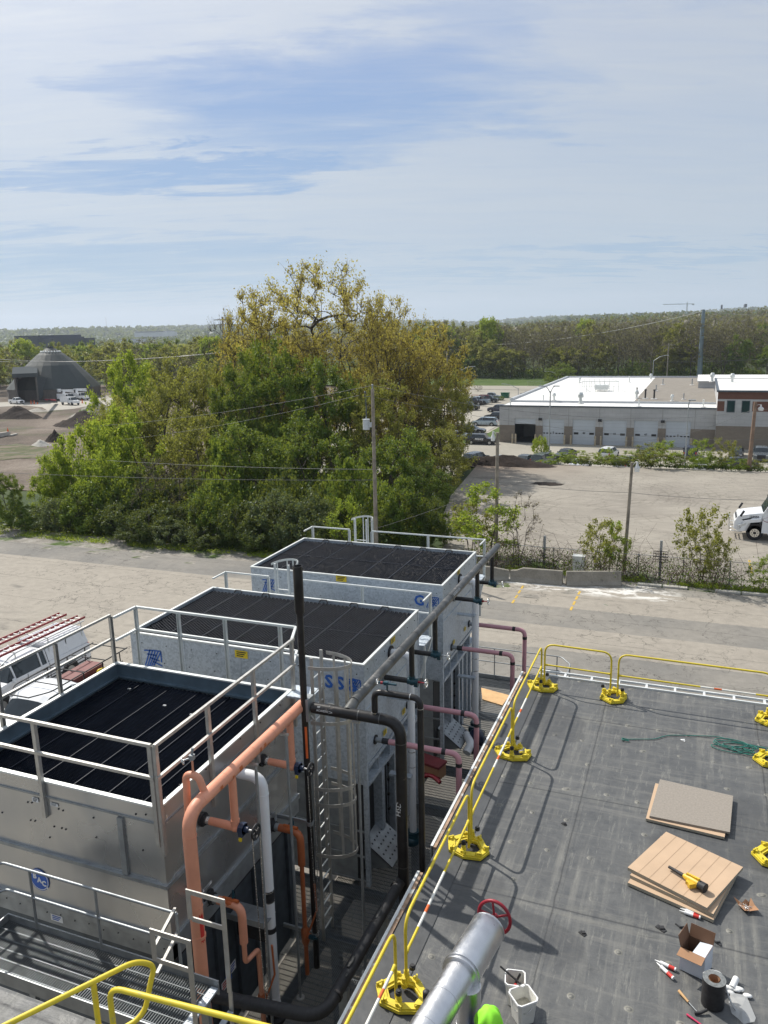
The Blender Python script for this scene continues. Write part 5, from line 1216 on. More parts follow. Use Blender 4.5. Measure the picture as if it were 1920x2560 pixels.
# person: only the crown of a bright hood is in the picture
def skin_mesh(name, joints, edges, mats, par, sub=2, mat=0):
    me = bpy.data.meshes.new(name); me.from_pydata([j[0] for j in joints], edges, [])
    o = bpy.data.objects.new(name, me); C.objects.link(o)
    mo = o.modifiers.new('s', 'SKIN'); mo.use_smooth_shade = True
    for v, j in zip(me.skin_vertices[0].data, joints):
        r = j[1]; v.radius = r if isinstance(r, tuple) else (r, r)
    me.skin_vertices[0].data[0].use_root = True
    sb = o.modifiers.new('u', 'SUBSURF'); sb.levels = sb.render_levels = sub
    dg = bpy.context.evaluated_depsgraph_get(); dg.update()
    m2 = bpy.data.meshes.new_from_object(o.evaluated_get(dg)); bpy.data.objects.remove(o)
    m2.materials.clear()
    for m in mats: m2.materials.append(m)
    m2.polygons.foreach_set('use_smooth', [True] * len(m2.polygons))
    n = bpy.data.objects.new(name, m2); C.objects.link(n); n.parent = par; return n
pc = PZ(1222, 2548, 7.84)
pr = thing('person', 'person in a bright green hood, only the crown showing at the bottom edge', 'person', (pc.x, pc.y - .02, ZR))
H = 1.62
J = [((0, 0, .92), (.15, .11)), ((0, 0, 1.12), (.13, .10)), ((0, .01, 1.32), (.16, .11)), ((0, .0, 1.40), (.09, .07)), ((0, .01, 1.46), (.05, .05)), ((0, .02, 1.58), (.075, .09)), ((0, .02, 1.66), (.06, .08)),
     ((-.19, 0, 1.36), .05), ((-.25, .03, 1.08), .04), ((-.17, .20, .92), .032), ((.19, 0, 1.36), .05), ((.25, .03, 1.08), .04), ((.17, .20, .92), .032),
     ((-.09, 0, .86), .085), ((-.10, .03, .48), .06), ((-.10, 0, .10), .045), ((-.10, .12, .05), .045), ((.09, 0, .86), .085), ((.10, .03, .48), .06), ((.10, 0, .10), .045), ((.10, .12, .05), .045)]
E_ = [(0, 1), (1, 2), (2, 3), (3, 4), (4, 5), (5, 6), (3, 7), (7, 8), (8, 9), (3, 10), (10, 11), (11, 12), (0, 13), (13, 14), (14, 15), (15, 16), (0, 17), (17, 18), (18, 19), (19, 20)]
bd = skin_mesh('body', J, E_, [MT['denim']], pr)
bd.data.materials.append(MT['hivis']); bd.data.materials.append(MT['skin']); bd.data.materials.append(MT['boot'])
mi = []
for p in bd.data.polygons:
    c = p.center; mi.append(3 if c.z < .14 else (2 if (c.z > 1.44 or (c.y > .12 and c.z < 1.0 and abs(c.x) > .12)) else (0 if c.z > .9 else 0)))
bd.data.polygons.foreach_set('material_index', mi)
for s in (-1, 1):
    for k, (a, L) in enumerate(((-.5, .055), (-.17, .075), (0, .08), (.17, .075), (.36, .06))):
        g = MB(); b0 = Vector((s * .165, .225, .905)); dr = Vector((a * .8, 1, -.25)).normalized(); bd_ = Vector((a * .5, .55, -.85)).normalized()
        g.tube([b0 + Vector((a * .06, 0, 0)), b0 + Vector((a * .06, 0, 0)) + dr * L * .5, b0 + Vector((a * .06, 0, 0)) + dr * L * .5 + bd_ * L * .5], .009, 8)
        o = mesh('finger', g, MT['skin'], (0, 0, 0)); oo = bpy.data.objects.new('finger', o); C.objects.link(oo); oo.parent = pr
    g = MB(); g.sphere((s * .165, .20, .91), .045, 10, sc=(.85, 1.1, .45)); oo = bpy.data.objects.new('palm', mesh('palm', g, MT['skin'], (0, 0, 0))); C.objects.link(oo); oo.parent = pr
g = MB()                                         # gathered hood: a pleated dome
n_, k_ = 36, 9; vs = []
for i in range(k_ + 1):
    ph = math.pi * .62 * i / k_
    for j in range(n_):
        a = 2 * math.pi * j / n_; pl_ = 1 + .13 * math.sin(a * 6 + i * .25) * (i / k_) ** .6
        r_ = .135 * math.sin(ph) * pl_; vs.append((r_ * math.cos(a) * 1.0, .02 + r_ * math.sin(a) * 1.12, 1.60 + .165 * math.cos(ph) - .02 * i / k_))
g.add(vs, [(i * n_ + j, (i + 1) * n_ + j, (i + 1) * n_ + (j + 1) % n_, i * n_ + (j + 1) % n_) for i in range(k_) for j in range(n_)], 0, True)
g.torus((0, .02, 1.52), .118, .012, 24, 6, arc=(0, 1))
oo = bpy.data.objects.new('hood', mesh('hood', g, MT['hivis'], (0, 0, 0))); C.objects.link(oo); oo.parent = pr
g = MB(); g.sphere((0, .118, 1.57), .016, 8, sc=(.7, 1.2, 1.2)); g.sphere((-.03, .10, 1.60), .011, 8, 1); g.sphere((.03, .10, 1.60), .011, 8, 1); g.sphere((0, .108, 1.53), .014, 8, 2, sc=(1.4, .5, .4))
oo = bpy.data.objects.new('face', mesh('face', g, [MT['skin'], MT['white'], MT['red']], (0, 0, 0))); C.objects.link(oo); oo.parent = pr
# insulation boards
def board(corners, z0, th, m, lab, cat='board', edge='foam_edge', group=None, org=None, lines=0, name='insulation_board'):
    P_ = [PZ(px, py, z0 + th) for px, py in corners]
    t_ = thing(name, lab, cat, tuple(sum(P_, Vector()) / 4 - Vector((0, 0, th))), group)
    g = MB(); poly = [(p.x, p.y) for p in P_]
    A = sum((poly[i][0] * poly[(i + 1) % 4][1] - poly[(i + 1) % 4][0] * poly[i][1]) for i in range(4))
    if A < 0: poly = poly[::-1]
    g.prism(poly, z0, z0 + th - .003); obj('core', g, MT[edge], t_)
    g = MB(); g.prism(poly, z0 + th - .003, z0 + th); obj('facer', g, m, t_)
    if lines:
        g = MB(); a, b_, c_, d_ = P_
        for i in range(1, lines + 1):
            f = i / (lines + 1); p0 = a.lerp(b_, f); p1 = d_.lerp(c_, f); u = (b_ - a).normalized() * .004; zz = Vector((0, 0, .0015))
            g.add([p0 - u + zz, p0 + u + zz, p1 + u + zz, p1 - u + zz], [(0, 1, 2, 3)])
        obj('crease', g, simple('crease tan', (.34, .235, .15), .85), t_)
    return t_
def zc(pts, o, s): return [(o[0] + a / s, o[1] + b_ / s) for a, b_ in pts]
Z0 = ZR + .012
board(zc([(962, 1010), (1430, 1110), (1390, 1344), (903, 1228)], (1250, 1550), 2.476), Z0, .045, MT['tan_board'], 'tan foam board under the grey board', lines=0)
board(zc([(990, 985), (1443, 1088), (1423, 1263 + 50), (925, 1212)], (1250, 1550), 2.476), Z0 + .048, .035, MT['grey_board'], 'square grey fibre board, tilted on a tan one', edge='grey_board')
gp = 'tan foam boards in the messy stack'
board(zc([(880, 262), (1425, 560), (1262, 872), (638, 600)], (1350, 2000), 2.911), Z0, .05, MT['tan_board'], 'lowest tan board of the stack of three under the yellow blower', group=gp)
board(zc([(900, 250), (1440, 510), (1262, 830), (655, 545)], (1350, 2000), 2.911), Z0 + .055, .05, MT['tan_board'], 'middle tan board of the stack of three under the yellow blower', group=gp)
board(zc([(918, 230), (1478, 488), (1215, 785), (638, 490)], (1350, 2000), 2.911), Z0 + .115, .05, MT['tan_board'], 'top tan board with creases, carrying the yellow blower', group=gp, lines=6)
zb = Z0 + .165
# cordless blower
a = PZ(1350 + 938 / 2.911, 2000 + 486 / 2.911, zb + .05); b_ = PZ(1350 + 1200 / 2.911, 2000 + 640 / 2.911, zb + .07); u = (b_ - a).normalized()
t_ = thing('leaf_blower', 'small yellow and black cordless blower lying on the tan boards', 'blower', (b_.x, b_.y, zb))
L = (b_ - a).length
g = MB(); g.tube([a, a.lerp(b_, .42)], .02, 12, radii=[.022, .028]); obj('nozzle', g, MT['rubber'], t_)
g = MB(); g.tube([a.lerp(b_, .42), a.lerp(b_, .5), a.lerp(b_, .62), a.lerp(b_, .84)], .05, 14, radii=[.03, .045, .06, .062]); g.bar(a.lerp(b_, .5) + Vector((0, 0, .06)), a.lerp(b_, .85) + Vector((0, 0, .08)), .03, .03); g.bar(a.lerp(b_, .62) - Vector((.03, .05, .0)), a.lerp(b_, .62) - Vector((.05, .10, .0)), .05, .05); g.box(a.lerp(b_, .7) + Vector((-.02, -.07, -.01)), (.12, .07, .07), .5); obj('housing', g, MT['dewalt'], t_)
g = MB(); g.tube([a.lerp(b_, .84), a.lerp(b_, 1.02)], .068, 14, radii=[.066, .07]); obj('intake', g, MT['rubber'], t_)
# caulk tubes
def tube_(pa, pb, lab, z=ZR + .03, r_=.024):
    A, B = PZ(*pa, z), PZ(*pb, z); dd = (B - A); L = dd.length
    t_ = thing('sealant_tube', lab, 'tube', tuple((A + B) / 2 - Vector((0, 0, r_))), 'white sealant tubes')
    g = MB(); g.cyl(A.lerp(B, .26), B, r_, 14); obj('barrel', g, MT['white'], t_)
    g = MB(); g.tube([A, A.lerp(B, .26)], .01, 10, radii=[.004, .013]); obj('nozzle', g, MT['white'], t_)
    g = MB(); g.tube([A.lerp(B, .66), A.lerp(B, .93)], r_ + .001, 14, cap=False); obj('label_band', g, MT['label_red'], t_)
K = lambda x, y: (1350 + x / 2.911, 2000 + y / 2.911)
tube_(K(835, 1163), K(990, 1235), 'upper white sealant tube of the pair left of the carton')
tube_(K(848, 1182), K(972, 1298), 'lower white sealant tube of the pair left of the carton')
tube_(K(1020, 788), K(1172, 838), 'white sealant tube nearer the stack edge by the tan boards')
tube_(K(1014, 803), K(1168, 856), 'white sealant tube in front by the tan boards')
# cardboard carton
zb = ZR + .01
c0, c1, c2 = PZ(*K(1012, 1228), zb), PZ(*K(1190, 1312), zb), PZ(*K(1250, 1215), zb)
c3 = c0 + (c2 - c1); hb = .33
t_ = thing('carton', 'open carton, white outside and brown inside, with its flaps up', 'box', tuple((c0 + c2) / 2))
Q = [c0, c1, c2, c3]; up = Vector((0, 0, hb))
def wallp(g, a, b_, u0, u1, th=.006, mi=0, mi2=1):
    n = (b_ - a).cross(u1).normalized() * th
    g.add([a + u0, b_ + u0, b_ + u1, a + u1], [(0, 1, 2, 3)], mi); g.add([a + u0 - n, b_ + u0 - n, b_ + u1 - n, a + u1 - n], [(3, 2, 1, 0)], mi2)
    g.add([a + u1, b_ + u1, b_ + u1 - n, a + u1 - n], [(0, 1, 2, 3)], mi2)
g = MB()
for i in range(4): wallp(g, Q[i], Q[(i + 1) % 4], Vector(), up)
g.add([q + Vector((0, 0, .006)) for q in Q], [(0, 1, 2, 3)], 1); obj('body', g, [MT['white_card'], MT['card_in']], t_)
u = (c1 - c0).normalized(); v = (c3 - c0).normalized()
for lab_, (a, b_, dr) in {'front': (c0, c1, -v * .13 + Vector((0, 0, -.03))), 'back': (c2, c3, v * .05 + Vector((0, 0, .15))), 'left': (c3, c0, -u * .04 + Vector((0, 0, .16)))}.items():
    g = MB(); wallp(g, a + up, b_ + up, Vector(), dr, .005, 1, 1) if lab_ != 'front' else wallp(g, a + up, b_ + up, Vector(), dr, .005, 1, 1); obj('flap', g, [MT['white_card'], MT['card'] if lab_ == 'front' else MT['card_in']], t_)
g = MB(); a, b_ = c1 + up, c2 + up; g.add([a, b_, b_ - u * .16 - v * .02 + Vector((0, 0, -.02)), a - u * .17 + Vector((0, 0, -.02))], [(0, 1, 2, 3)]); obj('flap', g, MT['white_card'], t_)
# torn cardboard with screws
c = PZ(*K(1495, 785), ZR + .01); t_ = thing('torn_carton', 'torn brown cardboard scrap holding loose screws', 'box', tuple(c))
g = MB(); ring_ = [(-.16, .10, .07), (-.05, .06, .02), (.0, .09, .08), (.05, .10, .03), (.07, .13, .09), (.12, .04, .05), (.17, -.06, .06), (.05, -.10, .04), (-.02, -.13, .05), (-.10, .0, .03)]
n = len(ring_); vs = [c + Vector(p) for p in ring_] + [c + Vector((p[0] * .55, p[1] * .55, .004)) for p in ring_]
g.add(vs, [(i, (i + 1) % n, n + (i + 1) % n, n + i) for i in range(n)] + [tuple(range(n, 2 * n))]); obj('card', g, MT['card'], t_)
g = MB()
for i in range(40):
    p = c + Vector((rnd.gauss(0, .035), rnd.gauss(0, .03), .012 + rnd.random() * .012)); a = rnd.random() * 6; g.cyl(p, p + Vector((.03 * math.cos(a), .03 * math.sin(a), .004)), .003, 5)
obj('screw', g, MT['chrome'], t_)['kind'] = 'stuff'
# roll of membrane
zb = ZR + .012; c = PZ(*K(1255, 1520), zb); c.y += .09; rr_ = .135; hh = .36
t_ = thing('membrane_roll', 'upright black roll of roofing membrane with a brown core', 'roll', tuple(c))
g = MB(); g.tube([c, c + Vector((0, 0, hh))], rr_, 32, cap=False); obj('roll', g, MT['rubber'], t_)
g = MB(); n = 32
g.add([c + Vector((r_ * math.cos(2 * math.pi * k / n), r_ * math.sin(2 * math.pi * k / n), hh)) for r_ in (rr_, .07) for k in range(n)], [(k, (k + 1) % n, n + (k + 1) % n, n + k) for k in range(n)])
obj('end_face', g, simple('roll end grey', (.17, .18, .18), .6, 0, .25, 30), t_)
g = MB(); g.tube([c + Vector((0, 0, hh + .004)), c + Vector((0, 0, .05))], .068, 24, cap=False); g.tube([c + Vector((0, 0, hh + .004)), c + Vector((0, 0, .05))], .06, 24, cap=False); g.cyl(c + Vector((0, 0, .04)), c + Vector((0, 0, .05)), .066, 20); obj('core', g, MT['card'], t_)
g = MB(); zt = c.z + hh
for k in range(3):
    g.tube([c + Vector((-.11 + k * .01, .05, hh)), c + Vector((-.13, .12, hh * .8)), c + Vector((-.04, .17, hh * .9 - k * .02)), c + Vector((.08, .15, hh * .95)), c + Vector((.15, .06, hh * .5)), c + Vector((.20, -.02, .1)), c + Vector((.28, -.05, .01))], .012, 6, bend=.05)
def film():
    m, t, b = newmat('clear plastic film'); put(t, b, 'Base Color', (.75, .76, .75)); put(t, b, 'Roughness', .25); put(t, b, 'Alpha', .42); return m
MT['film'] = film()
obj('wrap_tail', g, MT['film'], t_)
pts = [K(1385, 1420), K(1500, 1440), K(1570, 1590), K(1560, 1625), K(1480, 1640), K(1440, 1590), K(1395, 1555), K(1372, 1480)]
P_ = [PZ(*p, ZR + .02) for p in pts]; g = MB(); vs = [p + Vector((0, 0, rnd.random() * .05)) for p in P_]; cc = sum(P_, Vector()) / 8 + Vector((0, 0, .05)); vs.append(cc)
g.add(vs, [(i, (i + 1) % 8, 8) for i in range(8)]); one('plastic_sheet', g, MT['film'], 'crumpled sheet of clear plastic film beside the membrane roll', 'plastic sheet')
# paper towel roll and rag
a, b_ = PZ(*K(1428, 1300), ZR + .05), PZ(*K(1395, 1370), ZR + .05); g = MB(); g.cyl(a, b_, .04, 14); one('paper_roll', g, MT['paper'], 'small white paper roll lying behind the membrane roll', 'paper roll')
c = PZ(*K(1430, 1395), ZR + .03); g = MB()
for i in range(7): q = c + Vector((rnd.uniform(-.14, .14), rnd.uniform(-.05, .05), rnd.uniform(-.01, .02))); g.sphere(q, .045, 8, sc=(1.3, .8, .45))
one('rag', g, MT['paper'], 'crumpled white rag behind the membrane roll', 'rag')
# hammer-like roller with wooden handle
a, b_, c_ = PZ(*K(1010, 1388), ZR + .04), PZ(*K(1080, 1470), ZR + .03), PZ(*K(1150, 1548), ZR + .02)
t_ = thing('seam_roller', 'seam tool with a wooden handle lying before the membrane roll', 'tool', tuple(b_))
g = MB(); g.tube([a, b_], .018, 12, radii=[.019, .014]); obj('handle', g, MT['ply'], t_); g = MB(); g.cyl(b_, c_, .006, 8); obj('shaft', g, MT['dull_steel'], t_)
g = MB(); g.tube([c_ + Vector((-.04, -.02, 0)), c_ + Vector((.03, .0, .01)), c_ + Vector((.10, .05, .03))], .018, 10); obj('head', g, MT['rubber'], t_)
a, b_ = PZ(*K(1068, 1560), ZR + .02), PZ(*K(1180, 1640), ZR + .02); g = MB(); g.tube([a, b_], .014, 8, radii=[.014, .009]); one('crayon', g, simple('pink plastic', (.6, .04, .12), .4), 'pink marker lying at the bottom edge', 'marker')
# pails
def pail(px, py, s, lab, tools=False, rz_=0.5, m='bucket'):
    c = PZ(px, py, ZR + .01); t_ = thing('pail', lab, 'bucket', tuple(c), 'square white pails'); h_ = .33
    def sq(w_, z, ch=.25):
        o = []
        for a in range(4):
            for q in (-1, 1):
                an = rz_ + math.pi / 2 * a; v1 = Vector((math.cos(an), math.sin(an), 0)); v2 = Vector((-math.sin(an), math.cos(an), 0)); o.append(c + v1 * w_ + v2 * q * w_ * (1 - ch) + Vector((0, 0, z)))
        return o
    A, B, Ai, Bi = sq(.115 * s, 0), sq(.145 * s, h_), sq(.11 * s, .01), sq(.138 * s, h_)
    g = MB(); n = 8; vs = A + B + Bi + Ai
    fs = []
    for i in range(n):
        j = (i + 1) % n; fs += [(i, j, n + j, n + i), (n + i, n + j, 2 * n + j, 2 * n + i), (2 * n + i, 2 * n + j, 3 * n + j, 3 * n + i)]
    fs += [tuple(range(3 * n, 4 * n)), tuple(range(n - 1, -1, -1))]; g.add(vs, fs); obj('body', g, MT[m], t_)
    R1, R2 = sq(.155 * s, h_ - .02), sq(.155 * s, h_ + .004); g = MB(); g.add(R1 + R2 + sq(.14 * s, h_ + .004) + sq(.1465 * s, h_ - .02), [f for i in range(n) for f in ((i, (i + 1) % n, n + (i + 1) % n, n + i), (n + i, n + (i + 1) % n, 2 * n + (i + 1) % n, 2 * n + i), (2*n + i, 2*n + (i + 1) % n, 3*n + (i + 1) % n, 3*n + i))]); obj('rim', g, MT['white'], t_)
    g = MB(); g.tube([c + Vector((-.15 * s, -.02, h_ - .04)), c + Vector((-.10 * s, -.15 * s, h_ - .13)), c + Vector((.10 * s, -.15 * s, h_ - .13)), c + Vector((.15 * s, -.02, h_ - .04))], .004, 6, bend=.1); obj('handle', g, MT['chrome'], t_)
    if tools:
        g = MB(); g.cyl(c + Vector((-.2, .05, h_ + .06)), c + Vector((.12, -.05, h_ - .05)), .012, 8); g.cyl(c + Vector((-.05, 0, .1)), c + Vector((.05, .06, h_ + .02)), .015, 8); obj('contents', g, MT['rubber'], t_)['label'] = 'dark tools sticking out of the pail'
        g = MB(); g.cyl(c + Vector((-.06, -.05, .1)), c + Vector((.02, -.06, h_ - .04)), .02, 8); obj('contents', g, MT['label_red'], t_)
    else:
        g = MB(); P2 = sq(.125 * s, .17); g.add(P2, [tuple(range(8))]); obj('residue', g, simple('pail residue', (.45, .42, .34), .8, 0, .2, 20), t_)
pail(1287, 2500, .82, 'farther square white pail, with dark tools in it', True, .2)
pail(1307, 2545, .92, 'nearer square white pail with dried residue inside', False, .75)
# rope
zr = ZR + .02
rp = [(1250 + x / 2.476, 1550 + y / 2.476) for x, y in ((755, 740), (800, 738), (880, 737), (960, 738), (1010, 720), (1060, 712), (1200, 716), (1350, 720), (1430, 745), (1500, 760), (1560, 775), (1640, 790))]
g = MB(); P_ = [PZ(*p, zr) for p in rp]; g.tube(P_, .009, 6, bend=.3)
c = PZ(1250 + 1510 / 2.476, 1550 + 795 / 2.476, zr); r2 = random.Random(3)
for k in range(6):
    pts = []; cx, cy = c.x + r2.uniform(-.25, .35), c.y + r2.uniform(-.12, .12); ra, rb = r2.uniform(.18, .42), r2.uniform(.1, .2); ph = r2.random() * 6
    for i in range(19): a = 2 * math.pi * i / 18 + ph; pts.append((cx + ra * math.cos(a) * (1 + .1 * math.sin(3 * a)), cy + rb * math.sin(a), zr + .01 * k * .5))
    g.tube(pts, .009, 6)
g.tube([P_[0] + Vector((.12, .02, .012)), P_[0] + Vector((0, .03, .015)), P_[0] + Vector((0, -.03, .01)), P_[0] + Vector((.14, -.02, .01))], .012, 6)
one('rope', g, MT['rope'], 'thin green rope trailing to a loose coil at the right edge', 'rope')
# small debris
for (x, y), w_, d_, m, lab, cat in ((K(310, 970), .10, .06, 'rubber', 'small black scrap left of the sealant tubes', 'scrap'), (K(880, 935), .14, .07, 'rubber', 'thin dark membrane offcut between the boards and the carton', 'scrap'), ((1250 + 1132 / 2.476, 1550 + 745 / 2.476), .10, .03, 'white', 'small white plastic sliver beside the rope', 'scrap'), (K(1290, 1040), .12, .03, 'rubber', 'dark knife handle beside the carton', 'knife'), (K(1030, 930), .2, .02, 'rubber', 'bent black wire beside the sealant tubes', 'wire'), ((1400 + 10, 2060), .09, .05, 'rubber', 'small dark flap of membrane on the roof', 'scrap')):
    c = PZ(x, y, ZR + .008); g = MB(); g.box(c, (w_, d_, .008), -.6); g.box(c + Vector((.01, .01, .012)), (w_ * .5, d_ * .8, .014), .4); one('scrap' if cat == 'scrap' else cat, g, MT[m], lab, cat)
# ------------------------------------------------------------ trees
def leafmat(name, c1, c2, c3, sc=6.0, trans=.5):
    m = bpy.data.materials.new(name); m.use_nodes = True; t = NT(m.node_tree); t.n.clear()
    tc = t('ShaderNodeTexCoord').outputs['Object']; oi = t('ShaderNodeObjectInfo').outputs['Random']
    n = t.noise(tc, sc, 2, .5); big = t.noise(tc, .35, 2, .5)
    k = t.math('ADD', t.math('MULTIPLY', n, .6), t.math('ADD', t.math('MULTIPLY', big, .35), t.math('MULTIPLY', oi, .12)))
    c = t.ramp(k, [(.34, c1), (.52, c2), (.70, c3)])
    d = t('ShaderNodeBsdfPrincipled', {'Base Color': c, 'Roughness': .55, 'Specular IOR Level': .3})
    tr = t('ShaderNodeBsdfTranslucent', {'Color': t.mix(.4, c, (.50, .52, .06))})
    mx = t('ShaderNodeMixShader', {0: trans, 1: d.outputs[0], 2: tr.outputs[0]})
    t.l.new(mx.outputs[0], t('ShaderNodeOutputMaterial').inputs[0]); return m
LM = {
 'lime': leafmat('lime spring leaves', (.11, .19, .018), (.22, .32, .03), (.34, .41, .05)),
 'olive': leafmat('olive young leaves', (.12, .125, .026), (.205, .21, .045), (.30, .29, .08), trans=.42),
 'gold': leafmat('golden young leaves', (.25, .175, .035), (.40, .30, .07), (.52, .44, .16)),
 'mid': leafmat('green leaves', (.035, .078, .010), (.082, .15, .018), (.145, .22, .03), trans=.36),
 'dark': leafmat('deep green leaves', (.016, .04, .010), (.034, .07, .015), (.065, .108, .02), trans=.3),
 'grey': leafmat('grey green leaves', (.035, .06, .03), (.07, .11, .052), (.11, .155, .07), trans=.3),
 'brown': leafmat('budding twig ends', (.075, .06, .048), (.115, .095, .07), (.16, .14, .085), trans=.3),
 'wine': leafmat('reddish twig ends', (.08, .05, .04), (.12, .08, .06), (.16, .12, .08), trans=.3),
}
BARK = simple('grey brown bark', (.085, .070, .055), .9, 0, .3, 3)
BARKD = simple('dark bark', (.045, .038, .032), .9, 0, .3, 3)
def tube_np(V, F, pts, radii, n):
    o = len(V); N = len(pts)
    u = Vector((1, 0, 0))
    for i in range(N):
        t = (pts[min(i + 1, N - 1)] - pts[max(i - 1, 0)])
        if t.length < 1e-6: t = Vector((0, 0, 1))
        t.normalize(); u = (u - t * u.dot(t))
        if u.length < 1e-3: u = t.orthogonal()
        u.normalize(); v = t.cross(u)
        for k in range(n):
            a = 2 * math.pi * k / n; V.append(pts[i] + u * (radii[i] * math.cos(a)) + v * (radii[i] * math.sin(a)))
    for i in range(N - 1):
        for k in range(n): F.append((o + i * n + k, o + i * n + (k + 1) % n, o + (i + 1) * n + (k + 1) % n, o + (i + 1) * n + k))
def leaf_mesh(name, P, size, rng, mat, up=.3, asp=.62):
    n = len(P); nr = rng.normal(size=(n, 3)); nr[:, 2] = nr[:, 2] + up; nr /= np.linalg.norm(nr, axis=1)[:, None]
    a = rng.normal(size=(n, 3)); a -= nr * (a * nr).sum(1)[:, None]; a /= np.linalg.norm(a, axis=1)[:, None]; b = np.cross(nr, a)
    s = (size * rng.uniform(.55, 1.35, n))[:, None]
    v = np.stack([P - a * s, P + b * s * asp * .8 + nr * s * .12, P + a * s, P - b * s * asp + nr * s * .1], 1).reshape(-1, 3)
    me = bpy.data.meshes.new(name); me.vertices.add(4 * n); me.vertices.foreach_set('co', v.astype(np.float32).ravel())
    me.loops.add(4 * n); me.loops.foreach_set('vertex_index', np.arange(4 * n, dtype=np.int32))
    me.polygons.add(n); me.polygons.foreach_set('loop_start', np.arange(0, 4 * n, 4, dtype=np.int32))
    me.update(calc_edges=True); me.materials.append(mat); return me
def grow(seed, H, Rr, zb, ncl, nleaf, leaf, lm, bark=None, trunkr=None, multi=1, flat=1.0, clr=None, twigs=6, spread=1.0, top=.55, uneven=.5, sides=5, name='tree'):
    """trunk and limbs reach every leaf clump; returns (trunk mesh, crown mesh)"""
    rng = np.random.default_rng(seed); r = random.Random(seed)
    nodes = []; par = []; kids = []
    def add(p, q): nodes.append(p); par.append(q); kids.append([]); (kids[q].append(len(nodes) - 1) if q >= 0 else None); return len(nodes) - 1
    starts = []
    for m_ in range(multi):
        an = 6.28 * m_ / multi + r.random(); lean = (0 if multi == 1 else .28) * Rr
        q = -1; seg = 7
        for i in range(seg + 1):
            f = i / seg; p = Vector((math.cos(an) * (lean * f ** 1.3 + .12 * (multi > 1)) + r.gauss(0, .012 * H) * f, math.sin(an) * (lean * f ** 1.3 + .12 * (multi > 1)) + r.gauss(0, .012 * H) * f, H * top * f - .3 * (i == 0)))
            q = add(p, q)
        starts.append(q)
    lobes = [(rng.normal(size=3), r.uniform(.72, 1.12)) for _ in range(7)]
    C_ = []
    tries = 0
    while len(C_) < ncl and tries < ncl * 40:
        tries += 1
        d = rng.normal(size=3); d /= np.linalg.norm(d); rad = rng.uniform(0.25, 1) ** .45
        k = 1.0
        for l, s_ in lobes:
            c = float(np.dot(d, l / np.linalg.norm(l)))
            if c > .6: k *= 1 + (s_ - 1) * (c - .6) / .4 * uneven * 2
        zc_ = zb + (H - zb) * .5; hz_ = (H - zb) * .5
        p = np.array([d[0] * Rr * rad * k * spread, d[1] * Rr * rad * k * spread, zc_ + d[2] * hz_ * rad * min(k, 1.08) * flat])
        if p[2] > H * 1.02 or p[2] < zb * .8: continue
        if C_ and min(np.linalg.norm(p - c) for c in C_) < Rr * .95 / ncl ** .42: continue
        C_.append(p)
    C_.sort(key=lambda p: math.hypot(p[0], p[1]) + .35 * abs(p[2] - H * .5))
    for p in C_:
        P_ = Vector(p); best = None; bd = 1e9
        for i, q in enumerate(nodes):
            if q.z < .18 * H: continue
            dd = (P_ - q); L = dd.length; pen = L + max(0, q.z - P_.z + .30 * L) * 1.6
            if pen < bd: bd = pen; best = i
        a = nodes[best]; L = (P_ - a).length; n_ = max(2, int(L / (H * .06)))
        q = best; cpt = a + Vector((P_.x - a.x, P_.y - a.y, 0)) * .45 + Vector((0, 0, (P_.z - a.z) * .75 + .12 * L))
        for i in range(1, n_ + 1):
            f = i / n_; pt = a * (1 - f) ** 2 + cpt * 2 * f * (1 - f) + P_ * f * f; pt += Vector((r.gauss(0, 1), r.gauss(0, 1), r.gauss(0, 1))) * L * .022
            q = add(pt, q)
    rr = [0.0] * len(nodes); tip = (trunkr or H * .018) / (len(C_) ** .5) * (multi ** .5)
    for i in range(len(nodes) - 1, -1, -1):
        rr[i] = sum(rr[k] ** 2.15 for k in kids[i]) ** (1 / 2.15) if kids[i] else tip * .6
        if kids[i]: rr[i] = max(rr[i], tip * .6) * 1.015
    V = []; F = []
    done = set()
    for i in range(len(nodes)):
        for ci, k in enumerate(kids[i]):
            if ci > 0 or par[i] < 0:
                ch = [i, k]
                while kids[ch[-1]]: ch.append(kids[ch[-1]][0])
                rads = [min(rr[j], rr[k] * 1.15) if n == 0 and par[i] >= 0 else rr[j] for n, j in enumerate(ch)]
                tube_np(V, F, [nodes[j] for j in ch], rads, sides if rr[k] > tip * 1.5 else 4)
    cr = Rr / len(C_) ** .36 * .92
    LP = []
    for p in C_:
        P_ = Vector(p); s_ = cr * r.uniform(.65, 1.25)
        out = Vector((p[0], p[1], (p[2] - H * .45) * .8 + .4)).normalized()
        ends = []
        for k in range(twigs):
            d = (out * .9 + Vector((r.gauss(0, .7), r.gauss(0, .7), r.gauss(.15, .6)))).normalized(); e = P_ + d * s_ * r.uniform(.6, 1.35)
            mid = P_.lerp(e, .5) + Vector((0, 0, -.04 * s_)); tube_np(V, F, [P_, mid, e], [tip * .4, tip * .28, tip * .12], 3); ends.append((P_, e))
        nl = int(nleaf / len(C_) * r.uniform(.55, 1.5))
        if nl:
            if ends:
                ei = rng.integers(0, len(ends), nl); A = np.array([tuple(ends[j][0]) for j in ei]); B = np.array([tuple(ends[j][1]) for j in ei]); f = rng.uniform(.15, 1.1, nl)[:, None]
                LP.append(A + (B - A) * f + rng.normal(size=(nl, 3)) * s_ * .24)
            else: LP.append(p + rng.normal(size=(nl, 3)) * s_ * .42)
    tm = bpy.data.meshes.new('trunk'); tm.from_pydata([tuple(v) for v in V], [], F); tm.materials.append(bark or BARK); tm.polygons.foreach_set('use_smooth', [True] * len(F)); tm.update()
    cm = leaf_mesh('crown', np.concatenate(LP), leaf, rng, LM[lm]) if nleaf else None
    return tm, cm, H, Rr
PROT = {}
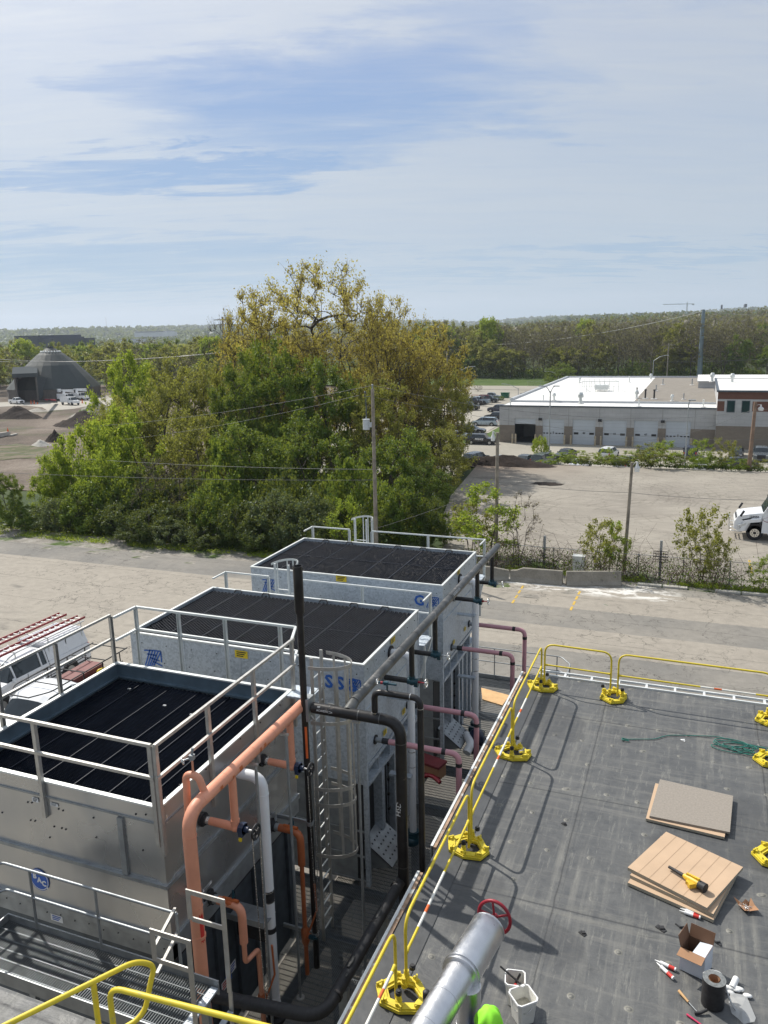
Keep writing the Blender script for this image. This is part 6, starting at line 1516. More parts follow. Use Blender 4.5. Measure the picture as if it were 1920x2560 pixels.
def proto(kind, *variants): PROT[kind] = [grow(*v[0], **v[1]) for v in variants]
# (seed, H, R, z of crown base, clumps, leaves, leaf size, leaf material)
proto('gold', ((11, 20, 7.5, 4.0, 270, 24000, .115, 'gold'), dict(multi=2, trunkr=.62, twigs=9, top=.5, bark=BARK)), ((12, 20, 6.5, 4.0, 240, 21000, .115, 'gold'), dict(multi=3, trunkr=.58, twigs=9, top=.5)))
proto('lime', ((21, 10, 5, 1.5, 130, 24000, .115, 'lime'), dict(trunkr=.26)), ((22, 10, 4.6, 1.2, 110, 22000, .115, 'lime'), dict(trunkr=.24, multi=2)))
proto('olive', ((31, 14, 5.5, 2, 170, 24000, .11, 'olive'), dict(trunkr=.40, multi=2)), ((32, 14, 5, 2, 150, 22000, .11, 'olive'), dict(trunkr=.38)))
proto('mid', ((41, 14, 5, 2.5, 140, 24000, .12, 'mid'), dict(trunkr=.40)), ((42, 13, 5, 1.5, 130, 22000, .12, 'mid'), dict(trunkr=.3, multi=3)))
proto('bush', ((51, 5, 3, .2, 70, 12000, .10, 'dark'), dict(trunkr=.09, multi=4, top=.4, bark=BARKD)), ((52, 5, 3.2, .1, 70, 11000, .11, 'mid'), dict(trunkr=.09, multi=4, top=.4, bark=BARKD)), ((53, 5, 2.8, .2, 60, 9000, .10, 'grey'), dict(trunkr=.09, multi=4, top=.4)))
proto('bare', ((61, 9, 4.5, 1.0, 120, 1500, .07, 'brown'), dict(trunkr=.2, multi=3, twigs=16, top=.45)),)
proto('sapling', ((71, 5, 1.9, .6, 46, 2600, .085, 'olive'), dict(trunkr=.06, multi=4, twigs=8, top=.5)), ((72, 5.4, 2.0, .5, 46, 3400, .085, 'lime'), dict(trunkr=.06, multi=3, twigs=8, top=.55)), ((73, 5.2, 1.6, .3, 40, 500, .06, 'wine'), dict(trunkr=.06, multi=4, twigs=14, top=.5)))
proto('far_bare', ((81, 17, 5.2, 3, 70, 1100, .20, 'brown'), dict(trunkr=.3, twigs=14, sides=4)), ((82, 16, 4.8, 3, 60, 900, .20, 'brown'), dict(trunkr=.28, twigs=15, sides=4)), ((83, 18, 5.5, 3, 70, 1500, .20, 'brown'), dict(trunkr=.3, twigs=12, sides=4, multi=2)))
proto('far_green', ((91, 15, 5.6, 2, 80, 6500, .28, 'olive'), dict(trunkr=.26, twigs=7, sides=4)), ((92, 14, 6, 1.5, 80, 6500, .28, 'mid'), dict(trunkr=.26, twigs=6, sides=4)), ((93, 16, 5.6, 2, 80, 6000, .28, 'olive'), dict(trunkr=.26, twigs=8, sides=4, multi=2)), ((94, 11, 5, 1, 70, 6000, .26, 'lime'), dict(trunkr=.2, twigs=5, sides=4)))
tr_rnd = random.Random(5)
def tree(kind, var, x, y, z, H, Rr, label, cat='tree', group=None, rz=None, name=None, tilt=0):
    tm, cm, H0, R0 = PROT[kind][var % len(PROT[kind])]
    t_ = thing(name or ('shrub' if cat == 'shrub' else 'tree'), label, cat, (x, y, z), group)
    t_.rotation_euler = (tilt, tr_rnd.uniform(-.03, .03), tr_rnd.uniform(0, 6.28) if rz is None else rz); t_.scale = (Rr / R0, Rr / R0, H / H0)
    o = bpy.data.objects.new('trunk', tm); C.objects.link(o); o.parent = t_
    if cm: o = bpy.data.objects.new('crown', cm); C.objects.link(o); o.parent = t_
    return t_
def tree_px(kind, var, px, top, wpx, y, label, **k):
    p = PY(px, top, y); zb = terr(p.x, y) - .1; depth = p.x * FW.x + y * FW.y + (p.z - CAMH) * FW.z
    return tree(kind, var, p.x, y, zb, p.z - zb, wpx / 2 * depth / FPX, label, **k)
big = [
 ('gold', 0, 810, 655, 400, 79, 'tallest golden-leaved tree, its bare forked limbs rising above the horizon'),
 ('gold', 1, 640, 712, 250, 77, 'golden-leaved tree left of the tallest one, crown just above the horizon'),
 ('gold', 0, 965, 742, 240, 82, 'golden-leaved tree right of the tallest one, before the far wood'),
 ('gold', 1, 1065, 800, 230, 80, 'golden-leaved tree at the right end of the clump by the parked cars'),
 ('gold', 1, 730, 790, 250, 73, 'golden tree low in front of the tallest one'),
 ('gold', 0, 985, 820, 270, 75, 'broad golden tree over the transformer pole top'),
 ('olive', 0, 1105, 930, 150, 74, 'yellow-green tree bulging over the dirt track beside the back lot'),
 ('mid', 0, 690, 868, 250, 66, 'green tree standing left before the tallest golden tree'),
 ('mid', 1, 820, 900, 240, 68, 'green tree behind the wooden utility pole'),
 ('olive', 1, 925, 940, 230, 66, 'olive tree right behind the utility pole transformer'),
 ('mid', 0, 590, 900, 200, 63, 'green tree in the middle of the clump left of the golden ones'),
 ('lime', 0, 640, 850, 150, 72, 'bright green tree top beside the golden crown'),
 ('olive', 0, 420, 885, 240, 65, 'wide olive tree in the left half of the clump'),
 ('olive', 1, 520, 905, 220, 68, 'olive tree between the wide olive one and the golden ones'),
 ('lime', 1, 315, 903, 190, 73, 'bright green tree just right of the domed shed'),
 ('olive', 0, 300, 985, 190, 62, 'olive tree below the bright one right of the domed shed'),
 ('lime', 0, 222, 1062, 225, 52, 'broad lime-green tree at the left over the soil heaps'),
 ('lime', 1, 300, 1040, 220, 55, 'lime-green tree just right of the broad one'),
 ('lime', 1, 128, 1150, 120, 49, 'small lime-green tree left of the broad one'),
 ('bare', 0, 395, 1130, 250, 50, 'leafless brown thicket with drooping twigs in the middle of the clump'),
 ('olive', 1, 490, 1020, 230, 56, 'olive tree behind the leafless thicket'),
 ('mid', 1, 620, 1060, 230, 55, 'dark green tree right of the leafless thicket'),
 ('mid', 0, 760, 1040, 240, 57, 'green tree at the middle of the clump left of the pole'),
 ('mid', 1, 980, 1080, 240, 58, 'green tree right behind the foot of the utility pole'),
 ('olive', 1, 1095, 1060, 170, 64, 'yellow-green tree leaning over the shaded track'),
 ('mid', 0, 1060, 1160, 140, 56, 'small green tree at the shaded corner of the back lot'),
 ('bare', 0, 1000, 1020, 200, 72, 'leafless twiggy tree inside the right of the clump'),
 ('bare', 0, 560, 760, 150, 90, 'bare brown crown left behind the golden trees'),
]
for k, v, px, top, wpx, y, lab in big: tree_px(k, v, px, top, wpx, y, lab)
fr = [(10, 1185, 90, 45.2, 'mid', 1), (60, 1270, 110, 44.9, 'bush', 1), (135, 1240, 130, 45.8, 'bush', 2), (210, 1220, 150, 46.5, 'bush', 1), (300, 1250, 150, 46, 'bush', 0), (380, 1262, 140, 45.6, 'bush', 0), (465, 1255, 150, 46.2, 'bush', 0),
      (540, 1215, 160, 47, 'bush', 1), (600, 1250, 150, 46.2, 'bush', 0), (690, 1225, 170, 46.4, 'bush', 2), (770, 1235, 150, 46.3, 'bush', 2), (860, 1240, 110, 45.6, 'sapling', 1), (930, 1260, 130, 47, 'bush', 0), (1000, 1210, 150, 48.5, 'bush', 1), (1060, 1235, 120, 48.5, 'bush', 0),
      (450, 1180, 180, 49.5, 'bush', 0), (720, 1160, 190, 50.5, 'bush', 0), (880, 1170, 190, 51, 'bush', 1), (330, 1190, 180, 49, 'bush', 1), (1110, 1290, 70, 50, 'bush', 1), (560, 1130, 190, 53, 'bush', 1), (250, 1150, 160, 49, 'lime', 1), (640, 1310, 110, 45, 'bush', 0), (520, 1310, 110, 44.6, 'bush', 0), (350, 1310, 110, 44.4, 'bush', 0), (800, 1310, 110, 45, 'bush', 0), (430, 1300, 100, 44.4, 'bush', 2)]
ordn = ['first', 'second', 'third', 'fourth', 'fifth', 'sixth', 'seventh', 'eighth', 'ninth', 'tenth', 'eleventh', 'twelfth', 'thirteenth', 'fourteenth', 'fifteenth', 'sixteenth', 'seventeenth', 'eighteenth']
seen = {}; fr.sort()
for i, (px, top, wpx, y, k, v) in enumerate(fr):
    col = {('mid', 1): 'tall willowy green', ('bush', 0): 'deep green', ('bush', 1): 'fresh green', ('bush', 2): 'grey-green', ('sapling', 1): 'bright lime', ('lime', 1): 'lime'}[(k, v)]
    q_ = seen[col] = seen.get(col, -1) + 1
    tree_px(k, v, px, top, wpx, y, f'{col} bush, {ordn[q_]} of its colour from the left along the yard edge', cat='shrub', group='bushes along the yard edge')
for px, top, wpx, y, v, lab in ((1220, 1205, 190, 47.6, 1, 'yellow-green sapling behind the pole right of the farthest tower'), (1175, 1240, 120, 48.4, 0, 'thin yellow-green sapling left of the bigger one by the pole'), (1300, 1235, 110, 47.2, 2, 'leafless reddish sapling right of the yellow-green one'),
                               (1510, 1290, 110, 46.6, 0, 'pale leafy sapling left of the grey lamp pole behind the barriers'), (1545, 1300, 80, 47, 1, 'thin sapling close against the grey lamp pole'), (1765, 1258, 130, 46.4, 0, 'tall open sapling by the chain-link fence on the right'), (1790, 1330, 90, 46.6, 0, 'small sapling at the foot of the tall open one'), (1915, 1385, 90, 46.2, 1, 'green sapling cut by the right edge of the picture'), (1385, 1370, 90, 46.8, 2, 'leafless shrub behind the left barriers')):
    tree_px('sapling', v, px, top, wpx, y, lab, name='sapling')
# brambles over the yard fence
rng = np.random.default_rng(8)
V = []; F = []; LPt = []
for i in range(620):
    x = -12.5 + 20 * rng.random() ** .9; dens = 1 if x < 2.2 else .35
    if rng.random() > dens: continue
    y = 46.15 + rng.normal() * .45; h_ = abs(rng.normal()) * .7 + .35
    a = Vector((x, y, 0)); b_ = a + Vector((rng.normal() * .7, rng.normal() * .35, h_ + .3)); c_ = b_ + Vector((rng.normal() * .7, rng.normal() * .3, rng.normal() * .35))
    tube_np(V, F, [a, a.lerp(b_, .5) + Vector((rng.normal() * .15, 0, .1)), b_, c_], [.012, .010, .008, .004], 3)
    LPt.append(np.array(b_)[None] + rng.normal(size=(9, 3)) * .35)
me = bpy.data.meshes.new('brambles'); me.from_pydata([tuple(v) for v in V], [], F); me.materials.append(simple('bramble stems', (.10, .062, .045), .9, 0, .3, 5))
o = bpy.data.objects.new('brambles', me); C.objects.link(o); setp(o, 'tangled brown brambles and low weeds along the chain-link fence', 'brambles', kind='stuff')
P_ = np.concatenate(LPt); P_[:, 2] = np.abs(P_[:, 2]) * .6
o = bpy.data.objects.new('leaves', leaf_mesh('leaves', P_, .055, rng, LM['mid'])); C.objects.link(o); o.parent = bpy.data.objects['brambles']
# grass and weeds on the verge
n = 26000; gx = rng.uniform(-75, 12, n); gy = np.where(gx < -13, 43.1 + np.abs(rng.normal(size=n)) * .9 + (gx + 47) * .02, 45.5 + np.abs(rng.normal(size=n)) * .5)
keep = (np.sin(gx * .7) + np.sin(gx * 1.9 + 1) + rng.normal(size=n) * .6) > -.4; gx, gy = gx[keep], gy[keep]
P_ = np.stack([gx, gy, rng.uniform(0, .16, len(gx))], 1)
o = bpy.data.objects.new('verge_grass', leaf_mesh('verge_grass', P_, .085, rng, LM['lime'], up=0, asp=.35)); C.objects.link(o); setp(o, 'low weeds and grass on the verge between the yard and the bushes', 'grass', kind='stuff')
# undergrowth inside the clump
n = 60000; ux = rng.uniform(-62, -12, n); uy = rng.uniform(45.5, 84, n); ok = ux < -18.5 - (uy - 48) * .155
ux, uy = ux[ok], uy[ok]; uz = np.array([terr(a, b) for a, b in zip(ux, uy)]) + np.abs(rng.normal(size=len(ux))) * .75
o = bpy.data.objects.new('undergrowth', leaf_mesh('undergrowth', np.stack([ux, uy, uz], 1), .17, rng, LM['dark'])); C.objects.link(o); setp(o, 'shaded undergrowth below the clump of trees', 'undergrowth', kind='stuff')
# weeds and shrubs on the bank between the back lot and the parking lot
bs = [(1400, 1128, 60), (1440, 1126, 70), (1475, 1135, 70), (1512, 1118, 60), (1545, 1138, 60), (1580, 1128, 70), (1628, 1110, 90), (1655, 1100, 90), (1695, 1135, 60), (1722, 1142, 60), (1755, 1094, 55), (1790, 1142, 60), (1815, 1092, 55), (1850, 1145, 60), (1895, 1148, 60), (1370, 1150, 60), (1600, 1150, 80), (1770, 1140, 70)]
for i, (px, top, wpx) in enumerate(bs):
    p = PY(px, top, 85.6); tree('sapling', i % 2 if i % 5 else 1, p.x, 85.4 + (i % 3) * .3, -.3, p.z + .3, wpx / 2 * 90 / FPX, f'scrubby sapling, {ordn[sorted(b[0] for b in bs).index(px)]} from the left on the bank before the parked cars', 'shrub', 'scrub on the bank before the parked cars', name='shrub')
n = 3000; wx_ = rng.uniform(-13, 14, n); P_ = np.stack([wx_, 85.0 + np.abs(rng.normal(size=n)) * .6, np.abs(rng.normal(size=n)) * .18], 1)
o = bpy.data.objects.new('bank_weeds', leaf_mesh('bank_weeds', P_, .10, rng, LM['mid'])); C.objects.link(o); setp(o, 'weeds along the bank at the far edge of the back lot', 'weeds', kind='stuff')
for px, top, wpx, y, k, lab in ((1353, 1090, 44, 113, 'lime', 'little round street tree on the gravel island by the tall lamp'), (1404, 908, 75, 215, 'mid', 'small bushy tree behind the white roof edge'), (1195, 962, 26, 238, 'bare', 'bare young tree beyond the parked cars')):
    p = PY(px, top, y); t_ = tree(k, 0, p.x, y, LZ, p.z - LZ, wpx / 2 * y * 1.03 / FPX, lab)
# the far wood: single trees in front, one mass behind
cnt = 0
for row, (y0_, n_, lab_) in enumerate(((303, 30, 'front row'), (312, 28, 'second row'), (325, 26, ''), (345, 24, ''), (372, 22, ''))):
    x0_, x1_ = PY(1070, 900, y0_).x, PY(1990, 900, y0_).x
    for i in range(n_):
        px = 1065 + (1960 - 1065) * (i + tr_rnd.uniform(-.35, .35)) / n_; yy = y0_ + tr_rnd.uniform(-5, 5); x = PY(px, 900, yy).x
        gl = tr_rnd.random() < (.75 if px < 1230 else .34 if row < 1 else .10)
        k = 'far_green' if gl else 'far_bare'; Hh = (tr_rnd.uniform(9, 15) if gl and row < 1 else tr_rnd.uniform(15.5, 21)) + (1.5 if px < 1230 else 0)
        if row == 0 and 1700 < px < 1920 and tr_rnd.random() < .4: continue
        tree(k, tr_rnd.randrange(4), x, yy, max(-4.6, terr(x, yy)), Hh, tr_rnd.uniform(4.6, 7.0), 'spring-green tree in the wood beyond the flat-roofed garage' if gl else 'bare brown tree in the wood beyond the flat-roofed garage', 'tree', 'green trees of the far wood' if gl else 'bare trees of the far wood')
for row, (y0_, n_) in enumerate(((222, 12), (238, 14), (256, 16), (280, 16))):
    for i in range(n_):
        px = -60 + 660 * (i + tr_rnd.uniform(-.35, .35)) / n_; yy = y0_ + tr_rnd.uniform(-6, 6); p = PY(px, 900, yy)
        if row < 2 and 5 < px < 250: continue
        gl = tr_rnd.random() < .78
        tree('far_green' if gl else 'far_bare', tr_rnd.randrange(4), p.x, yy, terr(p.x, yy), tr_rnd.uniform(13, 18.5) + row * .5, tr_rnd.uniform(5, 8), 'leafy yellow-green tree in the belt behind the domed shed' if gl else 'bare tree in the belt behind the domed shed', 'tree', 'leafy trees behind the domed shed' if gl else 'bare trees behind the domed shed')
def wood(name, lab, n, ylo, yhi, mat, size, hh, seed, xr=(-1.2, .55), cl=9):
    rg = np.random.default_rng(seed); y = ylo * (yhi / ylo) ** rg.random(n // cl); x = y * rg.uniform(xr[0], xr[1], n // cl)
    z = np.array([terr(a, b) for a, b in zip(x, y)]); hs = hh * rg.uniform(.6, 1.15, n // cl)
    X = np.repeat(x, cl) + rg.normal(size=(n // cl) * cl) * hh * .3; Y = np.repeat(y, cl) + rg.normal(size=(n // cl) * cl) * hh * .3; Z = np.repeat(z, cl) + np.repeat(hs, cl) * rg.uniform(.35, 1, (n // cl) * cl)
    me = leaf_mesh(name, np.stack([X, Y, Z], 1), size, rg, LM[mat], up=.8, asp=.8); o = bpy.data.objects.new(name, me); C.objects.link(o); return setp(o, lab, 'wood', kind='stuff')
rg = np.random.default_rng(12); n = 26000; X = rg.uniform(-185, 20, n); Y = 300 + np.abs(rg.normal(size=n)) * 16; hgt = 2.2 + 2.6 * np.clip(np.sin(X * .21) + np.sin(X * .083 + 2) + rg.normal(size=n) * .5, 0, 2)
Z = np.array([max(-4.6, terr(a, b)) for a, b in zip(X, Y)]) + rg.uniform(0, 1, n) * hgt
o = bpy.data.objects.new('wood_edge_brush', leaf_mesh('wood_edge_brush', np.stack([X, Y, Z], 1), .42, rg, LM['mid'])); C.objects.link(o); setp(o, 'green brush along the near edge of the far wood', 'brush', kind='stuff')
wood('brown_wood', 'mass of bare brown wood behind the single trees', 70000, 385, 900, 'brown', 1.1, 17, 3, (-.62, .45))
wood('green_wood', 'mass of leafy green wood behind the single trees', 50000, 300, 900, 'olive', 1.2, 13, 4, (-1.4, -.58))
wood('middle_wood', 'mixed green woods in the middle distance', 60000, 900, 2200, 'dark', 3.0, 15, 5, (-1.6, .5))
wood('distant_wood', 'wooded distant hillsides under the horizon', 70000, 2000, 5500, 'dark', 9.0, 16, 6, (-1.6, .6))
# ------------------------------------------------------------ barriers, fence, poles, wires
def barrier(pa, pb, lab, broken=0):
    A, B = PZ(*pa, 0), PZ(*pb, 0); d = (B - A); L = d.length; d.normalize(); n = Vector((-d.y, d.x, 0))
    prof = [(-.30, 0), (-.30, .08), (-.17, .26), (-.10, .78), (-.08, .81), (.08, .81), (.10, .78), (.17, .26), (.30, .08), (.30, 0)]
    st = [0, .04, .5, .96, 1.0] if not broken else [0, .02, .12, .20, .24, .5, .98, 1.0]
    cut = {0: 0, 1: 0} if not broken else ({0: .22, 1: .20, 2: .17, 3: .06, 4: 0} if broken == 1 else {7: .22, 6: .2, 5: 0})
    g = MB(); vs = []
    for i, f in enumerate(st):
        for (u, z) in prof:
            zz = min(z, .81 - cut.get(i, 0)) if z > .3 else z
            vs.append(A + d * (L * f) + n * (u + rnd.uniform(-.006, .006)) + Vector((0, 0, zz)))
    m = len(prof)
    fs = [(i * m + k, i * m + k + 1, (i + 1) * m + k + 1, (i + 1) * m + k) for i in range(len(st) - 1) for k in range(m - 1)] + [tuple(range(m - 1, -1, -1)), tuple(range((len(st) - 1) * m, len(st) * m))]
    g.add(vs, fs); return one('concrete_barrier', g, MT['concrete'], lab, 'barrier', 'concrete barriers along the fence', org=tuple((A + B) / 2))
barrier((1175, 1448), (1272, 1450), 'leftmost concrete barrier, its right top corner sloping', 2)
barrier((1277, 1450), (1406, 1461), 'middle concrete barrier with a chipped left shoulder', 1)
barrier((1415, 1462), (1551, 1462), 'rightmost concrete barrier, plain and whole')
c = PZ(1447, 1432, 0); t_ = thing('metal_box', 'small light grey metal box behind the rightmost barrier', 'box', (c.x, 46.0, 0))
c.y = 46.0; c.x = PY(1447, 1405, 46).x; g = MB(); g.b2((c.x - .33, c.y - .22, 0), (c.x + .33, c.y + .22, 1.15)); obj('cabinet', g, MT['pale_steel'], t_)
g = MB(); g.b2((c.x - .36, c.y - .25, 1.152), (c.x + .36, c.y + .25, 1.19)); obj('lid', g, MT['pale_steel'], t_)
def mesh_mat():
    m = bpy.data.materials.new('chain link'); m.use_nodes = True; t = NT(m.node_tree); t.n.clear()
    x, y, z = t.sep(pos(t)); k = 2 * math.pi / .09
    a = t.math('ABSOLUTE', t.math('SINE', t.math('MULTIPLY', t.math('ADD', x, z), k / 2))); b = t.math('ABSOLUTE', t.math('SINE', t.math('MULTIPLY', t.math('SUBTRACT', x, z), k / 2)))
    al = t.math('LESS_THAN', t.math('MINIMUM', a, b), .13)
    d = t('ShaderNodeBsdfPrincipled', {'Base Color': (.10, .10, .095, 1), 'Metallic': .4, 'Roughness': .5, 'Alpha': al}); t.l.new(d.outputs[0], t('ShaderNodeOutputMaterial').inputs[0]); return m
MT['link'] = mesh_mat()
def fence(x0, x1, y, z, hh, sp, lab):
    t_ = thing('chain_link_fence', lab, 'fence', ((x0 + x1) / 2, y, z))
    g = MB(); g.add([(x0, y, z + .03), (x1, y, z + .03), (x1, y, z + hh), (x0, y, z + hh)], [(0, 1, 2, 3)]); obj('mesh_panel', g, MT['link'], t_)
    g = MB(); g.cyl((x0, y, z + hh), (x1, y, z + hh), .018, 6); obj('top_rail', g, MT['dull_steel'], t_)
    x = x0
    while x <= x1 + .01: g = MB(); g.cyl((x, y, z), (x, y, z + hh + .05), .03, 6); obj('post', g, MT['dull_steel'], t_); x += sp
fence(-12.5, 12, 46.6, 0, 1.35, 2.45, 'chain-link fence overgrown with brambles behind the barriers')
fence(-36, 14, 93.5, -4.6, 1.6, 3.2, 'chain-link fence along the row of parked cars')
fence(-52, 0, 259, LZ, 1.6, 4.2, 'chain-link fence at the far end of the parking lot')
for px, py, lab in ((1362, 1340, 'square grey post in the brambles left of the metal box'), (1654, 1352, 'square grey post standing above the dark grille in the brambles')):
    p = PY(px, py, 46.7); t_ = thing('steel_post', lab, 'post', (p.x, p.y, 0)); g = MB(); g.b2((p.x - .07, p.y - .07, 0), (p.x + .07, p.y + .07, p.z)); obj('post', g, MT['dull_steel'], t_)
    if px > 1500:
        g = MB()
        for i in range(5): g.bar((p.x - .4, p.y - .12, 1.0 + i * .16), (p.x + .4, p.y - .12, 1.0 + i * .16), .05, .03)
        for i in range(7): g.bar((p.x - .4 + i * .133, p.y - .1, 1.0), (p.x - .4 + i * .133, p.y - .1, 1.65), .02, .02)
        obj('grille', g, MT['ply_dark'], t_)
WOOD = simple('weathered pole wood', (.27, .235, .19), .9, 0, .25, 2.2); WOODB = simple('brown pole wood', (.25, .17, .12), .9, 0, .25, 2)
def woodpole(bx, by, z0, tx, ty, ztop, r0, r1, lab, mat, extra=None, cat='utility pole', name='utility_pole'):
    t_ = thing(name, lab, cat, (bx, by, z0)); g = MB(); g.tube([(bx, by, z0 - .2), (tx, ty, ztop)], r0, 12, radii=[r0, r1]); obj('pole', g, mat, t_)
    if extra: extra(t_, Vector((tx, ty, ztop)))
    return t_
b = PZ(942, 1400, 0); zt = ZAT(b.x, b.y, 972)
def ex1(t_, T):
    g = MB(); g.cyl(T, T + Vector((0, 0, .18)), .05, 8); g.sphere(T + Vector((0, 0, .22)), .07, 8); obj('insulator', g, MT['dull_steel'], t_)
    c = Vector((T.x - .46, T.y - .03, ZAT(T.x, T.y, 1074))); g = MB(); g.cyl(c, c + Vector((0, 0, .60)), .215, 18); g.cyl(c + Vector((0, 0, .60)), c + Vector((0, 0, .64)), .235, 18); g.cyl(c + Vector((0, 0, .64)), c + Vector((0, 0, .78)), .035, 8); g.box(c + Vector((.27, 0, .3)), (.2, .08, .3)); tr = obj('transformer', g, simple('transformer grey', (.50, .53, .55), .4, .1, .05, 3), t_)
    g = MB(); g.bar(T + Vector((-.1, 0, -.45)), T + Vector((-.55, 0, -.5)), .05, .04); g.cyl(T + Vector((-.5, 0, -.47)), T + Vector((-.5, 0, -.25)), .025, 8); g.sphere(T + Vector((-.5, 0, -.22)), .07, 8); g.cyl(T + Vector((-.46, 0, -.6)), T + Vector((-.45, 0, -1.8)), .035, 8); obj('cutout_arm', g, MT['dark_steel'], t_)
woodpole(b.x, b.y, 0, b.x, b.y, zt, .135, .10, 'weathered grey wooden pole with a light grey transformer, before the trees', WOOD, ex1)
P1 = Vector((b.x, b.y, zt))
def lampcan(t_, T, s=1.0, side=-1):
    g = MB(); c = T + Vector((side * .42 * s, -.05, -.3)); g.tube([T + Vector((0, 0, -.25)), T + Vector((side * .2, 0, .05)), c + Vector((0, 0, .35))], .02, 6, bend=.1)
    g.tube([c + Vector((0, 0, .35)), c + Vector((0, 0, .18)), c], .1, 12, radii=[.06, .07, .24 * s]); obj('lamp_hood', g, simple('lamp hood', (.6, .6, .58), .4, .2, .05, 4), t_)
    g = MB(); g.tube([c, c + Vector((0, 0, -.22))], .2, 12, radii=[.23 * s, .20 * s]); obj('lens', g, simple('lamp lens', (.75, .75, .72), .25, 0, .03, 4), t_)
b = PZ(1240, 1440, 0); b.y = 47.8; b.x = PY(1240, 1400, 47.8).x; zt = ZAT(b.x, b.y, 1081)
woodpole(b.x, b.y, 0, b.x + .02, b.y, zt, .125, .10, 'grey wooden pole with a round lamp, right of the farthest tower', WOOD, lambda t_, T: lampcan(t_, T, .62), 'lamp pole', 'lamp_pole')
P2 = Vector((b.x, b.y, zt))
b = PZ(1561, 1430, 0); b.y = 47.6; b.x = PY(1560, 1415, 47.6).x; zt = ZAT(b.x + .15, b.y, 1156)
woodpole(b.x, b.y, 0, b.x + .18, b.y, zt, .115, .085, 'grey lamp pole behind the concrete barriers, leaning slightly right', WOOD, lambda t_, T: lampcan(t_, T, .7, 1), 'lamp pole', 'lamp_pole')
P3 = Vector((b.x + .18, b.y, zt))
b = PZ(1872, 1174, 0); b.y = 85.3; b.x = PY(1872, 1174, 85.3).x; p = PY(1889, 1005, 85.3)
woodpole(b.x, b.y, -.2, p.x, p.y, p.z, .22, .15, 'leaning brown wooden pole with a lamp, before the brick wing', WOODB, lambda t_, T: lampcan(t_, T + Vector((0, 0, -.3)), 1.2, 1), 'utility pole', 'utility_pole')
P4 = p
b = PZ(1752, 945, LZ); b.y = 300; b.x = PY(1748, 945, 300).x; p = PY(1759, 774, 300)
woodpole(b.x, b.y, LZ, p.x, p.y, p.z, .95, .55, 'tall thick blue-grey steel pole rising above the wood', simple('steel monopole', (.20, .25, .29), .6, .2, .05, .5))
P5 = p
for px, py, y, lab in ((556, 792, 150, 'tall thin pole at the left edge of the golden crown'), (1117, 862, 250, 'far wooden pole behind the golden trees on the right'), (1672, 858, 290, 'far wooden pole with a crossarm in front of the wood')):
    p = PY(px, py, y); t_ = thing('utility_pole', lab, 'utility pole', (p.x, y, LZ)); g = MB(); g.cyl((p.x, y, LZ), p, .2, 8); obj('pole', g, WOOD, t_); g = MB(); g.bar(p + Vector((-2.2, 0, -.6)), p + Vector((2.2, 0, -.6)), .16, .16); g.bar(p + Vector((-1.6, 0, -1.6)), p + Vector((1.6, 0, -1.6)), .14, .14); obj('crossarm', g, WOOD, t_)
WIRE = simple('old cable', (.16, .16, .155), .6, .3, .1, 1); WIREL = simple('bright cable', (.42, .42, .40), .5, .4, .1, 1)
def wire(a, b_, sag, r_, lab, mat=None):
    a, b_ = Vector(a), Vector(b_); pts = [a.lerp(b_, i / 16) - Vector((0, 0, sag * 4 * (i / 16) * (1 - i / 16))) for i in range(17)]
    g = MB(); g.tube(pts, r_, 5); return one('overhead_wire', g, mat or WIRE, lab, 'wire', 'overhead wires', org=tuple(a))
wire(P1 + Vector((0, 0, .2)), PY(-60, 1068, 60), 1.0, .011, 'top overhead wire sloping down left from the transformer pole')
wire(P1 + Vector((-.9, 0, -.4)), PY(-60, 1108, 60), 1.2, .011, 'second overhead wire sloping down left from the transformer pole')
wire(P1 + Vector((0, 0, -5.0)), PY(-60, 1122, 52), .4, .013, 'low overhead wire running left from below the transformer')
wire(PY(-60, 1178, 40), PY(940, 1200, 45), .2, .013, 'lowest overhead wire crossing the trees, left half')
wire(P1 + Vector((0, 0, -8.8)), PY(1240, 1216, 47.8), .1, .013, 'short wire between the transformer pole and the lamp pole')
wire(P2 + Vector((0, 0, -3.1)), PY(1572, 1231, 47.6), .12, .012, 'wire between the two lamp poles'); wire(PY(1572, 1231, 47.6), PY(1990, 1250, 46), .15, .012, 'wire running right from the grey lamp pole')
wire(P1 + Vector((0, 0, .2)), PY(1990, 1010, 75), 1.6, .012, 'overhead wire from the transformer pole across the garage front')
wire(P1 + Vector((0, 0, -.5)), PY(1990, 1096, 80), 1.0, .010, 'thin overhead wire crossing below the garage doors')
wire(P5 + Vector((0, 0, -.5)), PY(1060, 862, 330), 4, .09, 'heavy cable from the tall steel pole down left across the wood', WIREL)
wire(P5 + Vector((0, 0, -.5)), PY(2000, 785, 330), .8, .05, 'heavy cable from the tall steel pole off to the right', WIREL)
wire(PY(-60, 902, 180), PY(560, 882, 150), 1.0, .05, 'bright thick cable across the dome and the belt of trees', WIREL); wire(PY(-60, 893, 180), PY(560, 880, 150), 1.6, .04, 'second bright cable across the dome', WIREL)
wire(PY(1050, 970, 240), PY(1990, 975, 240), .5, .05, 'long wire low before the far wood'); wire(PY(1600, 905, 290), PY(1990, 893, 290), .5, .05, 'wire from the far pole with a crossarm to the right')
wire(P4 + Vector((0, 0, -.6)), PY(1560, 1105, 84), .8, .014, 'service wire falling left from the leaning brown pole across the garage doors')
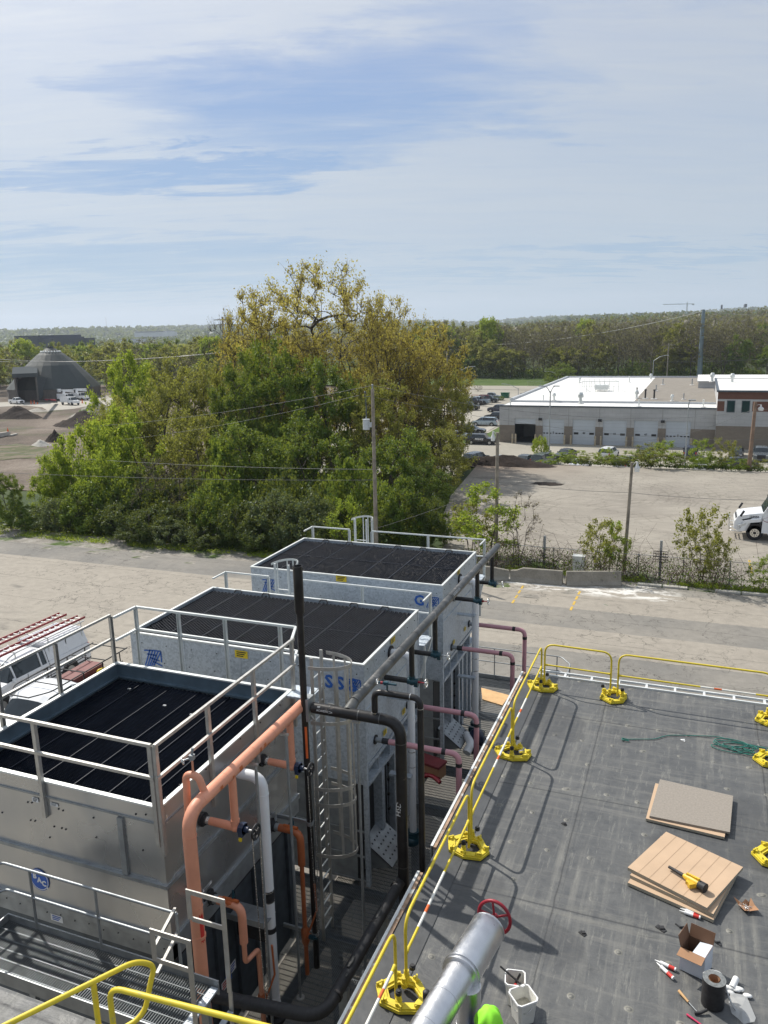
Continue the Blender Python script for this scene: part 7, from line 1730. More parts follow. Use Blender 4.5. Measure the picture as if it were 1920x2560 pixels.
# street lamps in the parking lot
LP = simple('lamp post grey', (.38, .40, .41), .5, .5, .06, 2)
def lamp(px, pyt, y, lab, arms=(-1,), L=3.2, rise=.5, r0=.11, base=False, dirv=(1, 0)):
    p = PY(px, pyt, y); z0 = LZ; t_ = thing('street_lamp', lab, 'street lamp', (p.x, y, z0)); g = MB(); g.tube([(p.x, y, z0), (p.x, y, p.z)], r0, 10, radii=[r0, r0 * .6]); obj('pole', g, LP, t_)
    dv = Vector((dirv[0], dirv[1], 0)).normalized()
    for s in arms:
        e = p + dv * (s * L) + Vector((0, 0, rise)); g = MB(); g.tube([p + Vector((0, 0, -.3)), p + dv * s * L * .5 + Vector((0, 0, rise * .7)), e], .06, 8, bend=.5); obj('arm', g, LP, t_)
        g = MB(); g.box(e + dv * s * .35, (.9, .35, .14), math.atan2(dv.y, dv.x)); obj('lamp_head', g, LP, t_)
    if base: g = MB(); g.cyl((p.x, y, z0), (p.x, y, z0 + 1.0), .38, 16); obj('base', g, MT['kerb'], t_)
lamp(1376, 978, PZ(1375, 1142, LZ).y, 'tall street lamp with two heads on a round concrete base before the garage', (-1, .7), .9, .75, .13, True)
lamp(1155, 922, 215, 'double-armed street lamp in the far parking lot beside the golden trees', (-1, 1), 2.9, .6)
lamp(1296, 970, 200, 'low street lamp left of the garage roof, arm to the left', (-1,), 3.5, 1.0)
lamp(1396, 935, 235, 'street lamp behind the roof corner, arm to the left', (-1,), 3.2, .8)
lamp(1634, 900, 225, 'street lamp behind the garage roof, arm to the right', (1,), 3.0, 1.2)
p_ = PY(1722, 1004, 112); b_ = PZ(1714, 1125, LZ)
lamp(1722, 1006, 112, 'tall slim grey lamp post before the last garage door', (.35,), .8, .3, .10, False)

# ------------------------------------------------------------ garage building
def blockmat(name, c1, c2, bs=(.4, .2)):
    m, t, b = newmat(name); p = pos(t); x, y, z = t.sep(p); u = t('ShaderNodeCombineXYZ', {0: t.math('ADD', x, y), 1: z, 2: 0.0}).outputs[0]
    bk = t('ShaderNodeTexBrick', {'Vector': u, 'Scale': 1.0, 'Mortar Size': .012, 'Brick Width': bs[0], 'Row Height': bs[1], 'Color1': (*c1, 1), 'Color2': (*c2, 1), 'Mortar': (*[c * .7 for c in c1], 1)})
    n = t.noise(t.map(p, scale=(.4, .4, 1.5)), .6, 5, .6); put(t, b, 'Base Color', t.mix(.5, bk.outputs[0], t.mix(1.0, bk.outputs[0], t.ramp(n, [(.3, .75), (.7, 1.15)]), 'MULTIPLY'))); put(t, b, 'Roughness', .9); return m
CR_ = blockmat('pale grey wall', (.42, .42, .42), (.45, .45, .445), (1.2, .6)); TN = blockmat('tan block wall', (.215, .18, .145), (.24, .205, .165)); RB = blockmat('red brick wall', (.15, .07, .05), (.18, .085, .06), (.22, .08))
WR = simple('white roof membrane', (.72, .71, .68), .7, 0, .05, .3, wear=((.60, .55, .48), .25, .62)); GR = ground_mat('grey gravel roof', [(.3, (.20, .18, .155)), (.7, (.28, .255, .22))], .6, fine=4)
gx0, gx1, gy = -31.1, 2.6, 131.6; gz0 = LZ; gtop = ZAT(gx0, gy, 1016); gmid = ZAT(gx0, gy, 1062)
gb = thing('garage_building', 'long flat-roofed garage with a row of overhead doors and a bright white roof', 'building', (-14, 160, LZ))
doors = [(1287, 1339), (1357, 1411), (1432, 1489), (1508, 1567), (1586, 1646), (1666, 1728)]
dz = ZAT(PY(1320, 1045, gy).x, gy, 1046); dd_ = []
for a, b_ in doors: dd_.append((PY(a, 1050, gy).x, PY(b_, 1050, gy).x))
xs = [gx0] + [v for d in dd_ for v in d] + [gx1]
for i in range(0, len(xs), 2): g = MB(); g.b2((xs[i], gy, LZ), (xs[i + 1], gy + .3, gmid)); obj('block_pier', g, TN, gb)
g = MB(); g.b2((gx0 - .01, gy - .012, gmid), (xs[1], gy + .28, dz))
for i in range(2, len(xs) - 1, 2): g.b2((xs[i], gy - .012, gmid), (xs[i + 1], gy + .28, dz))
g.b2((gx0 - .01, gy - .012, dz), (gx1, gy + .28, gtop)); g.b2((gx0, gy + .31, LZ), (gx0 + .3, 204, gtop)); obj('wall', g, CR_, gb)
g = MB()
for x in [gx0 + 1.6] + [(dd_[i][1] + dd_[i + 1][0]) / 2 for i in range(5)] + [gx1 - 3]: g.b2((x - .03, gy - .02, gmid), (x + .03, gy - .013, gtop - .1))
obj('wall_joint', g, simple('joint grey', (.25, .24, .22), .9), gb)['kind'] = 'stuff'  # narrow vertical joints in a darker grey than the wall
g = MB(); g.b2((gx0 - .1, gy - .1, gtop), (gx1 + .2, gy + .32, gtop + .22)); obj('roof_edge', g, MT['dark_steel'], gb)
DM = simple('grey door panel', (.50, .54, .58), .5, .1, .03, .5)
for i, (a, b_) in enumerate(dd_):
    if i == 0:
        g = MB(); g.b2((a, gy + .18, dz - .95), (b_, gy + .24, dz)); d_ = obj('door', g, DM, gb, label='overhead door rolled almost fully up'); g = MB(); g.add([(a, gy + .31, LZ), (b_, gy + .31, LZ), (b_, gy + 9, LZ + .02), (a, gy + 9, LZ + .02)], [(0, 1, 2, 3)]); g.b2((a - .2, gy + 9, LZ), (b_ + .2, gy + 9.1, dz)); g.b2((a - .3, gy + .31, LZ), (a - .1, gy + 9, dz)); g.b2((b_ + .1, gy + .31, LZ), (b_ + .3, gy + 9, dz)); g.b2((a - .3, gy + .31, dz + .01), (b_ + .3, gy + 9.1, dz + .1)); obj('garage_interior', g, MT['dark_steel'], gb); continue
    g = MB(); g.b2((a, gy + .16, LZ), (b_, gy + .22, dz)); d_ = obj('door', g, DM, gb)
    g = MB()
    for k in range(1, 7): g.b2((a, gy + .150, LZ + (dz - LZ) * k / 7 - .012), (b_, gy + .159, LZ + (dz - LZ) * k / 7 + .012))
    obj('panel_line', g, LP, d_)
    for k in range(7 if i in (1, 5) else 2):
        xx = a + (b_ - a) * ((k + .5) / 7 if i in (1, 5) else (.16, .84)[k]); w2 = .16 if i in (1, 5) else .36
        if i in (1, 5) and k == 3: continue
        g = MB(); g.b2((xx - w2, gy + .12, LZ + 1.62), (xx + w2, gy + .158, LZ + (1.80 if i in (1, 5) else 1.95))); obj('window', g, MT['rubber'], d_)
    g = MB(); xc = (a + b_) / 2; M = frame(Vector((xc, gy + .12, LZ + 1.85)), (1, 0, 0), (0, 0, 1)); text(g, ['', '39', '40', '44', '47', '48'][i] if i in (2, 3, 4) else '||', .42, M, bold=.012); g2 = obj('number', g, MT['ink'], d_)
g = MB(); ys_ = 139.5; z2 = gtop - .15
g.add([(gx0 + .3, gy + .33, gtop + .02), (gx1, gy + .33, gtop + .02), (gx1, ys_, gtop + .02), (gx0 + .3, ys_, gtop + .02)], [(0, 1, 2, 3)]); obj('white_roof', g, WR, gb)
bx0 = PZ(1400, 948, gtop).x; yb_ = 203; mx0 = PZ(1560, 948, gtop + .3)
p1 = PZ(1360, 1003, gtop + .3); p2 = PZ(1437, 950, gtop + .3); p3 = PZ(1640, 951, gtop + .3); p4 = PZ(1600, 1000, gtop + .3)
g = MB(); z2 = gtop + .35
g.b2((gx0 + .02, ys_, LZ), (gx1, ys_ + .3, z2)); g.b2((gx0 + .02, ys_ + .3, gtop), (gx0 + .5, yb_, z2 + .35)); g.b2((gx0 + .5, yb_ - .4, LZ), (gx1, yb_, z2 + .35)); obj('parapet', g, simple('pale parapet', (.45, .47, .49), .5, .2, .05, 1), gb)
xm = PZ(1615, 970, z2).x; xm2 = PZ(1590, 1005, z2).x
g = MB(); g.add([(gx0 + .5, ys_ + .3, z2), (xm, ys_ + .3, z2), (xm, yb_ - .4, z2), (gx0 + .5, yb_ - .4, z2)], [(0, 1, 2, 3)]); obj('white_roof', g, WR, gb)
g = MB(); g.add([(xm, ys_ + .3, z2 + .004), (gx1, ys_ + .3, z2 + .004), (gx1, yb_ - .4, z2 + .004), (xm, yb_ - .4, z2 + .004)], [(0, 1, 2, 3)]); obj('gravel_roof', g, GR, gb)
def vent(px, py, s, lab, kind=0, m='pale_steel', zz=None):
    p = PZ(px, py, zz if zz is not None else z2); t_ = thing('roof_vent', lab, 'roof vent', tuple(p), 'vents on the garage roof'); g = MB()
    if kind == 0: g.cyl(p, p + Vector((0, 0, .9 * s)), .22 * s, 10); g.cyl(p + Vector((0, 0, .9 * s)), p + Vector((0, 0, 1.25 * s)), .42 * s, 12); g.cyl(p + Vector((0, 0, 1.3 * s)), p + Vector((0, 0, 1.6 * s)), .38 * s, 12, r2=.25 * s)
    else: g.cyl(p, p + Vector((0, 0, 1.3 * s)), .13 * s, 8); g.cyl(p + Vector((0, 0, 1.3 * s)), p + Vector((0, 0, 1.5 * s)), .18 * s, 8)
    obj('stack', g, MT[m], t_); g = MB(); g.cyl(p, p + Vector((0, 0, .12)), .5 * s, 10); obj('curb', g, WR, t_)
for i, (px, py, s, k, m, lab) in enumerate(((1451, 1010, 1.2, 0, 'pale_steel', 'tall double-tiered vent at the front of the white roof'), (1385, 1001, .8, 0, 'pale_steel', 'squat vent near the left corner of the white roof'), (1449, 957, .8, 0, 'pale_steel', 'small vent at the back left of the white roof'), (1591, 996, .9, 0, 'pale_steel', 'vent where the white and grey roofs meet'), (1680, 1003, .7, 0, 'pale_steel', 'squat vent at the front of the grey roof'),
    (1613, 997, 1.1, 1, 'rubber', 'left black vent pipe of the pair on the grey roof'), (1635, 998, 1.1, 1, 'rubber', 'right black vent pipe of the pair on the grey roof'), (1592, 985, .8, 1, 'rubber', 'black vent pipe behind the roof joint'), (1640, 978, .8, 1, 'dull_steel', 'thin vent pipe in the middle of the grey roof'), (1657, 962, .8, 1, 'dull_steel', 'thin vent pipe at the back of the grey roof'), (1730, 963, .9, 1, 'dull_steel', 'thin vent pipe back right on the grey roof'), (1573, 956, .9, 1, 'pale_steel', 'thin white pipe at the back of the white roof'), (1709, 999, .7, 1, 'dull_steel', 'short pipe front right on the grey roof'), (1627, 948, .8, 0, 'pale_steel', 'small vent on the back edge of the grey roof'))): vent(px, py, s, lab, k, m)
for px, py, lab in ((1276, 1014, 'thin white pipe at the left front corner of the low roof'), (1597, 1017, 'white pipe on the low front roof in the middle'), (1758, 1018, 'white pipe at the right end of the low front roof'), (1358, 1005, 'tiny white pipe at the left of the low front roof')): vent(px, py, .8, lab, 1, 'pale_steel', gtop + .03)
p = PZ(1500, 980, z2); t_ = thing('roof_screen', 'slatted screen round a unit on the white roof', 'screen', tuple(p)); g = MB()
for k in range(9):
    x = p.x - 3.4 + k * .85; g.bar((x, p.y, z2), (x, p.y, z2 + 2.0), .08, .08)
g.bar((p.x - 3.4, p.y, z2 + 2.0), (p.x + 3.4, p.y, z2 + 2.0), .1, .12); g.bar((p.x - 3.4, p.y, z2 + 1.0), (p.x + 3.4, p.y, z2 + 1.0), .06, .06); g.bar((p.x - 3.4, p.y, z2 + 2.0), (p.x - 5.4, p.y + 9, z2 + 2.0), .1, .12); g.bar((p.x + 3.4, p.y, z2 + 2.0), (p.x + 1.0, p.y + 9, z2 + 2.0), .1, .12)
for k in range(7): g.bar((p.x - 5.2 + k * 1.0, p.y + 9, z2), (p.x - 5.2 + k * 1.0, p.y + 9, z2 + 2.0), .08, .08)
obj('slats', g, MT['pale_steel'], t_); g = MB(); g.b2((p.x - 1.2, p.y + 1.5, z2 + .3), (p.x + 1.2, p.y + 4, z2 + 1.2)); obj('unit', g, MT['pale_steel'], t_)
g = MB(); p = PZ(1470, 1, 0)
for i, (px, py) in enumerate(((1351, 1048), (1500, 1051), (1657, 1054))):
    p = PY(px, py, gy); t_ = thing('wall_lamp', ['left', 'middle', 'right'][i] + 'most black lamp box above the garage piers' if i != 1 else 'middle black lamp box above the garage piers', 'wall lamp', tuple(p), 'wall lamps on the garage'); g = MB(); g.b2(p + Vector((-.28, -.28, -.2)), p + Vector((.28, -.02, .2))); obj('housing', g, MT['rubber'], t_); g = MB(); g.b2(p + Vector((-.2, -.26, -.24)), p + Vector((.2, -.06, -.2))); obj('lens', g, MT['label_white'], t_)
BOL = simple('tan bollard', (.42, .35, .24), .7, 0, .06, 2)
bl = [1281, 1289, 1338, 1351, 1411, 1427, 1488, 1502, 1566, 1582, 1645, 1661, 1728]
ord_ = ['left', 'inner left', 'right', 'left', 'right', 'left', 'right', 'left', 'right', 'left', 'right', 'left', 'right']; dn = [0, 0, 0, 1, 1, 2, 2, 3, 3, 4, 4, 5, 5]; nth = ['open', 'second', 'third', 'fourth', 'fifth', 'last']
for i, px in enumerate(bl):
    y = gy - 1.1; p = PZ(px, 1108 + (px - 1281) * .02, LZ); p.y = y; p.x = PY(px, 1095, y).x; t_ = thing('bollard', f'tan bollard at the {ord_[i]} side of the {nth[dn[i]]} garage door', 'bollard', (p.x, y, LZ), 'tan bollards before the garage doors')
    g = MB(); g.cyl((p.x, y, LZ), (p.x, y, LZ + 1.55), .14, 10); g.sphere((p.x, y, LZ + 1.55), .14, 10, sc=(1, 1, .6)); obj('post', g, BOL, t_)
    g = MB(); g.cyl((p.x, y, LZ + .95), (p.x, y, LZ + 1.05), .145, 10); obj('band', g, MT['kerb'], t_)
# brick wing on the right
wz = ZAT(2.6, 130.5, 978); bw = thing('brick_wing', 'taller wing with bands of red brick and dark windows at the right edge', 'building', (14, 145, LZ)); wy = 130.3; x1_ = 28
def zr_(py): return ZAT(4, wy, py)
g = MB(); g.b2((gx1 + .01, wy, LZ), (x1_, wy + .3, zr_(1065))); obj('block_base', g, TN, bw)
g = MB(); g.b2((gx1, wy - .01, zr_(1065)), (x1_, wy + .3, zr_(1028))); w0, w1, w2, w3 = [PY(v, 1020, wy).x for v in (1816, 1843, 1848, 1875)]
g.b2((w0 - .3, wy - .01, zr_(1028)), (w3 + .3, wy + .1, zr_(998))); obj('cream_wall', g, CR_, bw)
for a, b_, z0_, z1_ in ((gx1, w0 - .3, 1028, 1003), (w3 + .3, x1_, 1028, 1003), (gx1, x1_, 998, 980)):
    g = MB(); g.b2((a, wy, zr_(z0_)), (b_, wy + .3, zr_(z1_))); obj('brick_band', g, RB, bw)
g = MB(); g.b2((gx1, wy - .01, zr_(1003)), (w0 - .3, wy + .3, zr_(998))); g.b2((w3 + .3, wy - .01, zr_(1003)), (x1_, wy + .3, zr_(998))); obj('stone_course', g, CR_, bw)
GL = simple('dark window glass', (.02, .05, .055), .08, 0, .2, .5)
for a, b_ in ((w0 + .02, w1 - .3), (w2 + .3, w3 - .02)):
    g = MB(); g.ring([(a, zr_(1031)), (b_, zr_(1031)), (b_, zr_(1001)), (a, zr_(1001))], [(a + .1, zr_(1031) + .1), (b_ - .1, zr_(1031) + .1), (b_ - .1, zr_(1001) - .1), (a + .1, zr_(1001) - .1)], -.06, .02, M=frame(Vector((0, wy - .012, 0)), (1, 0, 0), (0, 0, 1))); f = obj('window', g, MT['dark_steel'], bw)
    g = MB(); g.b2((a + .1, wy - .02, zr_(1031) + .1), (b_ - .1, wy - .014, zr_(1001) - .1)); obj('pane', g, GL, f)
g = MB(); g.b2((gx1 - .2, wy - .25, zr_(980)), (x1_, wy + .3, zr_(980) + .25)); g.b2((gx1 - .2, wy + .3, zr_(980)), (gx1 + .1, 160, zr_(980) + .25)); obj('roof_edge', g, MT['dark_steel'], bw)
g = MB(); g.b2((gx1, wy + .3, LZ), (gx1 + .3, 160, zr_(980))); g.b2((gx1, 159.7, LZ), (x1_, 160, zr_(980) + .2)); obj('side_wall', g, CR_, bw)
g = MB(); g.add([(gx1 + .1, wy + .3, zr_(980) + .1), (x1_, wy + .3, zr_(980) + .1), (x1_, 160, zr_(980) + .1), (gx1 + .1, 160, zr_(980) + .1)], [(0, 1, 2, 3)]); obj('white_roof', g, WR, bw)
pb_ = thing('roof_penthouse', 'low pale penthouse block behind the brick wing roof', 'building', (12, 178, LZ)); zz_ = ZAT(5, 170, 958)
g = MB(); a = PY(1745, 970, 170).x; g.b2((a, 170, LZ), (30, 190, ZAT(5, 170, 955))); obj('wall', g, CR_, pb_); g = MB(); g.b2((a - .2, 169.8, ZAT(5, 170, 955)), (30, 190, ZAT(5, 170, 952))); obj('roof', g, WR, pb_)
for px, py, s in ((1780, 955, 1.0), (1830, 957, 1.0)): vent(px, py, s, 'pair of squat vents before the penthouse' if px < 1800 else 'squat grey vent right before the penthouse', 0, 'pale_steel', zr_(980))
g = MB(); a = PY(1914, 965, 172); g.b2((a.x, 169.0, a.z - 1.6), (a.x + 4, 169.6, a.z + .6)); one('sign_panel', g, simple('orange panel', (.5, .2, .04), .6), 'orange panel at the right edge above the brick wing', 'panel')

# ------------------------------------------------------------ vehicles
GLS = simple('car glass', (.025, .035, .04), .06, 0, .2, 1, spec=.7); TYR = simple('tyre rubber', (.016, .016, .017), .8, 0, .2, 9); RIM = simple('alloy rim', (.42, .43, .44), .3, .8, .05, 5); LGT = simple('headlamp', (.6, .62, .62), .15, .1, .05, 9); TAIL = simple('tail lamp', (.45, .02, .015), .3, 0, .1, 9)
def paint(name, c, metal=.0): return simple(name, c, .28, metal, .02, .6, coat=.5)
PT = {'white': paint('white car paint', (.74, .75, .76)), 'black': paint('black car paint', (.012, .013, .016)), 'silver': paint('silver car paint', (.33, .35, .37), .5), 'grey': paint('grey car paint', (.13, .15, .165), .4), 'navy': paint('navy car paint', (.012, .02, .05)), 'dark': paint('charcoal car paint', (.04, .045, .05), .3), 'lblue': paint('pale blue car paint', (.34, .42, .48), .3), 'green': paint('dark green paint', (.01, .10, .05))}
PROF = { # stations: x (fraction from front), belt z, top z, half width, half width at top ; bottom is .25
 'suv': (4.95, .97, [(.0, .78, .78, .70, .66), (.02, .92, .92, .90, .85), (.10, 1.02, 1.02, .96, .90), (.26, 1.10, 1.10, .97, .92), (.36, 1.12, 1.66, .97, .74), (.42, 1.12, 1.74, .97, .74), (.72, 1.14, 1.76, .97, .74), (.92, 1.14, 1.70, .96, .72), (.985, 1.10, 1.14, .92, .80), (1.0, .80, .80, .86, .80)], (.17, .80), .37),
 'sedan': (4.75, .92, [(.0, .60, .60, .68, .62), (.02, .72, .72, .86, .8), (.10, .84, .84, .90, .86), (.28, .93, .93, .92, .86), (.42, .95, 1.38, .92, .66), (.50, .95, 1.43, .92, .66), (.68, .96, 1.42, .92, .66), (.86, .98, 1.02, .92, .82), (.98, .94, .94, .86, .8), (1.0, .70, .70, .80, .74)], (.17, .80), .33),
 'van': (5.1, .99, [(.0, .65, .65, .70, .62), (.03, .85, .85, .90, .84), (.16, 1.05, 1.05, .97, .92), (.34, 1.10, 1.68, .98, .76), (.42, 1.10, 1.73, .99, .76), (.90, 1.12, 1.72, .98, .76), (.975, 1.10, 1.20, .94, .82), (1.0, .80, .80, .88, .82)], (.17, .80), .35),
 'pickup': (5.85, 1.0, [(.0, .85, .85, .78, .74), (.015, 1.08, 1.08, .96, .90), (.08, 1.16, 1.16, 1.0, .94), (.235, 1.22, 1.22, 1.0, .95), (.30, 1.24, 1.80, 1.0, .76), (.345, 1.24, 1.93, 1.0, .76), (.53, 1.24, 1.94, 1.0, .76), (.585, 1.24, 1.85, 1.0, .78), (.605, 1.24, 1.26, 1.0, .96), (.985, 1.24, 1.24, 1.0, .96), (1.0, 1.20, 1.20, .98, .94)], (.165, .785), .40)}
def car(kind, pm, lab, loc, rz, cat, group=None, name=None, rot=0):
    L, W_, st, wh, wr = PROF[kind]; t_ = thing(name or ('parked_' + {'suv': 'suv', 'sedan': 'car', 'van': 'minivan', 'pickup': 'pickup'}[kind]), lab, cat, (0, 0, 0), group)
    g = MB(); vs = []; zb = .30; K_ = 9
    def sec(x, be, to, w, wt):
        s = [(-w * .93, zb), (-w, zb + .22), (-w, be - .10), (-w * .97, be), (-wt, to - .05 if to > be + .1 else to), (-wt * .6, to), (0, to + .012)]
        return s + [(-p[0], p[1]) for p in s[-2::-1]]
    m = 13
    for (f, be, to, w, wt) in st:
        for (yy, zz) in sec(f, be, to, w, wt): vs.append((L / 2 - f * L, yy, zz))
    fs = []; gf = []
    for i in range(len(st) - 1):
        c0 = st[i][2] - st[i][1] > .3; c1 = st[i + 1][2] - st[i + 1][1] > .3
        for k in range(m - 1):
            f = (i * m + k, i * m + k + 1, (i + 1) * m + k + 1, (i + 1) * m + k)
            side = k in (3, 8)
            if (c0 and c1 and side) or ((c0 != c1) and k in (3, 4, 5, 6, 7, 8)): gf.append(f)
            else: fs.append(f)
    fs += [tuple(range(m)), tuple(range((len(st) - 1) * m + m - 1, (len(st) - 1) * m - 1, -1))]
    g.add(vs, fs, 0, False)
    if kind == 'pickup':
        x0_, x1_ = L / 2 - .985 * L, L / 2 - .61 * L; g.b2((x0_ + .08, -.82, 1.262), (x1_ - .04, .82, 1.268), 1)
        for yy in (-.88, .88): g.b2((x0_, yy - .06, 1.27), (x1_, yy + .06, 1.29), 0)
    bd = obj('body', g, [PT[pm] if isinstance(pm, str) else pm, MT['rubber']], t_)
    g = MB(); g.add(vs, gf, 0, False); obj('glass', g, GLS, t_)
    # roof pillars
    g = MB(); cs = [s for s in st if s[2] - s[1] > .3]
    for s_ in (-1, 1):
        for q in (cs[0], cs[len(cs) // 2], cs[-1]):
            x = L / 2 - q[0] * L; g.bar((x, s_ * q[3] * .975, q[1]), (x - (.0), s_ * (q[4] + .005), q[2] - .03), .05, .09)
    obj('pillar', g, [PT[pm] if isinstance(pm, str) else pm], t_)['kind'] = 'stuff'
    g = MB(); g.b2((-L / 2 + .02, -W_ * .9, .24), (L / 2 - .02, W_ * .9, .31)); obj('underbody', g, MT['rubber'], t_)
    for f in wh:
        for s_ in (-1, 1):
            x = L / 2 - f * L; y = s_ * (W_ - .11); g = MB(); g.cyl((x, y - .12, wr), (x, y + .12, wr), wr, 18); ty = obj('tyre', g, TYR, t_)
            g = MB(); g.cyl((x, y + s_ * .12, wr), (x, y + s_ * .135, wr), wr * .62, 14); obj('rim', g, RIM, ty)
            g = MB(); g.cyl((x, y + s_ * .03, wr + .03), (x, y + s_ * .115, wr + .03), wr * 1.2, 18); obj('wheel_arch', g, MT['rubber'], t_)
    for s_ in (-1, 1):
        g = MB(); g.box((L / 2 - .07, s_ * st[1][3] * .78, st[1][1] - .10), (.12, .34, .13)); obj('headlight', g, LGT, t_)
        g = MB(); g.box((-L / 2 + .06, s_ * st[-2][3] * .86, st[-2][1] - .16), (.12, .16, .3 if kind != 'sedan' else .16)); obj('tail_light', g, TAIL, t_)
        q = cs[0]; g = MB(); g.box((L / 2 - q[0] * L + .12, s_ * (q[3] + .10), q[1] + .02), (.10, .18, .14)); obj('mirror', g, [PT[pm] if isinstance(pm, str) else pm], t_)
    g = MB(); g.b2((L / 2 - .03, -st[1][3] * .55, .42), (L / 2 + .015, st[1][3] * .55, st[1][1] - .08)); obj('grille', g, MT['rubber'], t_)
    t_.location = loc; t_.rotation_euler = (0, 0, rz); return t_
def carp(px, py, kind, pm, lab, deg, z=LZ, cat=None, group='cars in the parking lot', lift=.0):
    p = PZ(px, py, z); return car(kind, pm, lab, (p.x, p.y, z + lift), R(deg), cat or {'suv': 'suv', 'sedan': 'car', 'van': 'minivan', 'pickup': 'pickup truck'}[kind], group)
pc_ = carp(1203, 1110, 'suv', 'black', 'black police suv standing left of the garage corner', 0, cat='police car', group='')
M = frame(Vector((-.15, -.985, .93)), (1, 0, 0), (0, 0, 1)); g = MB(); text(g, 'POLICE', .42, M, bold=.02, shear=.3); text(g, 'BUTLER', .20, frame(Vector((-.1, -.985, 1.10)), (1, 0, 0), (0, 0, 1)), shear=.3) if False else None
o = bpy.data.objects.new('lettering', mesh('lettering', g, MT['label_white'], (0, 0, 0))); C.objects.link(o); o.parent = pc_
carp(1213, 1064, 'van', 'lblue', 'pale blue-grey minivan parked above the police suv', 180)
carp(1240, 1050, 'suv', 'black', 'black suv half hidden behind the garage corner, nearer one', 180)
carp(1246, 1030, 'suv', 'navy', 'navy suv half hidden behind the garage corner, farther one', 180)
carp(1160, 1085, 'suv', 'dark', 'charcoal suv beside the tree edge behind the police suv', 0); carp(1182, 1083, 'sedan', 'dark', 'charcoal car nose of the pair behind the police suv', 0)
carp(1150, 1097, 'sedan', 'silver', 'silver car half hidden by the tree edge', 0)
carp(1146, 1030, 'sedan', 'silver', 'silver car at the tree edge in the left row', 0); carp(1168, 1025, 'pickup', 'black', 'black pickup in the left row', 0); carp(1180, 1012, 'pickup', 'black', 'black pickup behind the first black one', 0)
carp(1152, 1003, 'pickup', 'white', 'white pickup at the far end of the left row', 0); u_ = carp(1196, 1010, 'pickup', 'lblue', 'pale blue pickup with a ladder rack in the left row', 180)
carp(1218, 1006, 'pickup', 'dark', 'dark pickup right of the ladder rack one', 0); carp(1225, 999, 'pickup', 'silver', 'silver pickup at the far right end of the left row', 0); carp(1322, 992, 'sedan', 'dark', 'dark car behind the garage roof edge', 0)
g = MB()
for yy in (-.6, .6): g.bar((-2.6, yy, 2.25), (1.9, yy, 2.25), .05, .06)
for xx in (-2.4, -1, .4, 1.8): g.bar((xx, -.6, 2.25), (xx, .6, 2.25), .05, .05); g.bar((xx, -.75, 1.3), (xx, -.7, 2.25), .04, .04); g.bar((xx, .75, 1.3), (xx, .7, 2.25), .04, .04)
o = bpy.data.objects.new('ladder_rack', mesh('ladder_rack', g, MT['red'], (0, 0, 0))); C.objects.link(o); o.parent = u_
for px, py, k, m, lab, dg in ((1190, 1163, 'suv', 'dark', 'dark suv with black rear window, leftmost above the soil bank', 75), (1252, 1166, 'sedan', 'lblue', 'pale blue car second above the soil bank', 80), (1310, 1166, 'sedan', 'grey', 'grey car third above the soil bank', -100), (1358, 1166, 'suv', 'grey', 'grey suv rightmost above the soil bank', 75)):
    carp(px, py - 4, k, m, lab, dg, group='cars above the soil bank')
for px, py, k, m, lab, dg in ((1414, 1146, 'sedan', 'dark', 'dark car beside the gravel island', -105), (1521, 1146, 'suv', 'white', 'white suv behind the scrub', 80), (1612, 1142, 'sedan', 'dark', 'dark car with a pale stripe behind the scrub', -100), (1450, 1172, 'sedan', 'white', 'white car low behind the scrub', 80), (1726, 1143, 'suv', 'navy', 'dark blue suv seen from behind below the lamp post', 88), (1840, 1142, 'sedan', 'dark', 'dark car left of the leaning brown pole', -95), (1901, 1148, 'pickup', 'grey', 'grey pickup facing the camera right of the leaning brown pole', -92), (1846, 1168, 'sedan', 'dark', 'dark car low behind the bank at the right', 10), (1752, 1174, 'sedan', 'white', 'white car roof low behind the bank', 85), (1560, 1172, 'suv', 'silver', 'silver suv low behind the scrub', 80)):
    carp(px, py, k, m, lab, dg, group='cars below the garage doors')
p = PZ(1260, 1105, LZ); t_ = thing('motorcycle', 'black motorcycle leaning by the garage corner', 'motorcycle', (p.x, p.y, LZ)); 
for dx in (-.65, .65): g = MB(); g.torus((p.x + dx, p.y, LZ + .32), .27, .06, 16, 6, M=Matrix(((1, 0, 0), (0, 0, 1), (0, 1, 0)))); obj('wheel', g, TYR, t_)
g = MB(); g.tube([(p.x - .6, p.y, LZ + .4), (p.x - .2, p.y, LZ + .75), (p.x + .3, p.y, LZ + .85), (p.x + .62, p.y, LZ + .35)], .1, 8, radii=[.06, .14, .16, .05]); g.bar((p.x + .3, p.y - .35, LZ + 1.05), (p.x + .3, p.y + .35, LZ + 1.05), .04, .04); obj('frame', g, MT['rubber'], t_)
p = PZ(1262, 995, LZ); g = MB(); g.b2((p.x - 1.1, p.y, LZ), (p.x + 1.1, p.y + 1.2, LZ + 1.3)); g.b2((p.x - 1.2, p.y - .05, LZ + 1.3), (p.x + 1.2, p.y + 1.25, LZ + 1.45)); one('dumpster', g, PT['green'], 'small green dumpster by the far lot fence', 'dumpster')
for i, (px, py) in enumerate(((1236, 1001), (1252, 1001), (1184, 1000))):
    p = PZ(px, py, LZ); tree('bush', i, p.x, p.y, LZ, 1.1, 1.0, ['round clipped bush left of the green dumpster', 'round clipped bush touching the green dumpster', 'round clipped bush behind the left row of cars'][i], 'shrub', name='shrub')

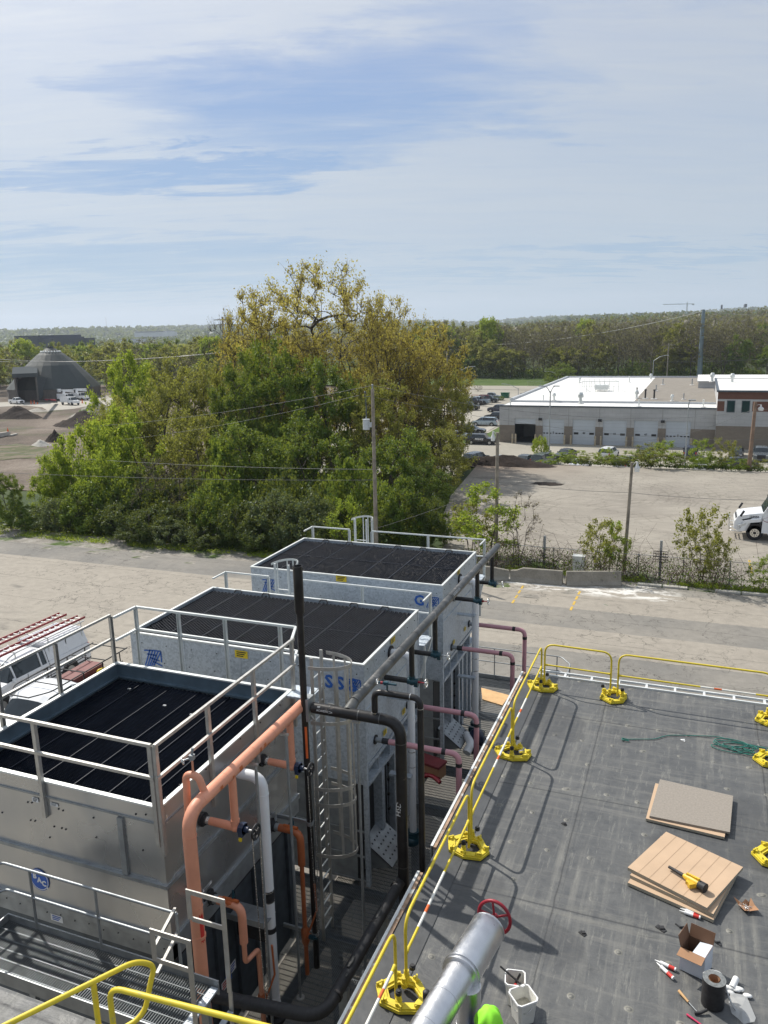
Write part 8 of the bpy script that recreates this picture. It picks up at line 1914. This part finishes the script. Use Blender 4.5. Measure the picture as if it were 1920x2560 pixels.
# near white pickups
def near_pickup(px, py, zref, deg, lab, cap):
    p = PZ(px, py, zref); t_ = car('pickup', 'white', lab, (p.x, p.y, 0), R(deg), 'pickup truck', 'white pickups parked left of the towers', 'parked_pickup')
    def ch(nm, g, m): o = bpy.data.objects.new(nm, mesh(nm, g, m, (0, 0, 0))); C.objects.link(o); o.parent = t_; return o
    g = MB()
    for s in (-1, 1):
        g.b2((.55, s * 1.005 - .004, .42), (.57, s * 1.005 + .004, 1.22)); g.b2((-.60, s * 1.005 - .004, .42), (-.58, s * 1.005 + .004, 1.22)); g.b2((-.45, s * 1.01 - .01, 1.02), (-.22, s * 1.01 + .01, 1.06))
        g.b2((-2.9, s * 1.0 - .01, .52), (2.7, s * 1.0 + .01, .58))
    ch('door_line', g, MT['rubber'])
    g = MB(); g.b2((-2.98, -.95, .45), (-2.90, .95, .68)); g.b2((2.86, -.95, .42), (2.98, .95, .66)); ch('bumper', g, MT['chrome'])
    M = frame(Vector((.0, 1.012, .78)), (-1, 0, 0), (0, 0, 1)); g = MB(); g.add([M @ Vector(q) for q in ((.02, -.02, 0), (.26, -.02, 0), (.14, .18, 0))], [(0, 1, 2)]); ch('badge', g, MT['label_red'])
    g = MB(); text(g, 'ALPHA', .05, frame(Vector((-.28, 1.013, .86)), (-1, 0, 0), (0, 0, 1))) if False else None
    for k in range(3): g.add([M @ Vector(q) for q in ((-.30, .12 - k * .07, .001), (.0, .12 - k * .07, .001), (.0, .14 - k * .07, .001), (-.30, .14 - k * .07, .001))], [(0, 1, 2, 3)])
    ch('lettering', g, MT['ink'])
    return t_, ch
tk, ch = near_pickup(90, 1608, 1.0, -91, 'white pickup with a covered bed and two red ladders on its roof', True)
q = PZ(217, 1612, 1.1); tk.location = (q.x - .9, q.y - 2.87, 0)
g = MB(); vs = [(-2.9, -.93, 1.25), (-2.9, .93, 1.25), (-.62, .93, 1.25), (-.62, -.93, 1.25), (-2.82, -.72, 1.98), (-2.82, .72, 1.98), (-.66, .72, 2.0), (-.66, -.72, 2.0)]
g.add(vs, [(0, 1, 5, 4), (1, 2, 6, 5), (2, 3, 7, 6), (3, 0, 4, 7), (4, 5, 6, 7)]); ch('bed_cap', g, PT['white'])
g = MB()
for s in (-1, 1): g.b2((-2.75, s * .83 - .012, 1.45), (-.8, s * .83 + .012, 1.47)); g.b2((-1.75, s * .85 - .012, 1.3), (-1.73, s * .80 + .012, 1.9))
ch('cap_seam', g, MT['rubber'])
g = MB()
for s in (-1, 1):
    g.tube([(-2.9, s * .82, 2.22), (1.0, s * .82, 2.22), (2.2, s * .8, 1.75)], .028, 8, bend=.4)
    for x in (-2.7, -.8, .9): g.tube([(x, s * .82, 1.3 if x < 0 else 1.9), (x, s * .82, 2.22)], .025, 6)
for x in (-2.7, -.8, .9): g.tube([(x, -.82, 2.22), (x, .82, 2.22)], .025, 6)
ch('roof_rack', g, MT['pale_steel'])
LR = simple('red ladder fibreglass', (.26, .03, .035), .5, 0, .08, 3)
tkM = Matrix.Translation(tk.location) @ Matrix.Rotation(tk.rotation_euler.z, 4, 'Z')
for i, (yo, lab) in enumerate(((-.55, 'red extension ladder on the far side of the truck rack'), (.5, 'red extension ladder on the near side of the truck rack'))):
    l_ = thing('ladder', lab, 'ladder', tuple(tkM @ Vector((0, yo, 2.26))), 'red ladders on the truck rack')
    for s in (-1, 1): g = MB(); g.bar(tkM @ Vector((-3.1, yo + s * .21, 2.31)), tkM @ Vector((2.3 if i else .9, yo + s * .21, 2.31)), .035, .09); obj('side_rail', g, LR, l_)
    g = MB(); x = -2.9
    while x < (2.2 if i else .8): g.cyl(tkM @ Vector((x, yo - .2, 2.31)), tkM @ Vector((x, yo + .2, 2.31)), .018, 6); x += .3
    obj('rungs', g, MT['pale_steel'], l_)['kind'] = 'stuff'
t2k, ch = near_pickup(70, 1720, 1.5, -89, 'white crew-cab pickup with a black pipe rack, just behind the nearest tower', False)
q = PZ(118, 1712, 1.95); t2k.location = (q.x, q.y + .2, 0)
g = MB()
for s in (-1, 1):
    g.tube([(-3.3, s * .85, 2.12), (.9, s * .85, 2.12), (1.5, s * .4, 2.10)], .025, 8, bend=.2); g.tube([(-2.9, s * .9, 1.72), (-.7, s * .9, 1.72)], .02, 8)
    for x in (-2.8, -1.8, -.75): g.tube([(x, s * .9, 1.25), (x, s * .85, 2.12)], .025, 6)
g.tube([(1.5, -.42, 2.10), (1.5, .42, 2.10)], .025, 8)
for x in (-3.2, -2.0, -.8, .4): g.tube([(x, -.85, 2.12), (x, .85, 2.12)], .022, 6)
ch('pipe_rack', g, MT['rubber'])
g = MB(); g.b2((-2.7, -.7, 1.28), (-1.0, .1, 1.62)); ch('tool_chest', g, simple('dull red chest', (.16, .04, .035), .6)); g = MB(); g.tube([(-2.4, .4, 1.3), (-2.3, .5, 1.62), (-2.0, .4, 1.62), (-1.9, .5, 1.3)], .05, 8, bend=.1); ch('coiled_hose', g, MT['label_yellow'])

# semi tractor at the right edge
p = PZ(1885, 1352, 0); sx_ = p.x - 1.3; sy_ = p.y
tr_ = thing('semi_truck', 'white semi tractor with chrome bumper guard, cut by the right picture edge', 'truck', (sx_ + 3, sy_ + 1.2, 0)); Wt = simple('white truck paint', (.76, .78, .80), .3, 0, .02, .5, coat=.4)
def prof_x(g, pts, y0, y1, mi=0): # polygon in XZ extruded in Y
    n = len(pts); vs = [(sx_ + a, sy_ + y0, b_) for a, b_ in pts] + [(sx_ + a, sy_ + y1, b_) for a, b_ in pts]; g.add(vs, [tuple(range(n)), tuple(range(2 * n - 1, n - 1, -1))] + [(i, n + i, n + (i + 1) % n, (i + 1) % n) for i in range(n)], mi)
g = MB(); prof_x(g, [(0.0, .75), (.25, .60), (1.0, .60), (1.0, 1.30), (1.70, 1.32), (1.74, 1.90), (.9, 1.76), (.25, 1.62), (.02, 1.25)], .18, 2.30); prof_x(g, [(.35, .62), (.62, .62), (.85, 1.2), (1.6, 1.32), (1.6, 1.55), (.6, 1.35)], 0.0, .2); prof_x(g, [(.35, .62), (.62, .62), (.85, 1.2), (1.6, 1.32), (1.6, 1.55), (.6, 1.35)], 2.28, 2.48); obj('hood', g, Wt, tr_)
g = MB(); prof_x(g, [(1.70, .55), (6.6, .55), (6.6, 3.75), (3.3, 3.72), (2.5, 3.40), (2.12, 3.02), (2.26, 2.88), (1.74, 1.90)], .05, 2.43); obj('cab', g, Wt, tr_)
g = MB(); prof_x(g, [(1.78, 1.94), (2.24, 2.82), (2.18, 2.84), (1.72, 1.96)], .2, 2.28); obj('windscreen', g, GLS, tr_)
g = MB(); prof_x(g, [(2.05, 2.0), (3.05, 1.95), (3.05, 2.72), (2.45, 2.74)], .03, .06); obj('side_window', g, GLS, tr_)
g = MB(); prof_x(g, [(.02, .8), (.08, .8), (.18, 1.5), (.1, 1.5)], .45, 2.0); obj('grille', g, MT['rubber'], tr_)
g = MB(); prof_x(g, [(.45, 1.38), (1.2, 1.60), (.95, 1.42), (.6, 1.30)], .16, .19); obj('air_intake', g, MT['rubber'], tr_)
for yy in (.04, 2.3): g = MB(); prof_x(g, [(.25, 1.02), (.75, 1.22), (.7, 1.05), (.4, .92)], yy - .06, yy + .12); obj('headlight', g, LGT, tr_)
for xx in (1.3, 5.6):
    for yy in (.12, 2.1):
        g = MB(); g.cyl((sx_ + xx, sy_ + yy - .02, .52), (sx_ + xx, sy_ + yy + .28, .52), .52, 24); w_ = obj('wheel', g, TYR, tr_)
        g = MB(); s_ = -.02 if yy < 1 else .28; g.cyl((sx_ + xx, sy_ + yy + s_ - .02, .52), (sx_ + xx, sy_ + yy + s_ + .02, .52), .29, 20); obj('rim', g, MT['chrome'], w_)
        g = MB(); g.cyl((sx_ + xx, sy_ + yy + s_ - .05, .52), (sx_ + xx, sy_ + yy + s_ + .02, .52), .10, 12)
        for k in range(8): a = k * .785; g.cyl((sx_ + xx + .2 * math.cos(a), sy_ + yy + s_ - .026, .52 + .2 * math.sin(a)), (sx_ + xx + .2 * math.cos(a), sy_ + yy + s_, .52 + .2 * math.sin(a)), .035, 8)
        obj('hub', g, MT['rubber'], w_)
g = MB(); prof_x(g, [(.75, .55), (1.0, 1.12), (1.6, 1.15), (1.95, .55)], .10, .19); obj('wheel_arch', g, MT['rubber'], tr_)
g = MB()
for z in (.55, .8): g.tube([(sx_ + .5, sy_ + .1, z), (sx_ - .25, sy_ + .35, z), (sx_ - .28, sy_ + 2.1, z), (sx_ + .5, sy_ + 2.35, z)], .035, 8, bend=.2)
for y in (.5, 1.0, 1.5, 2.0): g.tube([(sx_ - .27, sy_ + y, .45), (sx_ - .27, sy_ + y, 1.35)], .03, 8)
g.tube([(sx_ - .27, sy_ + .4, 1.35), (sx_ - .27, sy_ + 2.1, 1.35)], .03, 8); obj('bumper_guard', g, MT['chrome'], tr_)
for yy in (-.12, 2.5): g = MB(); g.box((sx_ + .45, sy_ + yy + .05, 1.85), (.12, .18, .42), 0, M=Matrix.Rotation(.5, 3, 'Y')); g.box((sx_ + 2.15, sy_ + yy, 2.35), (.14, .2, .75)); obj('mirror', g, MT['rubber'], tr_)
M = frame(Vector((sx_ + 1.20, sy_ + .172, 1.60)), (1, 0, 0), (0, 0, 1)); g = MB(); text(g, '133050', .20, M, bold=.006); text(g, 'NPIE', .30, frame(Vector((sx_ + 2.35, sy_ + .02, 1.45)), (1, 0, 0), (0, 0, 1)), bold=.02, shear=.2); obj('lettering', g, MT['ink'], tr_)
g = MB(); n_ = 28; o1 = [(.62 * math.cos(6.283 * k / n_), .20 * math.sin(6.283 * k / n_)) for k in range(n_)]; o2 = [(.60 * math.cos(6.283 * k / n_), .17 * math.sin(6.283 * k / n_) + .01) for k in range(n_)]
g.ring(o1, o2, -.001, .003, M=frame(Vector((sx_ + 2.35, sy_ + .04, 1.47)), (1, 0, 0), (0, 0, 1))); obj('logo_ring', g, simple('logo ring', (.25, .06, .08), .5), tr_)
g = MB(); g.b2((sx_ + 2.1, sy_ + .03, .45), (sx_ + 6.5, sy_ + .06, .95)); obj('side_skirt', g, Wt, tr_)

# ------------------------------------------------------------ the works yard with the domed shed
dp = PZ(131, 1003, ZS); dc = PY(139, 990, 206); dc.z = ZS
dome_d = (dc.x * FW.x + dc.y * FW.y + (ZS - CAMH) * FW.z); dR = 110 * dome_d / FPX
dtop = ZAT(dc.x, dc.y, 868)
ds = thing('domed_shed', 'dark green faceted conical storage dome with a square entrance', 'shed', tuple(dc))
DG = [simple('dark roof panels', (.030, .040, .040), .7, 0, .08, .3), simple('paler roof panels', (.055, .062, .055), .7, 0, .08, .3)]
n_ = 20; wl = ZS + 3.6; g = MB(); a0 = .1
prof = [(1.0, wl), (.80, wl + (dtop - wl) * .26), (.55, wl + (dtop - wl) * .56), (.30, wl + (dtop - wl) * .81), (.10, wl + (dtop - wl) * .97), (.0, dtop)]
for i in range(n_):
    a, b_ = a0 + 2 * math.pi * i / n_, a0 + 2 * math.pi * (i + 1) / n_
    for (r1_, z1_), (r2_, z2_) in zip(prof[:-1], prof[1:]):
        q = [(dc.x + dR * r1_ * math.cos(a), dc.y + dR * r1_ * math.sin(a), z1_), (dc.x + dR * r1_ * math.cos(b_), dc.y + dR * r1_ * math.sin(b_), z1_), (dc.x + dR * r2_ * math.cos(b_), dc.y + dR * r2_ * math.sin(b_), z2_), (dc.x + dR * r2_ * math.cos(a), dc.y + dR * r2_ * math.sin(a), z2_)]
        g.add(q, [(0, 1, 2, 3)] if r2_ > 0 else [(0, 1, 2)], 1 if (i * 7) % 5 == 0 else 0)
obj('roof', g, DG, ds)
g = MB()
for i in range(n_):
    a, b_ = a0 + 2 * math.pi * i / n_, a0 + 2 * math.pi * (i + 1) / n_; q = [(dc.x + dR * .985 * math.cos(t), dc.y + dR * .985 * math.sin(t), z) for t, z in ((a, ZS - .3), (b_, ZS - .3), (b_, wl + .1), (a, wl + .1))]; g.add(q, [(0, 1, 2, 3)])
WW = blockmat('dark timber wall', (.10, .09, .08), (.12, .105, .09), (.3, 3)); obj('wall', g, WW, ds)
g = MB()
for i in range(n_): a = a0 + 2 * math.pi * (i + .5) / n_; g.sphere((dc.x + dR * .20 * math.cos(a), dc.y + dR * .20 * math.sin(a), wl + (dtop - wl) * .885), .35, 6)
obj('roof_vent', g, MT['pale_steel'], ds)['kind'] = 'stuff'
g = MB(); g.cyl((dc.x, dc.y, dtop - .4), (dc.x, dc.y, dtop + .3), 1.0, 10); obj('cap', g, DG[0], ds)
# entrance: box projecting towards the camera, left of centre
fa = Vector((-dc.x, -dc.y, 0)).normalized(); sd = Vector((-fa.y, fa.x, 0)); sd = sd if sd.dot(RT) > 0 else -sd
e0 = dc + fa * (dR * .92) - sd * (dR * .55); hw = 2.7; eh = 7.8
def EP(u, v, z): q = e0 + sd * u + fa * v; return Vector((q.x, q.y, ZS + z))
g = MB()
for u0, u1 in ((-hw - .5, -hw), (hw, hw + .5)): g.add([EP(u0, 3, 0), EP(u1, 3, 0), EP(u1, -9, 0), EP(u0, -9, 0), EP(u0, 3, eh), EP(u1, 3, eh), EP(u1, -9, eh), EP(u0, -9, eh)], [(0, 1, 5, 4), (1, 2, 6, 5), (2, 3, 7, 6), (3, 0, 4, 7), (4, 5, 6, 7)])
g.add([EP(-hw, -7, 0), EP(hw, -7, 0), EP(hw, -7, eh), EP(-hw, -7, eh)], [(0, 1, 2, 3)]); obj('entrance_wall', g, WW, ds)
g = MB(); g.add([EP(-hw - .9, 3.4, eh), EP(hw + .9, 3.4, eh), EP(hw + .9, -9, eh), EP(-hw - .9, -9, eh), EP(-hw - .9, 3.4, eh + 1.2), EP(hw + .9, 3.4, eh + 1.2), EP(hw + .9, -9, eh + 2.8), EP(-hw - .9, -9, eh + 2.8)], [(0, 1, 5, 4), (1, 2, 6, 5), (2, 3, 7, 6), (3, 0, 4, 7), (4, 5, 6, 7)]); g.add([EP(hw + .5, 3, eh + .3), EP(hw + .5, 2.8, 0), EP(hw + 5, -5, eh - 1)], [(0, 1, 2)]); obj('entrance_roof', g, simple('grey canopy', (.06, .07, .075), .95, 0, .06, .4, spec=.1), ds)
w1_ = carp(42, 1010, 'pickup', 'white', 'white pickup before the entrance of the domed shed', -15, ZS, group='', lift=.06)
def truck(px, py, deg, lab, boom):
    p = PZ(px, py, ZS + .06); t_ = thing('utility_truck', lab, 'truck', (0, 0, 0), 'white utility trucks by the domed shed')
    g = MB(); g.b2((-3.4, -1.15, .75), (.6, 1.15, 2.0)); g.b2((-3.4, -1.15, 2.0), (.6, -.8, 2.3)); g.b2((-3.4, .8, 2.0), (.6, 1.15, 2.3)); obj('service_body', g, PT['white'], t_)
    g = MB(); g.add([(.7, -1.05, .6), (3.4, -1.0, .6), (3.4, -1.0, 1.35), (2.3, -1.0, 1.5), (1.9, -.9, 2.3), (.8, -.9, 2.35), (.7, -1.0, 1.4), (.7, 1.05, .6), (3.4, 1.0, .6), (3.4, 1.0, 1.35), (2.3, 1.0, 1.5), (1.9, .9, 2.3), (.8, .9, 2.35), (.7, 1.0, 1.4)], [(0, 1, 2, 3, 4, 5, 6), (13, 12, 11, 10, 9, 8, 7), (0, 7, 8, 1), (1, 8, 9, 2), (2, 9, 10, 3), (4, 11, 12, 5), (5, 12, 13, 6), (6, 13, 7, 0)]); obj('cab', g, PT['white'], t_)
    g = MB(); g.add([(2.3, -.98, 1.52), (1.9, -.88, 2.28), (1.9, .88, 2.28), (2.3, .98, 1.52)], [(0, 1, 2, 3)]); g.add([(1.0, -1.03, 1.5), (2.0, -1.02, 1.5), (1.8, -.95, 2.15), (1.05, -.95, 2.2)], [(0, 1, 2, 3)]); obj('glass', g, GLS, t_)
    for x in (-2.3, 2.5):
        for s in (-1, 1): g = MB(); g.cyl((x, s * 1.0 - .13, .45), (x, s * 1.0 + .13, .45), .45, 14); obj('wheel', g, TYR, t_)
    if boom:
        g = MB(); g.cyl((-1.2, 0, 2.0), (-1.2, 0, 3.0), .4, 10); g.bar((-1.4, 0, 3.1), (3.6, 0, 3.0), .4, .4); g.bar((3.2, .3, 3.5), (-3.6, .3, 3.3), .35, .35); g.box((-4.0, .3, 3.2), (.9, .8, 1.0)); obj('boom', g, PT['white'], t_)
    t_.location = p; t_.rotation_euler = (0, 0, R(deg)); return t_
truck(176, 1012, -15, 'white service truck right of the pickup by the dome', False); truck(168, 1003, -12, 'white bucket truck with folded boom behind the service truck', True); truck(200, 1000, -12, 'white bucket truck at the right end by the dome', True)
cv = thing('conveyor', 'dark slanting conveyor on red wheels before the dome', 'conveyor', tuple(PZ(125, 1010, ZS))); a, b_ = PZ(140, 1005, ZS + .6), PZ(92, 1003, ZS + 4.2) 
g = MB(); g.bar(a, b_, .9, .5); obj('belt', g, MT['rubber'], cv); m_ = PZ(120, 1006, ZS + .06)
g = MB(); g.bar(m_ + Vector((-1, 0, .8)), m_ + Vector((3, 0, .7)), .6, .5); obj('undercarriage', g, MT['red'], cv)
for dx in (-1, 1): g = MB(); g.cyl(m_ + Vector((dx, -.6, .45)), m_ + Vector((dx, -.3, .45)), .45, 12); obj('wheel', g, TYR, cv)
CO = simple('cone orange', (.75, .13, .02), .6)
def cone(px, py, z, lab, hgt=.9, r_=.22):
    p = PZ(px, py, z); t_ = thing('traffic_cone', lab, 'traffic cone', tuple(p), 'orange cones'); g = MB(); g.cyl(p, p + Vector((0, 0, hgt)), r_, 10, r2=.05); obj('cone', g, CO, t_); g = MB(); g.cyl(p + Vector((0, 0, hgt * .5)), p + Vector((0, 0, hgt * .68)), r_ * .58, 10, r2=r_ * .46); obj('reflective_band', g, MT['label_white'], t_)
for px, py, lab in ((78, 1010, 'leftmost orange marker of the three by the dome'), (86, 1010, 'middle orange marker of the three by the dome'), (94, 1010, 'rightmost orange marker of the three by the dome')): cone(px, py, ZS + .06, lab, 1.2)
cone(20, 1080, ZS + .6 + .2, 'orange cone standing on the white barrier at the left edge')
cone(206, 1008, ZS + .06, 'orange cone beside the bucket trucks', 1.2)
g = MB(); a, b_ = PZ(-20, 1096, ZS + .1), PZ(24, 1088, ZS + .1); g.bar(a + Vector((0, 0, .4)), b_ + Vector((0, 0, .4)), .6, .8); one('concrete_barrier', g, MT['kerb'], 'white concrete barrier at the left edge on the dirt', 'barrier'); g = MB(); a, b_ = PZ(26, 1090, ZS + .1), PZ(42, 1086, ZS + .1); g.bar(a + Vector((0, 0, .12)), b_ + Vector((0, 0, .12)), .5, .25); one('concrete_block', g, MT['kerb'], 'low pale concrete slab lying right of the white barrier', 'slab')
def heap(px, py, wpx, hm, lab, m='soil', name='soil_heap', z=ZS, dep=None, seed=1):
    p = PZ(px, py, z); d_ = p.x * FW.x + p.y * FW.y; rx = wpx / 2 * d_ / FPX; ry = dep or rx * .6; r2 = random.Random(seed)
    ph = [r2.uniform(0, 6) for _ in range(6)]
    def f(u, v):
        rr_ = math.hypot(u, v); h_ = max(0, 1 - rr_ * (1 + .12 * math.sin(3 * math.atan2(v, u) + ph[0]))) ; return hm * (1.25 * h_ ** 1.1) / 1.25 * (1 + .12 * math.sin(u * 9 + ph[1]) * math.sin(v * 8 + ph[2])) + .06 * hm * math.sin(u * 23 + ph[3]) * math.sin(v * 19) * (h_ > 0)
    g = MB(); N = 26; xs_ = [-1.1 + 2.2 * i / N for i in range(N + 1)]
    vs = [(p.x + u * rx, p.y + ry * .8 + v * ry, z - .08 + f(u, v)) for v in xs_ for u in xs_]; g.add(vs, [(j * (N + 1) + i, j * (N + 1) + i + 1, (j + 1) * (N + 1) + i + 1, (j + 1) * (N + 1) + i) for j in range(N) for i in range(N)], 0, True)
    return one(name, g, MT[m], lab, 'heap', org=(p.x, p.y + ry * .8, z))
heap(20, 1048, 150, 3.2, 'dark soil heap at the left edge', seed=2); heap(185, 1070, 190, 3.6, 'long dark soil heap under the lime-green tree', seed=3); heap(128, 1106, 64, 2.4, 'small pointed dark soil heap behind the white sacks', seed=4); heap(215, 1045, 180, 4.0, 'grassy grey mound right of the site road', 'gravel', 'mound', seed=5)
heap(80, 1030, 75, 1.0, 'low heap of pale broken concrete beside the soil heap', 'rubble', 'rubble_heap', seed=6)
heap(92, 1116, 62, 1.3, 'pile of crumpled white sacks on the weeds', 'kerb', 'sack_pile', seed=7)
heap(1250, 1166, 330, 1.2, 'long bank of dark soil between the back lot and the parked cars', 'soil', 'soil_bank', 0.0, 1.6, 8)
for (px, py, w_, z) in ((1368, 1210, 58, 0),):
    p = PZ(px, py, 0); g = MB(); n_ = 16; g.add([(p.x + (1.45 + .35 * math.sin(k * 2.3)) * math.cos(6.283 * k / n_), p.y + (.9 + .3 * math.sin(k * 3.1)) * math.sin(6.283 * k / n_), .012) for k in range(n_)], [tuple(range(n_))]); struct('pothole', g, MT['soil'])
# far things on the horizon
ff = lambda px, py, y: PY(px, py, y)
def faraway(name, lab, cat, boxes, m, y):
    t_ = thing(name, lab, cat, (PY(boxes[0][0], boxes[0][3], y).x, y, terr(PY(boxes[0][0], 800, y).x, y)))
    for (x0, x1, t0, b0, nm, mm) in boxes:
        a, c_ = PY(x0, t0, y), PY(x1, t0, y); z0 = ZAT((a.x + c_.x) / 2, y, b0); g = MB(); g.b2((a.x, y, z0), (c_.x, y + 40, a.z)); obj(nm, g, mm, t_); 
    return t_
FB = simple('far dark building', (.07, .085, .11), .7, 0, .05, .02); FWt = simple('far pale building', (.62, .63, .64), .7, 0, .05, .02)
faraway('far_building', 'long dark building with a stepped roof beyond the trees at the left', 'building', [(35, 132, 849, 890, 'wall', FB), (35, 96, 840, 849, 'roof_storey', FB), (96, 104, 844, 849, 'stair_tower', FB)], FB, 420)
faraway('far_building', 'long pale building on the hillside left of the golden tree', 'building', [(335, 415, 831, 842, 'wall', FWt), (338, 408, 829, 831, 'roof', simple('far roof', (.35, .36, .38), .7))], FWt, 1500)
faraway('far_building', 'small white building among the trees below the pale long one', 'building', [(298, 320, 849, 857, 'wall', FWt), (300, 318, 848, 849, 'roof', FB)], FWt, 900)
faraway('far_building', 'tiny block house on the hill crest at the far right', 'building', [(1803, 1807, 762, 772, 'wall', FB), (1862, 1868, 760, 768, 'tower', FB)], FB, 1600)
def mast(px, py0, py1, y, lab, w_=.8):
    a, b_ = PY(px, py1, y), PY(px, py0, y); t_ = thing('radio_mast', lab, 'mast', (b_.x, y, b_.z)); g = MB(); g.tube([(a.x, y, b_.z), a], w_, 5, radii=[w_, w_ * .5]); obj('mast', g, MT['dull_steel'], t_)
mast(264, 822, 792, 3600, 'thin radio mast on the left horizon', 1.3)
a = PY(1718, 760, 1500); cr = thing('tower_crane', 'pale tower crane on the right horizon', 'crane', (a.x, 1500, 40)); z_c = PY(1718, 760, 1500).z; g = MB(); g.b2((a.x - .9, 1499, z_c - 22), (a.x + .9, 1501, z_c + 2)); obj('mast', g, MT['pale_steel'], cr)
g = MB(); l_ = PY(1658, 760, 1500).x; r_ = PY(1736, 760, 1500).x; g.bar((l_, 1500, z_c + .5), (r_, 1500, z_c), .9, 1.1); g.bar((a.x, 1500, z_c), (a.x, 1500, z_c + 4), .8, .8); g.box((r_ - 2, 1500, z_c - 1), (4, 2, 2)); obj('jib', g, MT['pale_steel'], cr)
# ------------------------------------------------------------ air
hb = MB(); hb.b2((-7600, -1200, -60), (5600, 7600, 260))
hm = bpy.data.materials.new('haze'); hm.use_nodes = True; T = NT(hm.node_tree); T.n.clear()
pv_ = T('ShaderNodeVolumePrincipled', {'Color': (.80, .88, 1.0, 1), 'Density': .00013, 'Anisotropy': .25}); T.l.new(pv_.outputs[0], T('ShaderNodeOutputMaterial').inputs['Volume'])
hz_o = obj('haze', hb, hm); setp(hz_o, 'thin blue haze that softens the distant hills', 'haze', kind='stuff')
